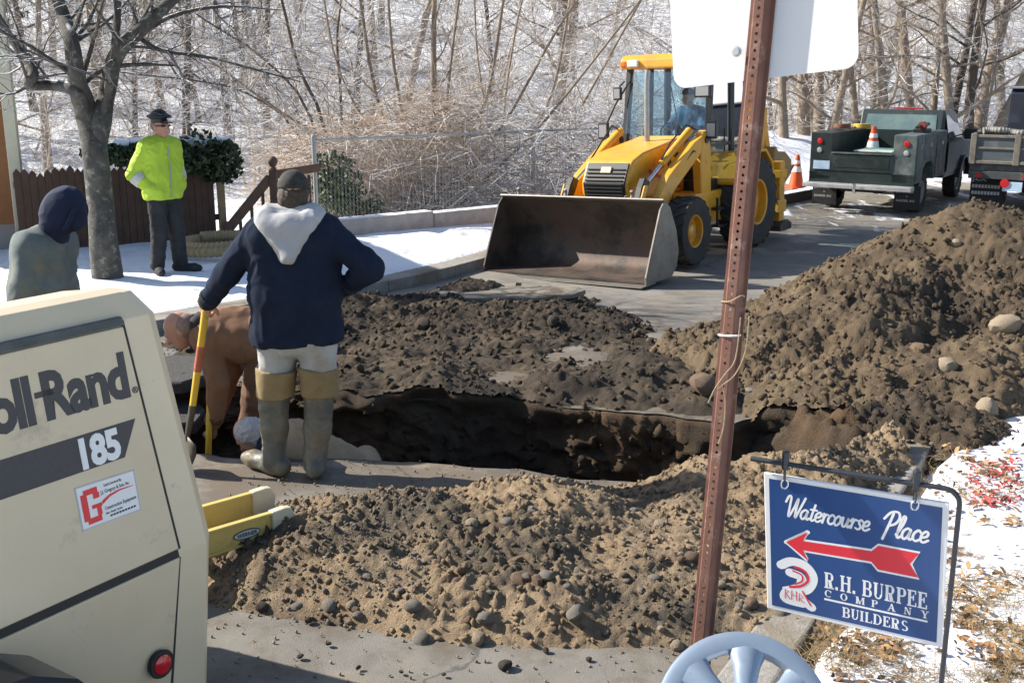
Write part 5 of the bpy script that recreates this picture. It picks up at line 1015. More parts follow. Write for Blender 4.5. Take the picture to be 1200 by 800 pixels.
# ---------------------------------------------------------------- shovel and the tool in the trench
def shovel():
    top, soc, tip = V3(-1.765, 6.10, .98), V3(-1.875, 6.05, .37), V3(-1.955, 6.0, .015); root = tag(empty('shovel', tip), 'long yellow handled shovel held upright by the man in navy', 'shovel')
    iv = Matrix.Translation(-tip); yl = mat('handle_yellow', (.66, .42, .03), .5, c2=(.58, .36, .03), scale=9, dirt=(.35, .25, .1), dscale=14, dlow=.58, dhigh=.7); stl = mat('shovel_steel', (.10, .085, .07), .55, metal=.5, var=.4, scale=20)
    d = (top - soc).normalized(); MB().tube([iv @ soc, iv @ soc.lerp(top, .4), iv @ soc.lerp(top, .8), iv @ top], [.019, .021, .021, .024], 12).build('handle', yl, root, smooth=True)
    m = MB(); s = V3(1, .1, .16).normalized(); m.tube([iv @ (top + s * -.05 + d * .05), iv @ (top + s * .05 + d * .05)], .015, 10); [m.tube([iv @ (top - d * .05), iv @ (top + s * k + d * .05)], .012, 8) for k in (-.05, .05)]; m.build('grip', yl, root, smooth=True)
    MB().tube([iv @ (soc + (top - soc) * .05), iv @ soc, iv @ soc.lerp(tip, .25), iv @ (soc.lerp(tip, .5) + V3(.0, .0, -.01))], [.022, .022, .018, .014], 10).build('socket', stl, root, smooth=True)
    MB().tube([iv @ soc.lerp(top, .38), iv @ soc.lerp(top, .62)], .0222, 12).build('label_band', mat('label_red', (.45, .12, .06), .6, var=.4, scale=30), root, smooth=True)
    u = V3(.55, -.8, 0).normalized(); dn = (tip - soc).normalized(); nn = u.cross(dn); m = MB(); P = [(.03, .0, .0), (.10, .04, .012), (.115, .12, .016), (.11, .2, .012), (.07, .28, .006), (.01, .32, 0)]; c0 = soc.lerp(tip, .42); vs = []
    for (w, l, b) in P:
        for k in (-1, -.5, 0, .5, 1): vs.append(iv @ (c0 + dn * l * .68 + u * w * k + nn * (b * 2 * (k * k))))
    m.add(vs, [(j * 5 + q, j * 5 + q + 1, j * 5 + 6 + q, j * 5 + 5 + q) for j in range(5) for q in range(4)]); o = m.build('blade', stl, root, smooth='all'); md = o.modifiers.new('t', 'SOLIDIFY'); md.thickness = .004
    t0, t1 = V3(-1.985, 6.80, .22), V3(-2.03, 6.72, -.5); r2 = tag(empty('digging_tool', t1), 'yellow tool handle gripped by the man in brown', 'tool'); iv = Matrix.Translation(-t1)
    MB().tube([iv @ t0, iv @ t1], .02, 10).build('handle', yl, r2, smooth=True); MB().box((-.05, -.01, -.05), (.05, .01, .12)).build('blade', stl, r2, bevel=.004)
shovel()
# ---------------------------------------------------------------- backhoe loader
yel = mat('machine_yellow', (.72, .35, .022), .45, c2=(.62, .29, .02), scale=3, dirt=(.30, .19, .07), dscale=3.5, dlow=.56, dhigh=.75, bump=.0008, bscale=40, coat=.15)
blackm = mat('machine_black', (.018, .018, .019), .5, var=.3, scale=10)
tyre_m = mat('machine_tyre', (.03, .029, .028), .9, c2=(.05, .046, .04), scale=6, bump=.003, bscale=40)
glassm = glass_mat('cab_glass', (.68, .84, .90), .10)
chrome = mat('ram_chrome', (.75, .75, .76), .18, metal=1)
def big_wheel(root, x, y, r, w, rim_r, side, lugs, name='wheel', rim=None, tm=None):
    M = Matrix.Translation((x, y, r)) @ (Matrix.Rotation(math.pi, 4, 'Z') if side < 0 else Matrix.Identity(4))
    m = MB(M=M); h = w / 2; m.lathe([(rim_r, -h * .8), (r * .86, -h), (r * .95, -h * .92), (r * .955, h * .92), (r * .86, h), (rim_r, h * .8)], 40, axis='y')
    for i in range(lugs):
        for s in (-1, 1):
            a = 2 * math.pi * (i + (.5 if s > 0 else 0)) / lugs; da = .22
            vs = []
            for (aa, yy, wd) in ((a, s * h * .02, .04), (a + da * .8, s * h * .75, .045), (a + da, s * h * 1.0, .05)):
                for rr in (.945 if yy == 0 or abs(yy) < h * .9 else .86, 1.0 if abs(yy) < h * .9 else .96):
                    for dd in (-wd, wd): vs.append((r * rr * math.cos(aa + dd), yy, r * rr * math.sin(aa + dd)))
            m.add(vs, [(0, 1, 3, 2), (8, 10, 11, 9)] + [(b, b + 4, b + 5, b + 1) for b in (0, 4)] + [(b + 2, b + 3, b + 7, b + 6) for b in (0, 4)] + [(b, b + 2, b + 6, b + 4) for b in (0, 4)] + [(b + 1, b + 5, b + 7, b + 3) for b in (0, 4)])
    o = m.build(name, tm or tyre_m, root, smooth=35)
    m = MB(M=M); m.lathe([(rim_r, h * .8), (rim_r * .97, h * .86), (rim_r * .9, h * .80), (rim_r * .88, h * .3), (rim_r * .72, h * .18), (rim_r * .42, h * .24), (rim_r * .40, h * .5), (rim_r * .28, h * .58), (0, h * .58)], 36, axis='y')
    for i in range(8):
        a = i * math.pi / 4; m.lathe([(0, h * .34), (rim_r * .05, h * .34), (rim_r * .06, h * .2)], 6, axis='y', M=Matrix.Translation((rim_r * .57 * math.cos(a), 0, rim_r * .57 * math.sin(a))))
    m.build('rim', rim or yel, o, smooth=35); return o
def loader():
    hd = Vector((-.574, -.819, 0)); sc = .93; lf = Vector((.819, -.574, 0))
    rw_ = Vector((3.47, 15.87, 0)); c = rw_ - lf * .95 * sc; z = float(road_z(c.x, c.y))
    root = tag(empty('backhoe_loader', (c.x, c.y, z + .005), math.atan2(hd.y, hd.x)), 'yellow backhoe loader with its wide front bucket lowered behind the trench', 'loader'); root.scale = (sc,) * 3; root.rotation_euler = (Matrix.Rotation(math.atan2(hd.y, hd.x), 3, 'Z') @ Matrix.Rotation(R(2.2), 3, 'X')).to_euler()
    # local: x forward, y machine left, z up
    for s in (-1, 1):
        big_wheel(root, 0, s * .95, .70, .46, .36, s, 20, 'rear_wheel'); big_wheel(root, 2.15, s * .95, .49, .36, .235, s, 18, 'front_wheel')
    m = MB(); m.box((-.9, -.42, .5), (2.75, .42, .95)); m.box((2.0, -.62, .40), (2.3, .62, .60)); m.box((-.2, -.62, .5), (.2, .62, .85)); m.build('chassis', yel, root, bevel=.02)
    m = MB(); m.box((.55, .42, .48), (1.55, .80, .95)); m.box((.55, -.80, .48), (1.55, -.42, .95)); m.build('side_tank', yel, root, bevel=.03, seg=2)
    m = MB(); m.box((.62, .80, .40), (1.0, .92, .44)); m.box((.62, .80, .66), (1.0, .92, .70)); m.bar((.62, .9, .42), (.62, .9, .85), .03, .03); m.bar((1.0, .9, .42), (1.0, .9, .85), .03, .03); m.build('step', blackm, root)
    # bonnet
    prof = [(1.05, .95), (2.78, .95), (2.82, 1.20), (2.66, 1.50), (2.35, 1.60), (1.05, 1.78)]
    MB().prism(prof, -.38, .38, 'xz').build('bonnet', yel, root, bevel=.05, seg=3)
    g = MB().prism([(2.785, .93), (2.84, 1.20), (2.69, 1.475), (2.66, 1.46), (2.76, 1.16), (2.74, .93)], -.335, .335, 'xz').build('grille', blackm, root, bevel=.008)
    for i in range(9):
        zz = .98 + i * .05; x = 2.79 + .05 * (min(zz, 1.2) - .93) / .27 - max(0, zz - 1.2) * .56; MB().box((x - .005, -.30, zz), (x + .018, .30, zz + .014)).build('slat', mat('slat_black', (.03, .03, .03), .45), g)
    bM = frame((2.78, .085, 1.335), (0, -1, 0), (-.49, 0, .87)); MB(M=bM).box((0, 0, -.01), (.17, .1, .012)).build('badge', mat('badge_grey', (.4, .36, .25), .5), g, bevel=.006)
    text('JCB', .085, blackm, 'badge_lettering', g, bM @ Matrix.Translation((.012, .02, .0135)), bold=.002, xs=.95)
    text('JCB', .26, blackm, 'side_lettering', root, frame((1.62, .384, 1.34), (-1, 0, .06), (0, 0, 1)), bold=.008, xs=1.0, depth=.003)
    for s in (1, -1):
        MB().prism([(1.15, 1.02), (1.28, 1.02), (2.2, 1.30), (2.2, 1.36)], s * .382, s * .388, 'xz').build('stripe', mat('stripe_red', (.5, .03, .05), .5), root)
    # exhaust stack
    MB().tube([(1.5, -.02, 1.68), (1.5, -.02, 2.55), (1.47, -.02, 2.74)], [.042, .042, .044], 14).build('exhaust_stack', mat('stack_grey', (.45, .45, .44), .35, metal=.7, var=.3, scale=10), root, smooth=True)
    # loader tower, arms, rams
    for s in (-1, 1):
        y = s * .72
        MB().prism([(.98, .9), (1.30, .9), (1.35, 1.35), (1.28, 1.82), (1.12, 1.86), (1.0, 1.6)], y - .07, y + .07, 'xz').build('tower', yel, root, bevel=.015)
        a = MB().prism([(1.10, 1.66), (1.22, 1.80), (1.55, 1.70), (2.35, 1.28), (2.95, .72), (3.06, .42), (3.06, .28), (2.98, .34), (2.72, .66), (2.15, 1.08), (1.45, 1.46)], y - .065, y + .065, 'xz').build('lift_arm', yel, root, bevel=.014, seg=2)
        MB().lathe([(0, -.09), (.055, -.09), (.055, .09), (0, .09)], 14, axis='y', M=Matrix.Translation((1.17, y, 1.72))).build('pivot_pin', blackm, a, smooth=40)
        y2 = s * .58
        r = MB().tube([(1.30, y2, 1.86), (2.2, y2, 1.42)], .058, 14).build('tilt_cylinder', yel, root, smooth=40)
        MB().tube([(2.18, y2, 1.43), (2.72, y2, 1.16)], .030, 12).build('ram_rod', chrome, r, smooth=40)
        MB().prism([(2.62, 1.22), (2.76, 1.28), (2.86, 1.16), (3.0, .88), (2.92, .84), (2.74, 1.04)], y2 - .05, y2 + .05, 'xz').build('bell_crank', blackm, root, bevel=.012)
        MB().prism([(2.74, 1.18), (2.84, 1.18), (3.08, .76), (3.03, .70)], y2 + .055 * s, y2 + .09 * s, 'xz').build('bucket_link', yel, root, bevel=.01)
        m = MB(); m.tube([(1.2, y * .9, 1.86), (1.5, y * .86, 1.95), (1.9, y * .8, 1.72), (2.2, y2, 1.49)], .014, 6); m.tube([(1.22, y, 1.5), (1.6, y * 1.1, 1.58), (2.0, y * 1.05, 1.34)], .013, 6); m.build('hydraulic_hose', blackm, root, smooth=True)
    # bucket
    steel = mat('bucket_steel', (.085, .072, .06), .62, c2=(.11, .065, .045), scale=2.2, metal=.25, dirt=(.035, .030, .027), dscale=1.6, dlow=.45, dhigh=.6, bump=.004, bscale=30)
    bright = mat('bucket_edge_steel', (.24, .225, .20), .5, c2=(.16, .14, .12), scale=5, metal=.4)
    pr = [(3.98, .03), (3.30, .04), (3.16, .14), (3.10, .34), (3.16, .62), (3.34, .94), (3.46, 1.04)]; th = .025; hw = 1.27
    inn = []
    for i, (x, z_) in enumerate(pr):
        p0, p1 = Vector(pr[max(i - 1, 0)]), Vector(pr[min(i + 1, len(pr) - 1)]); d = (p1 - p0).normalized(); inn.append((x + d.y * th, z_ - d.x * th))
    MB().prism(pr + inn[::-1], -hw, hw, 'xz').build('bucket', steel, root, smooth=40)
    bk = [o for o in root.children if o.name.startswith('bucket') and 'link' not in o.name][-1]
    for s in (-1, 1): MB().prism([(3.995, .02), (3.29, .025), (3.145, .14), (3.085, .34), (3.145, .63), (3.33, .955), (3.47, 1.06), (3.60, .95), (3.86, .42), (4.0, .12)], s * hw, s * (hw + .03), 'xz').build('side_plate', bright if s > 0 else steel, bk, bevel=.006)  # left plate takes the paler steel, its lit look put into the colour
    MB().prism([(3.75, .006), (4.14, .0), (4.15, .014), (3.75, .034)], -hw - .035, hw + .035, 'xz').build('cutting_edge', bright, bk, bevel=.003)
    MB().prism([(3.42, 1.03), (3.52, 1.085), (3.535, 1.062), (3.44, 1.005)], -hw - .03, hw + .03, 'xz').build('top_lip', bright, bk, bevel=.005)
    for y in (-hw + .15, -.33, .72):
        m = MB(); m.tube([(3.40 + .10 * math.sin(t) * .9, y, 1.10 + .07 * (1 - math.cos(t)) - .07) for t in np.linspace(-2.4, 1.6, 12)], .022, 8); m.build('lifting_hook', bright, bk, smooth=True)
    # cab
    post = mat('cab_post_black', (.02, .021, .023), .42)
    cb = MB(); W = .74; fp, ft, rb, rt = 1.02, .80, -.52, -.50; z0, z1 = .98, 2.80
    base = MB().box((rb, -W, .92), (fp, W, 1.12)).build('cab_floor', post, root, bevel=.02)
    for s in (-1, 1):
        m = MB(); m.bar((fp - .02, s * (W - .03), 1.1), (ft, s * (W - .06), z1), .10, .08); m.build('front_pillar', post, root, bevel=.012)
        m = MB(); m.bar((.12, s * (W - .02), 1.1), (.10, s * (W - .05), z1), .09, .09); m.build('door_pillar', post, root, bevel=.012)
        m = MB(); m.bar((rb + .03, s * (W - .03), 1.1), (rt + .03, s * (W - .06), z1), .10, .08); m.build('rear_pillar', post, root, bevel=.012)
        m = MB(); m.bar((fp - .02, s * (W - .015), 1.62), (.1, s * (W - .015), 1.62), .02, .05); m.build('door_rail', post, root)
        MB().add([(fp - .05, s * (W - .02), 1.14), (.15, s * (W - .02), 1.14), (.15, s * (W - .05), 2.74), (ft + .04, s * (W - .05), 2.74)], [(0, 1, 2, 3)]).build('door_glass', glassm, root)
        MB().add([(.08, s * (W - .02), 1.34), (rb + .07, s * (W - .02), 1.34), (rt + .07, s * (W - .05), 2.74), (.06, s * (W - .05), 2.74)], [(0, 1, 2, 3)]).build('quarter_glass', glassm, root)
        MB().box((rb, s * (W - .04) - .02, 1.1), (.1, s * (W - .04) + .02, 1.36)).build('side_panel', yel, root, bevel=.01)
        MB().tube([(.22, s * (W + .03), 1.4), (.22, s * (W + .03), 1.85)], .012, 6).build('door_handle', post, root)
    MB().add([(fp - .0, -W + .06, 1.66), (fp - .0, W - .06, 1.66), (ft + .02, W - .09, 2.74), (ft + .02, -W + .09, 2.74)], [(0, 1, 2, 3)]).build('windscreen', glassm, root)
    MB().add([(rb, -W + .06, 1.5), (rb, W - .06, 1.5), (rt, W - .09, 2.74), (rt, -W + .09, 2.74)], [(0, 1, 2, 3)]).build('rear_glass', glassm, root)
    MB().box((.88, -W + .05, 1.1), (1.0, W - .05, 1.66)).build('dashboard', post, root, bevel=.03)
    rf = MB().prism([(ft + .2, 2.78), (rt - .12, 2.78), (rt - .10, 2.95), (ft + .05, 2.99), (ft + .18, 2.93)], -W - .02, W + .02, 'xz').build('roof', yel, root, bevel=.03, seg=2)
    for y in (-.52, .52):
        MB().box((ft + .16, y - .09, 2.81), (ft + .24, y + .09, 2.91)).build('work_light', mat('lamp_white', (.75, .75, .72), .2, coat=.5), rf, bevel=.012)
        MB().box((ft + .10, y + (.13 if y > 0 else -.23), 2.81), (ft + .22, y + (.23 if y > 0 else -.13), 2.90)).build('indicator', mat('indicator_orange', (.8, .16, .01), .3, coat=.4), rf, bevel=.02)
    MB().tube([(ft + .02, .2, 1.72), (ft + .06, .05, 2.5)], .009, 5).build('wiper', post, root)
    def mirror(p, q, sz, nm='mirror'):
        o = MB().tube([p, (Vector(p) + Vector(q)) / 2 + Vector((.03, 0, .03)), q], .014, 6).build(nm, post, root, smooth=True)
        MB().box((q[0] - .03, q[1] - sz[0], q[2] - sz[1]), (q[0] + .03, q[1] + sz[0], q[2] + sz[1])).build('mirror_head', post, o, bevel=.02, seg=2)
        MB().box((q[0] - .036, q[1] - sz[0] * .8, q[2] - sz[1] * .8), (q[0] - .0305, q[1] + sz[0] * .8, q[2] + sz[1] * .8)).build('mirror_glass', chrome, o)
        MB().box((q[0] + .031, q[1] - sz[0] * .72, q[2] - sz[1] * .72), (q[0] + .034, q[1] + sz[0] * .72, q[2] + sz[1] * .72)).build('mirror_back', mat('mirror_back_grey', (.30, .31, .32), .4), o)
    mirror((ft + .1, W - .1, 2.6), (ft + .35, W - .02, 2.42), (.14, .09)); mirror((fp, W, 1.9), (fp + .12, W + .12, 1.86), (.09, .13)); mirror((ft + .1, -W + .1, 2.6), (fp + .15, -W - .22, 1.86), (.09, .13)); mirror((ft + .12, -W + .02, 2.6), (ft + .2, -W - .06, 2.42), (.07, .10))
    # seat, wheel
    st_ = MB(); st_.box((-.1, -.26, 1.36), (.4, .26, 1.5)); st_.box((-.18, -.25, 1.48), (-.05, .25, 2.1)); st_.build('seat', mat('seat_grey', (.05, .05, .055), .9), root, bevel=.05, seg=2)
    m = MB(); m.tube([(.72 + .06 * math.sin(t) , .19 * math.cos(t), 1.78 + .17 * math.sin(t)) for t in np.linspace(0, 6.283, 25)], .014, 6); m.tube([(.9, 0, 1.5), (.72, 0, 1.78)], .03, 8); m.build('steering_wheel', post, root, smooth=True)
    # rear mudguards, stabilisers and folded backhoe
    for s in (-1, 1):
        m = MB(); P = [(-.82, .95), (-.72, 1.30), (-.45, 1.50), (.30, 1.50), (.58, 1.32), (.66, 1.05)]; m.prism(P + [(a * .95, b - .045) for a, b in P[::-1]], s * .60, s * 1.08, 'xz'); m.build('mudguard', yel, root, bevel=.01)
        m = MB(); m.box((-1.28, s * .98 - .09, .25), (-1.08, s * .98 + .09, 1.25)); m.build('stabiliser_leg', yel, root, bevel=.015); MB().prism([(-1.45, .12), (-.95, .12), (-.95, .22), (-1.1, .28), (-1.3, .28), (-1.45, .22)], s * .98 - .16, s * .98 + .16, 'xz').build('stabiliser_pad', steel, root, bevel=.01)
    m = MB(); m.box((-1.3, -1.1, .42), (-.95, 1.1, .62)); m.box((-1.3, -1.1, .98), (-1.0, 1.1, 1.12)); m.box((-1.0, -.4, .5), (-.8, .4, 1.1)); m.build('rear_frame', yel, root, bevel=.015)
    ky = .42
    MB().prism([(-1.25, .55), (-1.65, .55), (-1.75, .95), (-1.6, 1.3), (-1.25, 1.25)], ky - .16, ky + .16, 'xz').build('kingpost', yel, root, bevel=.02)
    MB().prism([(-1.5, 1.05), (-1.72, 1.10), (-1.78, 1.7), (-1.58, 2.25), (-1.25, 2.74), (-1.12, 2.52), (-1.38, 2.2), (-1.48, 1.7)], ky - .09, ky + .09, 'xz').build('boom', yel, root, bevel=.02)
    MB().prism([(-1.22, 2.72), (-1.10, 2.56), (-1.55, 2.2), (-1.95, 1.25), (-2.13, 1.25), (-1.75, 2.3)], ky - .07, ky + .07, 'xz').build('dipper', yel, root, bevel=.02)
    MB().tube([(-1.75, ky, 1.15), (-1.95, ky, 2.1)], .05, 12).build('boom_ram', yel, root, smooth=40)
    DB = Matrix.Translation((.30, 0, .05))
    MB(M=DB).prism([(-2.18, 1.32), (-2.05, 1.42), (-1.95, 1.15), (-2.1, .85), (-2.45, .72), (-2.8, .9), (-2.78, 1.15), (-2.5, 1.3)], ky - .30, ky + .30, 'xz').build('digging_bucket', mat('worn_yellow', (.36, .22, .08), .6, c2=(.22, .14, .07), scale=4), root, bevel=.02)
    m = MB(M=DB); [m.prism([(-2.78, .92), (-2.8, 1.0), (-2.98, 1.04)], ky - .28 + i * .17, ky - .22 + i * .17, 'xz') for i in range(4)]; m.build('bucket_teeth', steel, root)
    bpy.context.view_layer.update(); return root
ldr = loader()
# operator, seated in the cab (own thing)
def operator():
    M = ldr.matrix_world; Q = lambda x, y, z: M @ Vector((x, y, z)); f = (M.to_3x3() @ Vector((1, 0, 0))).normalized()
    J = dict(head=Q(.16, 0, 2.34), neck=Q(.08, 0, 2.16), sL=Q(.06, .2, 2.06), sR=Q(.06, -.2, 2.06), eL=Q(.25, .32, 1.82), eR=Q(.25, -.32, 1.82), wL=Q(.55, .18, 1.86), wR=Q(.55, -.18, 1.86), hL=Q(.05, .11, 1.58), hR=Q(.05, -.11, 1.58),
             kL=Q(.52, .16, 1.60), kR=Q(.52, -.16, 1.60), aL=Q(.66, .15, 1.24), aR=Q(.66, -.15, 1.24), tL=f, tR=f, curl=.9)
    def kit(J):
        yield ('jacket', jacket(J, .135, (.078, .068, .055)), .014, mat('operator_blue', (.05, .12, .20), .85, var=.3, scale=6), dict(k=.045, wr=.008, wrs=10))
        yield ('trousers', trousers(J, (.10, .08, .07)), .014, mat('operator_trousers', (.05, .06, .08), .9), dict(k=.03))
        yield ('hat', [('e', J['head'] + V3(0, 0, .045), (.10, .10, .085), None)], .010, mat('operator_hat', (.03, .03, .035), .9), dict(cuts=[(J['head'] + V3(0, 0, .03), (0, 0, -1))]))
        for s in 'LR': yield ('boot', shoe(J['a' + s], f, .28, .05)[0], .012, rubber, dict(k=.02))
    person('operator in a blue jacket seated inside the glazed loader cab', J, f, kit)
operator()
# ---------------------------------------------------------------- trucks and cones
def cone(p, h, label, tilt=0):
    root = tag(empty('traffic_cone', p), label, 'traffic cone', 'orange cones around the green truck'); root.rotation_euler = (tilt, 0, .3)
    og = mat('cone_orange', (.75, .10, .02), .5, var=.15, scale=8); wt = mat('cone_white', (.8, .8, .8), .4); r = h * .23
    MB().box((-r * 1.3, -r * 1.3, 0), (r * 1.3, r * 1.3, h * .05)).build('base', mat('cone_base', (.05, .05, .05), .8) if h < .1 else og, root, bevel=.01)
    MB().lathe([(r, h * .05), (r * .22, h), (0, h)], 20).build('cone_body', og, root, smooth=40)
    f = lambda z: r + (r * .22 - r) * (z - .05) / .95
    for a, b in ((.50, .66), (.74, .84)): MB().lathe([(f(a) + .003, h * a), (f(b) + .003, h * b)], 20).build('white_band', wt, root, smooth=40)
    return root
def flat_frame(o, x, y): return frame(o, x, y)
def utility_truck():
    a = R(90 - 34); c = Vector((6.85, 20.55, 0)); z = -.25
    root = tag(empty('utility_truck', (c.x, c.y, z + .004), a), 'dark green pickup with a steel service body standing beside the snow bank', 'truck'); root.scale = (.95, .95, .95)     # x forward, y left
    gn = mat('truck_green', (.011, .022, .021), .45, c2=(.015, .027, .026), scale=4, dirt=(.08, .085, .08), dscale=3, dlow=.55, dhigh=.75, coat=.08); gs = mat('truck_green_pale', (.085, .11, .108), .55, c2=(.04, .062, .06), scale=5, dirt=(.15, .16, .158), dscale=4, dlow=.45, dhigh=.65)  # second green is paler and blotched, for the right lockers and tailgate rail
    blk = blackm; W = 1.0
    for x in (0, 3.1):
        for s in (-1, 1): big_wheel(root, x, s * .80, .39, .26, .22, s, 14, 'wheel', mat('steel_wheel', (.42, .42, .42), .45, metal=.4, var=.3, scale=12))
    MB().box((-.95, -.4, .42), (4.2, .4, .6)).build('frame', blk, root)
    # service body: side lockers, floor, tailgate
    for s in (-1, 1):
        P = [(-1.0, .62), (-.46, .62), (-.40, .86), (-.2, .98), (.2, .98), (.40, .86), (.46, .62), (1.35, .62), (1.35, 1.52), (-1.0, 1.52)]
        lk = MB().prism(P, s * (W - .42), s * W, 'xz').build('side_locker', gs if s < 0 else gn, root, bevel=.012)
        for x0, x1, z0, z1 in ((-.95, -.48, .68, 1.46), (-.42, .46, 1.04, 1.46), (.52, 1.3, .68, 1.46)):
            d = MB().box((x0, s * W + .001 * s, z0), (x1, s * (W + .014), z1)).build('locker_door', gs if s < 0 else gn, lk, bevel=.006); 
            MB().box(((x0 + x1) / 2 - .05, s * (W + .014), z1 - .2), ((x0 + x1) / 2 + .05, s * (W + .028), z1 - .13)).build('handle', chrome, lk)
        r = MB(M=frame((-1.001, s * (W - .18), 1.36), (0, -1, 0), (0, 0, 1))); r.lathe([(0, .022), (.048, .018), (.058, 0)], 20); r.build('tail_lamp', mat('lamp_red', (.5, .015, .02), .25, coat=.5), lk, smooth=True)
        r = MB(M=frame((-1.001, s * (W - .18), 1.19), (0, -1, 0), (0, 0, 1))); r.lathe([(0, .02), (.042, .016), (.052, 0)], 20); r.build('reverse_lamp', mat('lamp_clear', (.35, .37, .37), .2, coat=.5), lk, smooth=True)
    MB().box((-.98, -W + .42, .78), (1.35, W - .42, .84)).build('bed_floor', gn, root)
    MB().box((1.29, -W + .42, .84), (1.35, W - .42, 1.50)).build('bulkhead', gn, root)
    MB().box((-1.0, -W, .56), (-.95, W, .80)).build('rear_sill', gn, root, bevel=.01)
    MB().box((-1.015, -W + .40, .80), (-.965, W - .40, 1.14)).build('tailgate', gn, root, bevel=.012)
    tg = [o for o in root.children if o.name.startswith('tailgate')][-1]; MB().box((-1.022, -W + .48, .88), (-1.0155, W - .48, 1.06)).build('tailgate_panel', gn, tg, bevel=.003)
    MB().box((-1.03, -W + .42, 1.14), (-.955, W - .42, 1.165)).build('tailgate_rail', gs, tg)
    bmp = MB(); bmp.box((-1.28, -W - .02, .50), (-1.0, W + .02, .58)); bmp.build('rear_bumper', mat('bumper_pale', (.55, .55, .54), .4, metal=.3, var=.3, scale=6), root, bevel=.01)
    MB().tube([(-1.3, 0, .44), (-1.36, 0, .5), (-1.36, 0, .62)], [.03, .03, .045], 10).build('tow_hitch', chrome, root, smooth=True)
    MB().box((-1.02, W - .40, .83), (-1.005, W - .08, .99)).build('number_plate', mat('plate_blue', (.45, .58, .72), .5), root)
    for s in (-1, 1):
        f = MB().box((-.60, s * .80 - .24, .10), (-.585, s * .80 + .24, .56)).build('mud_flap', mat('flap_black', (.02, .021, .023), .7), root); fm = frame((-.603, s * .80 + .20, .42), (0, -1, 0), (0, 0, 1)); wt = mat('flap_print', (.5, .5, .5), .7)
        text('J.C. RANDER', .06, wt, 'print', f, fm, bold=.001, xs=.95, depth=.001); text('&', .05, wt, 'print', f, fm @ Matrix.Translation((.18, -.08, 0)), depth=.001); text('RANDER, INC', .06, wt, 'print', f, fm @ Matrix.Translation((.0, -.17, 0)), bold=.001, xs=.95, depth=.001)
    # cab
    cabP = [(1.42, .55), (4.3, .55), (4.42, .75), (4.36, 1.16), (3.25, 1.26), (2.95, 1.27), (2.62, 1.86), (1.66, 1.90), (1.46, 1.3)]
    def cabw(z): return W - .02 if z < 1.3 else W - .16
    m = MB(); n = len(cabP); m.add([(x, -cabw(z), z) for x, z in cabP] + [(x, cabw(z), z) for x, z in cabP], [tuple(range(n))[::-1], tuple(range(n, 2 * n))] + [(i, (i + 1) % n, n + (i + 1) % n, n + i) for i in range(n)]); cb = m.build('cab', gn, root, bevel=.03, seg=2)
    wg = mat('window_dark', (.09, .14, .15), .08, c2=(.16, .22, .20), scale=2.5, spec=.8)
    MB().add([(1.475, -.74, 1.36), (1.475, .74, 1.36), (1.63, .70, 1.80), (1.63, -.70, 1.80)], [(0, 1, 2, 3)], M=Matrix.Translation((-.012, 0, 0))).build('rear_window', wg, cb)
    for s in (-1, 1):
        MB().add([(1.62, s * (W - .04), 1.34), (2.85, s * (W - .04), 1.32), (2.58, s * (W - .155), 1.78), (1.74, s * (W - .155), 1.80)], [(0, 1, 2, 3)], M=Matrix.Translation((0, s * .012, 0))).build('side_window', wg, cb)
        MB().box((1.6, s * (W - .021), .66), (2.75, s * (W - .008), 1.26)).build('door', gn, cb, bevel=.008)
        mr = MB().box((2.60, s * (W + .05), 1.28), (2.72, s * (W + .30), 1.50)).build('wing_mirror', blk, cb, bevel=.03, seg=2); MB().bar((2.66, s * (W - .05), 1.36), (2.66, s * (W + .1), 1.38), .03, .03).build('mirror_arm', blk, cb)
        m = MB(); P = [(3.1 + .50 * math.cos(t), .42 + .50 * math.sin(t)) for t in np.linspace(.1, math.pi - .1, 12)]; m.prism(P + [(3.1 + (a - 3.1) * .92, .42 + (b - .42) * .92) for a, b in P[::-1]], s * (W - .08), s * (W + .05), 'xz'); m.build('wheel_arch', gn, cb, smooth=40)
    MB().box((2.05, -.30, 1.895), (2.2, .30, 1.93)).build('roof_lamp', mat('lamp_red', (.5, .015, .02), .25, coat=.5), cb, bevel=.01)
    bpy.context.view_layer.update(); M = root.matrix_world
    cone(M @ Vector((-.1, .06, .80)), .78, 'traffic cone standing upright in the bed of the green truck')
    # tools in the bed
    bn = MB().prism([(-.8, .845), (.3, .845), (.3, 1.10), (-.2, 1.22), (-.8, 1.16)], -.5, .2, 'xz').build('storage_bin', mat('bin_green', (.12, .26, .20), .6, var=.3, scale=5), None, bevel=.03, seg=2); bn.matrix_world = M; tag(bn, 'pale green lidded bin in the bed of the green truck', 'bin')
    lid = MB().box((-.82, -.52, 1.165), (-.3, .22, 1.20)).build('lid', mat('lid_pale', (.45, .5, .46), .6), bn, bevel=.01)
    hz = tag(empty('coiled_hose', M @ Vector((.2, .78, 1.52)), 0), 'brown and yellow hose coil lying on the truck locker', 'hose')
    for i, (cm, dx) in enumerate((((.20, .09, .05), 0), ((.55, .36, .05), .38))):
        m = MB(); m.tube([(dx + (.14 + .01 * math.sin(5 * t)) * math.cos(t), .14 * math.sin(t), .035 + .012 * t / 3) for t in np.linspace(0, 19, 60)], .022, 6); m.build('coil', mat('hose_%d' % i, cm, .7), hz, smooth=True)
    rk = tag(empty('tool_rack', M @ Vector((.3, -.78, 1.525)), a), 'black pump and tools lying on the pale locker of the green truck', 'tools')
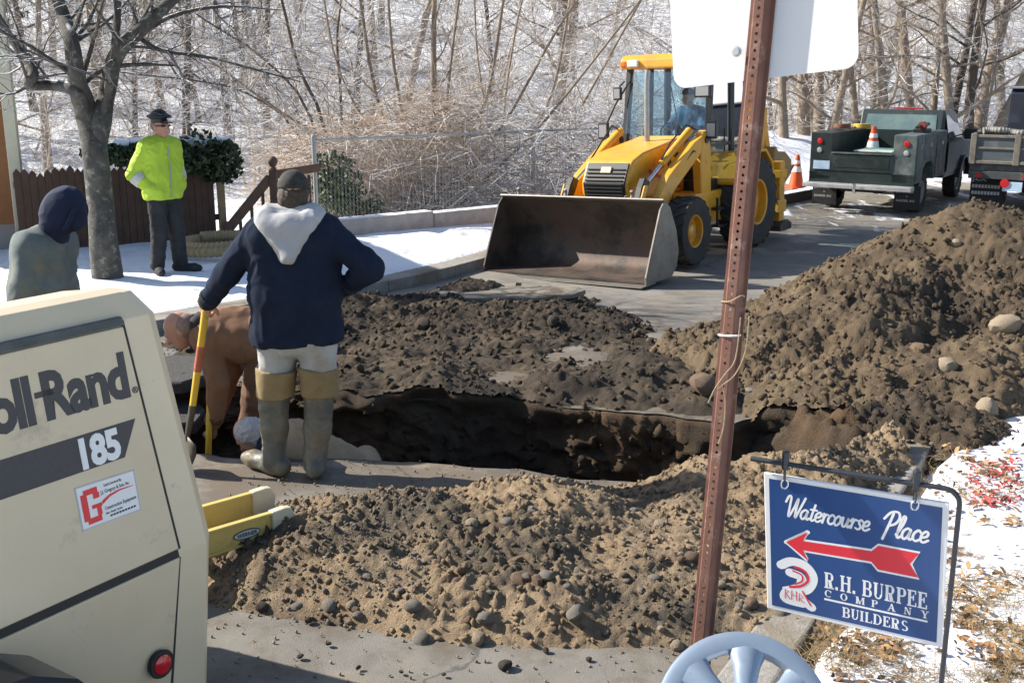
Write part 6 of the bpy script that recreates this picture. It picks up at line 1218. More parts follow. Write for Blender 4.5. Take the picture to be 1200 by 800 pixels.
    m = MB(); m.box((-.3, -.12, 0), (.1, .12, .06)); m.build('pump_base', blk, rk, bevel=.01); MB().tube([(-.5, 0, .10), (.55, .05, .12)], .03, 8).build('pump_pipe', blk, rk, smooth=True); MB().lathe([(0, -.1), (.07, -.1), (.07, .1), (0, .1)], 12, axis='x', M=Matrix.Translation((-.1, 0, .12))).build('pump_body', mat('pump_red', (.25, .05, .04), .5), rk, smooth=40)
    return root
ut = utility_truck()
cone(pt(6.35, 24.3, .0) + Vector((0, 0, -.0)), .74, 'traffic cone standing on the snow between the loader and the green truck')
def dump_truck():
    a = R(90 - 34); root = tag(empty('dump_truck', (9.78, 20.05, -.246), a), 'dump truck with plank sided bed and black tool box beside the tall mound', 'truck')
    W = 1.08; blk = blackm; pan = mat('bed_steel_blue', (.055, .085, .105), .55, c2=(.08, .09, .095), scale=4, dirt=(.15, .14, .12), dscale=4, dlow=.5, dhigh=.7); wood = mat('bed_plank', (.20, .18, .15), .85, c2=(.12, .105, .085), scale=9)
    dkgr = mat('frame_charcoal', (.05, .055, .058), .6, dirt=(.16, .15, .13), dscale=4, dlow=.5, dhigh=.7)
    for x in (0, 3.4):
        for s in (-1, 1): big_wheel(root, x, s * .84, .42, .40 if x == 0 else .27, .23, s, 14, 'wheel', mat('steel_wheel', (.42, .42, .42), .45, metal=.4, var=.3, scale=12))
    MB().box((-1.0, -.42, .52), (4.6, .42, .72)).build('frame', blk, root)
    MB().box((-1.1, -W, .80), (2.0, W, .92)).build('bed_floor', dkgr, root, bevel=.01)
    tg = MB().box((-1.14, -W + .06, .98), (-1.10, W - .06, 1.40)).build('tailgate', pan, root, bevel=.008)
    MB().box((-1.17, -W, .93), (-1.09, W, .99)).build('tailgate_bottom_rail', wood, tg, bevel=.008); MB().box((-1.17, -W, 1.39), (-1.09, W, 1.44)).build('tailgate_top_rail', wood, tg, bevel=.008); MB().box((-1.165, -W + .06, 1.19), (-1.14, W - .06, 1.225)).build('tailgate_middle_rail', wood, tg, bevel=.005)
    for y in (W - .05, W - .78, 0, -W + .78, -W + .05): MB().box((-1.18, y - .05, .92), (-1.13, y + .05, 1.46)).build('tailgate_post', wood, tg, bevel=.006)
    for s in (-1, 1):
        for k in range(3): MB().box((-1.08, s * (W - .04) - .02, .94 + k * .18), (2.0, s * (W - .04) + .02, 1.11 + k * .18)).build('side_plank', wood if k == 2 else pan, root, bevel=.008)
        f = MB().box((-.62, s * .84 - .28, .16), (-.60, s * .84 + .28, .80)).build('mud_flap', mat('flap_black', (.02, .021, .023), .7), root); fm = frame((-.625, s * .84 + .25, .58), (0, -1, 0), (0, 0, 1)); wt = MATS['flap_print']
        text('J.C.R.', .11, wt, 'print', f, fm, bold=.002, depth=.001)
        for k in range(2):
            m = MB(M=fm)
            for q in range(9): m.box((q * .055, -.13 - .12 * k, 0), (q * .055 + .042, -.07 - .12 * k, .001))
            m.build('worn_print', wt, f)
    MB().box((-1.12, -W, .66), (-1.04, W, .80)).build('rear_sill', dkgr, root, bevel=.01)
    for y in (.45, -.45): 
        r = MB(M=frame((-1.123, y, .60), (0, -1, 0), (0, 0, 1))); r.lathe([(0, .03), (.075, .028), (.08, 0)], 18); r.build('tail_lamp', mat('lamp_red', (.5, .015, .02), .25, coat=.5), root, smooth=True)
    for y in (.9, .12, -.12, -.9): MB().box((-1.13, y - .05, .69), (-1.1195, y + .05, .76)).build('marker_lamp', mat('lamp_red', (.5, .015, .02), .25), root)
    MB().box((-1.135, .16, .46), (-1.12, .48, .63)).build('number_plate', mat('plate_blue', (.45, .58, .72), .5), root)
    bx = MB().prism([(.1, 1.46), (.9, 1.46), (.9, 2.22), (.2, 2.22), (.1, 2.15)], -W + .1, W - .35, 'xz').build('tool_box', mat('box_black', (.02, .024, .04), .35, coat=.3), root, bevel=.02); MB().box((.08, -W + .08, 2.22), (.92, W - .33, 2.26)).build('box_lid', mat('lid_grey', (.2, .21, .22), .5), root, bevel=.01)
    m = MB(); n = 160; m.tube([(-.95 + .03 * math.sin(i * .2), W - .15 - i * .0115, 1.50 + .02 * math.sin(i * .09)) for i in range(n)], [.05 + (.012 if i % 4 < 2 else 0) for i in range(n)], 10); bpy.context.view_layer.update()
    ho = m.build('corrugated_hose', mat('hose_grey', (.30, .29, .26), .7, var=.3, scale=20), None, smooth=60); ho.matrix_world = root.matrix_world; tag(ho, 'grey corrugated hose lying along the dump truck tailgate', 'hose')
    cabP = [(2.15, .6), (4.8, .6), (4.9, .9), (4.8, 1.35), (3.8, 1.45), (3.4, 2.05), (2.25, 2.08)]; MB().prism(cabP, -.9, .9, 'xz').build('cab', mat('cab_navy', (.02, .03, .07), .35, coat=.4), root, bevel=.05, seg=2)
dump_truck()
# dark timber lying on the snow by the cone
tb = MB().box((-1.6, -.14, 0), (1.6, .14, .2)).build('timber', mat('timber_dark', (.07, .06, .05), .85, var=.4, scale=10, snow=.2), None, bevel=.015); q_ = on_road(935, 228); tb.location = pt(5.3, 21.4, .0); tb.rotation_euler = (0, 0, R(90 - 40)); tag(tb, 'dark squared timber lying along the road edge behind the loader', 'timber')
# ---------------------------------------------------------------- woods, shrubs, fences, house
bark_near = mat('bark_mottled', (.095, .09, .08), .95, c2=(.04, .036, .032), scale=9, detail=8, dirt=(.20, .21, .185), dscale=13, dlow=.55, dhigh=.66, bump=.012, bscale=28, snow=.12)
bark_far = mat('bark_grey_tan', (.33, .26, .195), .95, c2=(.21, .165, .125), scale=3, bump=.02, bscale=12, snow=.10)
bark_dark = mat('bark_brown', (.12, .095, .075), .95, c2=(.07, .055, .045), scale=3, bump=.02, bscale=12, snow=.15)
twig_m = mat('twig_grey', (.42, .345, .27), .95, c2=(.29, .235, .185), scale=2, snow=.40)
twig_s = mat('twig_straw', (.60, .46, .34), .9, c2=(.42, .31, .21), scale=2, snow=.22)
twig_w = mat('twig_snowy', (.36, .295, .24), .95, c2=(.27, .22, .18), scale=2, snow=.85)
def wob(r, a): return Vector((r.gauss(0, a), r.gauss(0, a), r.gauss(0, a)))
def grow(mb, tw_mb, p, d, L, rad, lev, r, n=5, up=.15, spread=.75, kids=(3, 5), minr=.004):
    seg = 5 if lev > 0 else 4; pts = [p.copy()]; rr = [rad]; dirs = []; q = p.copy(); d = d.normalized()
    for i in range(seg):
        d = (d + wob(r, .11) + Vector((0, 0, up * .15))).normalized(); q = q + d * L / seg; pts.append(q.copy()); rr.append(max(minr * .6, rad * (1 - .8 * (i + 1) / seg))); dirs.append(d.copy())
    (mb if rad > .02 else tw_mb).tube(pts, rr, n if rad > .03 else (4 if rad > .012 else 3), cap=False)
    if lev <= 0: return
    for k in range(r.randint(*kids)):
        f = r.uniform(.3, .97); i = min(int(f * seg), seg - 1); bp = pts[i].lerp(pts[i + 1], f * seg - i); side = dirs[i].orthogonal(); side.rotate(Matrix.Rotation(r.uniform(0, 6.283), 3, dirs[i]))
        nd_ = (dirs[i] * (1 - spread * .5) + side.normalized() * spread * r.uniform(.6, 1.2) + Vector((0, 0, up))).normalized()
        grow(mb, tw_mb, bp, nd_, L * r.uniform(.38, .66), max(minr, rr[i] * r.uniform(.35, .6)), lev - 1, r, n, up, spread, kids, minr)
def tree_mesh(seed, H, r0, lean=0, low=.15, lev=3, br=12, m=bark_far, tm=twig_m, curve=.05):
    r = random.Random(seed); tr = MB(); cr = MB(); p = Vector((0, 0, -.3)); d = Vector((lean, r.uniform(-.05, .05), 1)).normalized(); n = 9; pts = [p]; rr = [r0 * 1.25]
    for i in range(n): d = (d + wob(r, curve)).normalized(); p = p + d * (H + .3) / n; pts.append(p); rr.append(r0 * (1 - .85 * (i + 1) / n))
    tr.tube(pts, rr, 8, cap=False)
    for k in range(br):
        f = low + (1 - low) * (k + r.random()) / br; i = min(int(f * n), n - 1); bp = pts[i].lerp(pts[i + 1], f * n - i); a = r.uniform(0, 6.283); nd_ = Vector((math.cos(a), math.sin(a), r.uniform(.1, .7)))
        grow(tr, cr, bp, nd_, H * r.uniform(.16, .32) * (1.15 - f * .6), max(.012, rr[i] * r.uniform(.25, .45)), lev - 1, r, 5, .12, .8, (4, 6))
    return tr.mesh('trunk', m, smooth='all'), cr.mesh('crown', tm, smooth='all')
def place_tree(name, meshes, p, label, group, rz=0, s=1.0):
    root = tag(empty(name, p, rz), label, 'tree', group); root.scale = (s, s, s); link('trunk', meshes[0], root); link('crown', meshes[1], root); return root
pale_v = [tree_mesh(100 + i, 10 + i, .10 + .02 * i, (-.05, .1, .22, -.18, .04)[i], .08, 3, 16) for i in range(5)]
dark_v = [tree_mesh(200 + i, 11 + i, .12 + .03 * i, (.03, -.08, .0)[i], .10, 3, 16, bark_dark) for i in range(3)]
rt = random.Random(42)
def at_ground(px, Y): x = (px - 600) / 1267 * (Y * 1.0) * 1.0; x = at(px, 120, Y).x; return pt(x, Y, 0)
G1 = 'bare trees behind the trucks'; G2 = 'bare trees on the snowy hillside'
for px_, Y_, v, rz, s in ((1009, 29, 0, 0, 1.0), (1029, 33, 1, 1, .9), (1048, 28.6, 1, 2.1, 1.0), (1072, 31, 4, 3, .9), (1093, 29.5, 0, 4, 1.05), (1125, 28.4, 2, 3.3, .9), (1147, 30, 4, .4, 1.0), (971, 28.2, 2, 0.2, .8), (964, 32, 3, 5, 1), (922, 28.3, 1, 1.1, 1.0), (945, 30, 4, 2.2, .9), (985, 34, 0, 4.4, 1.0), (1185, 33, 1, 2.5, 1.1)):
    place_tree('bare_tree', pale_v[v], at_ground(px_, Y_), 'slender pale barked bare tree growing behind the parked trucks', G1, rz, s)
for px_, Y_, v, rz, s in ((1117, 29, 0, 0, 1.0), (1140, 28.6, 1, 0, .95)): place_tree('bare_tree', dark_v[v], at_ground(px_, Y_), 'dark brown barked bare tree growing behind the trucks', 'dark trees behind the trucks', rz, s)
place_tree('leaning_tree', tree_mesh(301, 12, .17, .33, .25, 3, 12, bark_far), at_ground(1160, 28.3), 'thick pale trunk leaning strongly to one side above the dump truck', None, 0, 1)
for px_, Y_, v, rz, s in ((155, 38, 0, 1, .9), (213, 36, 1, 2, 1.0), (232, 42, 0, 3, .9), (264, 38, 2, 4, .8), (306, 45, 1, 5, .9), (40, 44, 1, 6, 1), (345, 40, 0, .5, .8), (180, 50, 2, 1.5, 1)):
    place_tree('bare_tree', dark_v[v], at_ground(px_, Y_), 'dark bare trunk standing on the snowy slope behind the stockade fence', 'dark trees behind the stockade fence', rz, s)
for k in range(62):
    Y_ = rt.uniform(34, 75); px_ = rt.uniform(-60, 1260); v = rt.randrange(5)
    place_tree('bare_tree', pale_v[v] if rt.random() < .65 else dark_v[v % 3], at_ground(px_, Y_), 'bare grey tree far back on the snowy wooded hillside', G2, rt.uniform(0, 6.28), rt.uniform(.7, 1.15))
# thin saplings with snow-covered twigs
sap = [tree_mesh(400 + i, 4.5, .035, (.1, -.15, .05)[i], .05, 3, 16, twig_m, twig_w, .1) for i in range(3)]
for k in range(64):
    Y_ = rt.uniform(27.5, 44); px_ = rt.uniform(-20, 1220)
    place_tree('sapling', sap[k % 3], at_ground(px_, Y_), 'thin sapling with snow covered twigs at the edge of the woods', 'saplings at the edge of the woods', rt.uniform(0, 6.28), rt.uniform(.7, 1.3))
# brush too dense to count
def brush(name, n, pos, L, rad, m, seed, upw=.6, bend=.5, label=None):
    r = np.random.RandomState(seed); P = pos(r, n); d = r.normal(0, 1, (n, 3)); d[:, 2] = np.abs(d[:, 2]) * upw + upw * .3; d /= np.linalg.norm(d, axis=1)[:, None]
    Ls = r.uniform(*L, n)[:, None]; side = r.normal(0, 1, (n, 3)); side -= (side * d).sum(1)[:, None] * d; side /= np.linalg.norm(side, axis=1)[:, None]; oth = np.cross(d, side); K = 4; rings = []
    sag = np.zeros((n, 3)); sag[:, 2] = -1; wig = r.normal(0, .09, (K, n, 3))
    for k in range(K):
        f = k / (K - 1); c = P + d * Ls * f + (side * bend * .35 + sag * bend * .5 * r.uniform(.2, 1, (n, 1))) * Ls * f * f + wig[k] * Ls * f; rr = (r.uniform(*rad, n) if k == 0 else rr0)[:, None] * (1 - .75 * f)
        if k == 0: rr0 = rr[:, 0].copy()
        for a in range(3): rings.append(c + (side * math.cos(a * 2.094) + oth * math.sin(a * 2.094)) * rr)
    V = np.stack(rings, 1); base = (np.arange(n) * 3 * K)[:, None, None]
    q = np.array([[k * 3 + a, k * 3 + (a + 1) % 3, (k + 1) * 3 + (a + 1) % 3, (k + 1) * 3 + a] for k in range(K - 1) for a in range(3)])
    o = link(name, np_mesh(name, V.reshape(-1, 3), (q[None] + base).reshape(-1, 4), m)); tag(o, label, 'brush', None, 'stuff'); return o
def zone(x0, x1, y0, y1, h0, h1, frust=True):
    def f(r, n):
        Y_ = r.uniform(y0, y1, n); px_ = r.uniform(x0, x1, n); X_ = (px_ - 600) / 1267 * Y_ * 1.02; return np.column_stack([X_, Y_, gz(X_, Y_) + h0 + (h1 - h0) * r.uniform(0, 1, n) ** 1.6])
    return f
brush('undergrowth', 7500, zone(-100, 350, 30, 52, 0, 4.5), (.5, 1.9), (.004, .011), twig_m, 21, .5, .6, 'sparse bare twigs on the slope behind the stockade fence')
brush('undergrowth', 16000, zone(340, 1300, 28, 48, 0, 4.5), (.4, 1.6), (.004, .011), twig_m, 1, .5, .6, 'tangle of bare grey twigs filling the woods')
brush('undergrowth', 9000, zone(300, 1300, 30, 55, .2, 6), (.6, 2.0), (.006, .014), twig_w, 2, .35, .7, 'snow laden twigs filling the woods')
brush('undergrowth', 13000, zone(-150, 1350, 52, 90, 0, 9), (1, 3.4), (.011, .028), twig_m, 3, .6, .5, 'far grey brown thicket high on the hillside')
brush('thicket', 4200, zone(375, 800, 18.5, 25, -.2, 1.7), (.4, 1.5), (.004, .010), twig_m, 4, .5, .8, 'tangled grey scrub behind the chain link fence')
brush('thicket', 2600, zone(375, 760, 18.5, 24, .0, 1.6), (.5, 1.6), (.004, .010), twig_w, 5, .3, .9, 'snow dusted scrub behind the chain link fence')
brush('dead_vines', 6500, zone(330, 560, 18.8, 22.0, .75, 2.1), (.5, 1.5), (.0035, .008), twig_s, 6, .3, 1.1, 'straw coloured dead vines matted over the shrub behind the fence')
# multi-stem trees rising behind the chain link fence
def stems(name, label, paths, seed, Y0, m=bark_far, tm=twig_m, kid=14):
    r = random.Random(seed); b0 = at(*paths[0][0][:2], Y0); root = tag(empty(name, (b0.x, Y0, float(gz(b0.x, Y0)))), label, 'tree'); iv = Matrix.Translation(-root.location); tr = MB(M=iv); cr = MB(M=iv)
    for P in paths:
        rad = P[-1]; Q = [at(x, y, Y0 + r.uniform(-.1, .1) + i * r.uniform(-.25, .25)) for i, (x, y) in enumerate(P[:-1])]; Q[0].z = min(Q[0].z, root.location.z + .1); d = (Q[-1] - Q[-2]).normalized()
        for k in range(3): d = (d + wob(r, .08)).normalized(); Q.append(Q[-1] + d * 1.0)
        C = [Vector(v) for v in catmull(np.array([tuple(v) for v in Q]), 3, False)]; n = len(C); tr.tube(C, [rad * (1 - .8 * i / n) for i in range(n)], 6, cap=False)
        for k in range(kid):
            i = r.randint(int(n * .18), n - 2); dd = (C[i + 1] - C[i]).normalized(); sd = dd.orthogonal(); sd.rotate(Matrix.Rotation(r.uniform(0, 6.283), 3, dd)); grow(tr, cr, C[i], dd * .5 + sd * .6 + Vector((0, 0, .1)), r.uniform(.7, 2.0), max(.007, rad * .3), 2, r, 4, .12, .75, (3, 5))
    tr.build('trunk', m, root, smooth='all'); cr.build('crown', tm, root, smooth='all'); return root
stems('multi_stem_tree', 'many-stemmed bare shrub fanning up behind the chain link fence', [[(512, 250), (509, 180), (508, 110), (509, 0), .075], [(500, 250), (470, 190), (440, 110), (422, 0), .055], [(505, 250), (480, 170), (462, 80), (455, 0), .04], [(520, 250), (540, 180), (572, 110), (590, 0), .045],
      [(525, 250), (560, 190), (600, 130), (650, 40), .04], [(525, 250), (580, 200), (640, 140), (720, 40), .035], [(495, 250), (450, 215), (400, 175), (374, 158), .05], [(515, 250), (520, 160), (530, 60), (538, 0), .035], [(500, 250), (450, 180), (400, 90), (380, 0), .03]], 7, 20.2)
stems('multi_stem_tree', 'slanting pale stemmed shrub between the fence and the loader', [[(600, 240), (620, 170), (650, 100), (668, 0), .04], [(605, 240), (650, 180), (690, 110), (740, 20), .035], [(600, 240), (590, 150), (600, 60), (612, 0), .035], [(610, 240), (660, 190), (720, 150), (790, 90), .03], [(595, 240), (575, 160), (560, 70), (556, 0), .03]], 8, 22.5)
stems('multi_stem_tree', 'leafless shrub with long snowy boughs spreading over the steps', [[(395, 240), (380, 150), (350, 80), (330, 0), .045], [(395, 240), (365, 140), (310, 70), (250, 30), .035], [(398, 240), (400, 130), (395, 50), (400, 0), .035], [(392, 240), (350, 160), (290, 110), (230, 95), .028]], 9, 21.5, bark_dark, twig_w, 16)
# lichen-mottled yard tree
def yard_tree():
    Y0 = 12.0; r = random.Random(3); b = at(128, 330, Y0); root = tag(empty('yard_tree', (b.x, Y0, float(gz(b.x, Y0)))), 'mottled grey tree forking low in front of the stockade fence', 'tree'); iv = Matrix.Translation(-root.location); tr = MB(M=iv); cr = MB(M=iv)
    L = [([(128, 342), (126, 322), (121, 280), (117, 230), (112, 185), (106, 150), (97, 118), (90, 92), (84, 52), (74, 18), (56, -30)], [.20, .165, .15, .145, .14, .135, .115, .095, .08, .07, .055], 10), ([(110, 175), (98, 128), (86, 106), (62, 100), (34, 99), (40, 86), (24, 62), (0, 24), (-25, -20)], [.05, .075, .07, .06, .055, .05, .048, .04, .03], 8),
         ([(112, 195), (118, 150), (126, 105), (136, 66), (162, 38), (205, -2), (235, -30)], [.08, .105, .095, .085, .075, .055, .04], 10), ([(120, 138), (126, 110), (132, 72), (137, 28), (140, -25)], [.03, .05, .045, .04, .03], 7),
         ([(92, 104), (120, 82), (160, 76), (206, 77)], [.03, .028, .022, .008], 3), ([(160, 42), (190, 60), (240, 66), (300, 82), (352, 96)], [.028, .022, .016, .012, .005], 7), ([(150, 50), (200, 20), (260, 8), (330, 12)], [.03, .024, .016, .006], 7), ([(40, 86), (20, 66), (-15, 70)], [.02, .015, .008], 3), ([(36, 98), (15, 110), (-10, 108)], [.02, .014, .008], 3)]
    for P, rad, kd in L:
        Q = np.array([tuple(at(x, y, Y0 + (r.uniform(-.25, .25) if i > 1 and kd else 0))) for i, (x, y) in enumerate(P)]); C = [Vector(v) for v in catmull(Q, 5, False)]; rr = np.interp(np.linspace(0, len(rad) - 1, len(C)), range(len(rad)), rad)
        rr = rr * (1 + .07 * noise(np.array([tuple(c) for c in C]) * 6, 5)); tr.tube(C, list(rr), 14 if rad[0] > .07 else 7, cap=False); n = len(C)
        for k in range(kd): i = r.randint(int(n * (.3 if kd < 10 or rad[0] < .15 else .66)), n - 2); dd = (C[i + 1] - C[i]).normalized(); sd = dd.orthogonal(); sd.rotate(Matrix.Rotation(r.uniform(0, 6.283), 3, dd)); grow(tr, cr, C[i], dd * .6 + sd * .7 + Vector((0, 0, .15)), r.uniform(.6, 1.7), max(.007, rr[i] * .3), 2, r, 5, .1, .75, (3, 5))
    tr.build('trunk', bark_near, root, smooth='all', weld=False); cr.build('crown', mat('twig_dark', (.10, .085, .075), .95, snow=.42), root, smooth='all')
yard_tree()
# pines on the hill, most of them out of view and added to shade it
def pine_mesh(seed, H):
    r = np.random.RandomState(seed); tr = MB().tube([(0, 0, -.3), (.05, 0, H * .5), (0, .05, H)], [.16, .10, .02], 8, cap=False).mesh('trunk', bark_dark, smooth='all'); P = []
    for k in range(46):
        z = H * (.18 + .8 * k / 46); L = (1 - (z / H)) * 2.4 + .25; a = r.uniform(0, 6.283); n = 34; t = r.uniform(.1, 1, n) * L; P.append(np.column_stack([np.cos(a) * t + r.normal(0, .16, n), np.sin(a) * t + r.normal(0, .16, n), z - .12 * t + r.normal(0, .10, n)]))
    q = np.concatenate(P); n = len(q); a = r.normal(0, 1, (n, 3)); a /= np.linalg.norm(a, axis=1)[:, None]; b = r.normal(0, 1, (n, 3)); b -= (a * b).sum(1)[:, None] * a; b /= np.linalg.norm(b, axis=1)[:, None]; s = r.uniform(.10, .24, n)[:, None]
    V = np.stack([q - a * s, q + b * s * .28, q + a * s, q - b * s * .28], 1).reshape(-1, 3); return tr, np_mesh('crown', V, np.arange(n * 4).reshape(-1, 4), mat('pine_needles', (.045, .06, .03), .8, c2=(.03, .04, .022), scale=3, snow=.12), False)
pines = [pine_mesh(700 + i, 8 + i) for i in range(2)]
for k, (x, y) in enumerate(((-24, 34), (-27, 40), (-22, 46), (-30, 36), (-33, 44), (-26, 52), (-20, 40), (-17.5, 54), (-36, 50), (-14, 60), (-23, 60))):
    place_tree('pine_tree', pines[k % 2], pt(x, y), 'dusky green pine standing on the snowy slope past the house corner', 'pines on the slope', k * 1.3, 1.0 + .1 * (k % 3))
# leaf masses
def leaves(name, n, cen_, rad, size, m, parent, seed, noise_s=2.2):
    r = np.random.RandomState(seed); P = r.uniform(-1, 1, (n * 3, 3)); k = (P ** 2).sum(1) < 1; P = P[k][:n]; q = P * np.array(rad) ; q *= (1 + .35 * noise(q * noise_s + 3, seed))[:, None]; q += np.array(cen_); n = len(q)
    a = r.normal(0, 1, (n, 3)); a /= np.linalg.norm(a, axis=1)[:, None]; b = r.normal(0, 1, (n, 3)); b -= (a * b).sum(1)[:, None] * a; b /= np.linalg.norm(b, axis=1)[:, None]; s = r.uniform(*size, n)[:, None]; c = np.cross(a, b)
    V = np.stack([q - a * s, q + b * s * .55 + c * s * .15, q + a * s, q - b * s * .55 + c * s * .15], 1).reshape(-1, 3); F = np.arange(n * 4).reshape(-1, 4)
    return link(name, np_mesh(name, V, F, m, False), parent)
fA, fB = Vector((-6.30, 13.75, 0)), Vector((-4.13, 15.3, 0)); fd = (fB - fA).normalized()
ivy_m = mat('ivy_leaf', (.035, .060, .020), .5, c2=(.02, .036, .014), scale=9, snow=.05); ev_m = mat('evergreen_leaf', (.075, .105, .028), .5, c2=(.04, .06, .018), scale=7, snow=.0)
hc = fA.lerp(fB, .70); iv_root = tag(empty('ivy_hedge', (hc.x, hc.y, .02)), 'dark ivy with snow on top heaped over the stockade fence', 'hedge')
for i, (f, z, rx, rz_) in enumerate(((.42, 1.18, .35, .14), (.58, 1.14, .40, .17), (.74, 1.12, .42, .24), (.88, 1.08, .42, .30), (.99, 1.02, .35, .36))):
    c = fA.lerp(fB, f) - hc; leaves('foliage', 1000, (c.x + .06, c.y - .05, z + .05), (rx, rx * .75, rz_), (.035, .06), ivy_m, iv_root, 40 + i)
sn_cap = mat('snow_cap', (.86, .88, .92), .6, bump=.01, bscale=20)
sdf_obj('snow', [('c', tuple(fA.lerp(fB, f) - hc + Vector((0, -.05 + .04 * (i % 2), 1.30 + .03 * (i % 3)))), tuple(fA.lerp(fB, f + .06) - hc + Vector((0, -.05, 1.33))), .06, .05) for i, f in enumerate((.38, .5, .6, .68, .78, .86, .94, 1.02))], .018, sn_cap, iv_root, k=.05, wr=.03, wrs=9)
MB().tube([(0, .05, -.2), (.1, .05, .4), (.0, .0, .9)], [.04, .035, .02], 7).build('stem', bark_dark, iv_root, smooth=True)
eb = tag(empty('evergreen_bush', (-2.85, 17.4, float(gz(-2.85, 17.4)))), 'small yellow green evergreen bush beside the fence post', 'bush'); leaves('foliage', 1400, (0, 0, .62), (.38, .38, .50), (.03, .055), ev_m, eb, 60); leaves('foliage', 500, (.35, .1, .32), (.42, .3, .24), (.03, .05), ev_m, eb, 61); MB().tube([(0, 0, -.1), (.03, 0, .5)], [.03, .015], 6).build('stem', bark_dark, eb)
# stockade fence
fence = tag(empty('stockade_fence', (fA.x, fA.y, 0), math.atan2(fd.y, fd.x)), 'dark brown stockade fence of pointed pickets behind the officer', 'fence'); Lf = (fB - fA).length; fw = mat('picket_brown', (.085, .048, .032), .85, c2=(.055, .032, .023), scale=6, bump=.003, bscale=30)
n = int(Lf / .0925)
for i in range(n):
    x = i * .0925; h = 1.07 + rng.uniform(-.03, .03) - .06 * i / n; pm_ = MB().prism([(x, -.05), (x + .09, -.05), (x + .09, h - .055), (x + .045, h), (x, h - .055)], -.014, .014, 'xz'); o = pm_.build('picket', fw, fence, bevel=.004); o.location = (0, rng.uniform(-.006, .006), float(gz(fA.x + fd.x * x, fA.y + fd.y * x)))
for z in (.25, .85): MB().box((0, .016, z), (Lf, .055, z + .08)).build('rail', fw, fence)
MB().box((Lf - .02, -.045, -.1), (Lf + .07, .045, 1.02)).build('end_post', mat('post_raw', (.30, .21, .12), .85, var=.3, scale=8), fence, bevel=.006)
# stair rail with ball finial
sr = tag(empty('stair_railing', (at(320, 270, 15.7).x, 15.7, float(gz(-3.4, 15.7)))), 'red brown wooden stair railing with a ball finial behind the workers', 'railing'); iv = Matrix.Translation(-sr.location); rw2 = mat('rail_red_brown', (.135, .075, .05), .75, c2=(.09, .052, .036), scale=8, bump=.002, bscale=30)
tp = at(320, 200, 15.7); bt = Vector((tp.x, 15.7, sr.location.z)); m = MB(M=iv); m.box((tp.x - .055, 15.645, bt.z - .05), (tp.x + .055, 15.755, tp.z + .02)); m.build('newel_post', rw2, sr, bevel=.008)
MB(M=iv @ Matrix.Translation((tp.x, 15.7, tp.z + .02))).lathe([(.0, 0), (.05, 0), (.05, .02), (.03, .03), (.055, .06), (.075, .10), (.07, .14), (.045, .175), (0, .19)], 18).build('finial', rw2, sr, smooth=True)
e1, e2 = at(375, 196, 16.3), at(268, 268, 15.2); m = MB(M=iv); m.bar(tp + Vector((0, 0, -.06)), e1, .06, .12); m.build('top_rail', rw2, sr, bevel=.008); m = MB(M=iv); m.bar(tp + Vector((-.05, 0, -.10)), e2, .06, .13); m.build('sloping_rail', rw2, sr, bevel=.008)
MB(M=iv).box((e2.x - .05, 15.15, e2.z - .5), (e2.x + .05, 15.25, e2.z + .1)).build('lower_post', rw2, sr, bevel=.008)
for f in (.25, .5, .75):
    for q_ in (e1, e2):
        p = tp.lerp(q_, f); MB(M=iv).box((p.x - .02, p.y - .02, bt.z - .1), (p.x + .02, p.y + .02, p.z - .1)).build('baluster', rw2, sr)
# house corner
hr = tag(empty('house', (-6.45, 14.25, 0)), 'corner of an orange brown clapboard house with a cream corner board', 'house'); ud = Vector((-.835, -.55, 0)); us = Vector((-.55, .835, 0)); clap = mat('clapboard', (.30, .135, .055), .8, c2=(.24, .105, .045), scale=5, bump=.002, bscale=30); trim = mat('trim_cream', (.62, .58, .44), .6, var=.12, scale=5)
for k in range(29):
    z0 = .35 + k * .13
    for (d_, L_) in ((ud, 1.6), (us, 6.0)):
        nrm = Vector((d_.y, -d_.x, 0)) if d_ is ud else Vector((d_.y, -d_.x, 0)); nrm = nrm if (nrm.dot(Vector((.5, -1, 0))) > 0) else -nrm; a = d_ * .10; b = d_ * L_; m = MB()
        m.add([a + nrm * .03 + Vector((0, 0, z0)), b + nrm * .03 + Vector((0, 0, z0)), b + nrm * .012 + Vector((0, 0, z0 + .135)), a + nrm * .012 + Vector((0, 0, z0 + .135)), a + Vector((0, 0, z0)), b + Vector((0, 0, z0)), b + Vector((0, 0, z0 + .135)), a + Vector((0, 0, z0 + .135))], [(0, 1, 2, 3), (7, 6, 5, 4), (0, 4, 5, 1), (3, 2, 6, 7), (0, 3, 7, 4), (1, 5, 6, 2)]); m.build('clapboard', clap, hr)
m = MB(); P4 = [Vector((0, 0, 0)), ud * 1.6, ud * 1.6 + us * 6, us * 6]; m.add([p + Vector((0, 0, -.3)) for p in P4] + [p + Vector((0, 0, 4.15)) for p in P4], [(0, 1, 5, 4), (1, 2, 6, 5), (2, 3, 7, 6), (3, 0, 4, 7), (4, 5, 6, 7)]); m.build('wall_core', mat('foundation', (.3, .29, .27), .9), hr)
m = MB(); m.bar(ud * .05 + Vector((.018, -.03, .1)), ud * .05 + Vector((.018, -.03, 4.15)), .14, .05, up=(-.55, .835, 0)); m.build('corner_board', trim, hr, bevel=.006); m = MB(); m.bar(us * .07 + Vector((.025, .02, .1)), us * .07 + Vector((.025, .02, 4.15)), .05, .12, up=(-.55, .835, 0)); m.build('corner_board', trim, hr, bevel=.006)
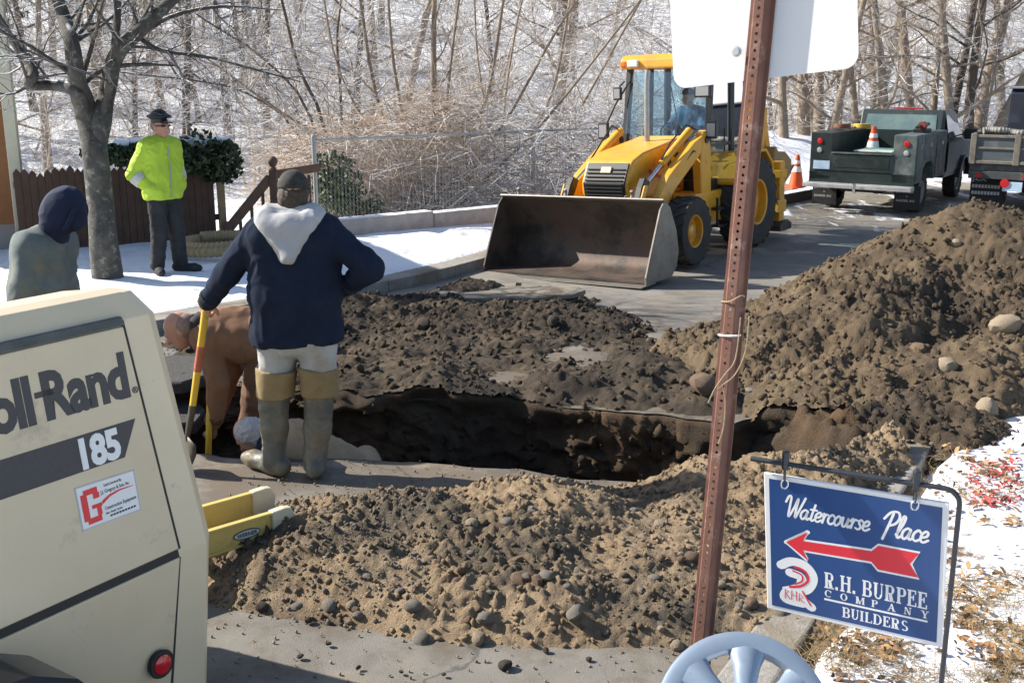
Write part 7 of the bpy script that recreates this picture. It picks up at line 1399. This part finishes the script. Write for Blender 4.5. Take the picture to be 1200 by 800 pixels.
c_h = (ud * 1.6 + us * 6) / 2; m = MB(); R4 = [c_h + (p - c_h) * 1.12 + Vector((0, 0, 4.1)) for p in P4]; r1, r2 = (R4[0] + R4[1]) / 2 + Vector((0, 0, .6)), (R4[2] + R4[3]) / 2 + Vector((0, 0, .6)); m.add(R4 + [r1, r2], [(0, 1, 4), (1, 2, 5, 4), (2, 3, 5), (3, 0, 4, 5), (3, 2, 1, 0)]); m.build('roof', mat('roof_snow', (.8, .82, .86), .6), hr)
# low parapet and chain link fence
wA, wB = Vector((-2.75, 15.35, 0)), Vector((3.2, 20.2, 0)); wdv = (wB - wA).normalized(); conc = mat('concrete_pale', (.42, .41, .39), .85, c2=(.30, .29, .275), scale=6, bump=.006, bscale=30, snow=.25)
pw_ = tag(empty('parapet_wall', (wA.x, wA.y, 0), math.atan2(wdv.y, wdv.x)), 'low pale concrete parapet along the snowy verge behind the bucket', 'wall'); Lw = (wB - wA).length
for i in range(4):
    x0, x1 = i * Lw / 4, (i + 1) * Lw / 4; zz = float(gz(wA.x + wdv.x * (x0 + x1) / 2, wA.y + wdv.y * (x0 + x1) / 2)); MB().box((x0 + .006, -.12, zz - .5), (x1 - .006, .12, zz + .24)).build('wall_segment', conc, pw_, bevel=.02, seg=2)
cA, cB = Vector((-3.0, 16.6, 0)), Vector((4.6, 22.45, 0)); cd = (cB - cA).normalized(); Lc = (cB - cA).length; cz = lambda x: float(gz(cA.x + cd.x * x, cA.y + cd.y * x)); galv = mat('galvanised', (.42, .45, .46), .45, metal=.5, var=.25, scale=8)
cf = tag(empty('chain_link_fence', (cA.x, cA.y, 0), math.atan2(cd.y, cd.x)), 'chain link fence on grey pipe posts in front of the scrub', 'fence'); cz0 = -.15
for x in (0, 2.13, 4.26, 6.4, 8.5, 9.5):
    if x == 2.13: continue
    MB().tube([(x, 0, -.9), (x, 0, 1.33)], .034, 10).build('post', galv, cf, smooth=True); MB().lathe([(.038, 1.33), (.03, 1.36), (0, 1.375)], 10, M=Matrix.Translation((x, 0, 0))).build('post_cap', galv, cf, smooth=True)
MB().tube([(0, 0, 1.28), (Lc, 0, 1.28)], .02, 8).build('top_rail', galv, cf, smooth=True)
m = MB(); pitch = .065; nz = 22; k = 0; x = 0
while x < Lc:
    m.tube([(x + (pitch / 2 if (j % 2) else 0), .022, cz0 + j * pitch) for j in range(nz)], .0022, 3, cap=False); m.tube([(x + (0 if (j % 2) else pitch / 2), .026, cz0 + j * pitch) for j in range(nz)], .0022, 3, cap=False); x += pitch
tag(m.build('wire_mesh', galv, cf), kind='stuff')
# coiled drain hose on the snow
dh = tag(empty('drain_hose', pt(-3.75, 13.75, .0)), 'tan corrugated drain hose coiled on the snow behind the officer', 'hose'); m = MB(); n = 700; m.tube([((.58 - .012 * t) * math.cos(t), (.62 - .012 * t) * math.sin(t), .06 + .055 * (t / 6.283) * (1 if t < 12 else .9)) for t in np.linspace(0, 15, n)], [.055 + (.010 if i % 6 < 3 else 0) for i in range(n)], 10); m.build('coil', mat('hose_tan', (.36, .28, .15), .7, c2=(.28, .21, .11), scale=6), dh, smooth=70)
# fallen leaves, dead grass and a litter patch on the bank
def bank_pts(r, n, px, py):
    x = r.uniform(*px, n); y = r.uniform(*py, n); P = [on_road(a, b) for a, b in zip(x, y)]; X_ = np.array([p.x for p in P]); Y_ = np.array([p.y for p in P]); t, w = tw(X_, Y_); k = w > RW + .25; X_, Y_ = X_[k], Y_[k]; return np.column_stack([X_, Y_, gz(X_, Y_) + .012])
def leaf_litter(name, n, px, py, size, m, seed, label):
    r = np.random.RandomState(seed); q = bank_pts(r, n, px, py); cl = noise(q * 3.6 + seed, seed) > (.12 if n > 300 else -1); q = q[cl]; n = len(q); a = r.normal(0, 1, (n, 3)); a[:, 2] *= .35; a /= np.linalg.norm(a, axis=1)[:, None]; b = r.normal(0, 1, (n, 3)); b[:, 2] *= .35; b -= (a * b).sum(1)[:, None] * a; b /= np.linalg.norm(b, axis=1)[:, None]; c = np.cross(a, b); c *= np.sign(c[:, 2:3]); s = r.uniform(*size, n)[:, None]
    V = np.stack([q - a * s, q - a * s * .2 + b * s * .5 + c * s * .3, q + a * s * .6 + b * s * .4 + c * s * .35, q + a * s + c * s * .1, q + a * s * .5 - b * s * .4 + c * s * .4, q - a * s * .3 - b * s * .45 + c * s * .25], 1).reshape(-1, 3); F = np.arange(n * 6).reshape(-1, 6)
    return tag(link(name, np_mesh(name, V, F, m, False)), label, 'leaves', None, 'stuff')
leaf_litter('fallen_leaves', 1800, (900, 1260), (520, 840), (.012, .032), mat('leaf_tan', (.42, .27, .13), .8, c2=(.28, .15, .07), scale=3), 5, 'dry tan leaves strewn over the snow behind the blue signboard')
leaf_litter('fallen_leaves', 1100, (880, 1260), (500, 840), (.010, .026), mat('leaf_brown', (.16, .09, .05), .85, c2=(.1, .06, .035), scale=3), 6, 'dark brown leaves strewn over the snow behind the blue signboard')
leaf_litter('red_leaves', 230, (1135, 1195), (545, 605), (.010, .024), mat('leaf_red', (.55, .10, .08), .8, c2=(.40, .06, .05), scale=3), 7, 'patch of red leaves on the snow beside the blue signboard')
def bank_zone(r, n):
    q = bank_pts(r, n * 3, (900, 1260), (500, 840)); k = noise(q * 2.3, 9) > .12; q = q[k]; i = r.randint(0, len(q), n); return q[i]
brush('dead_grass', 2600, bank_zone, (.05, .16), (.0008, .0018), mat('grass_dead', (.36, .27, .14), .9, c2=(.25, .18, .09), scale=5), 12, .5, .9, 'tufts of dead grass poking through the snow on the bank')
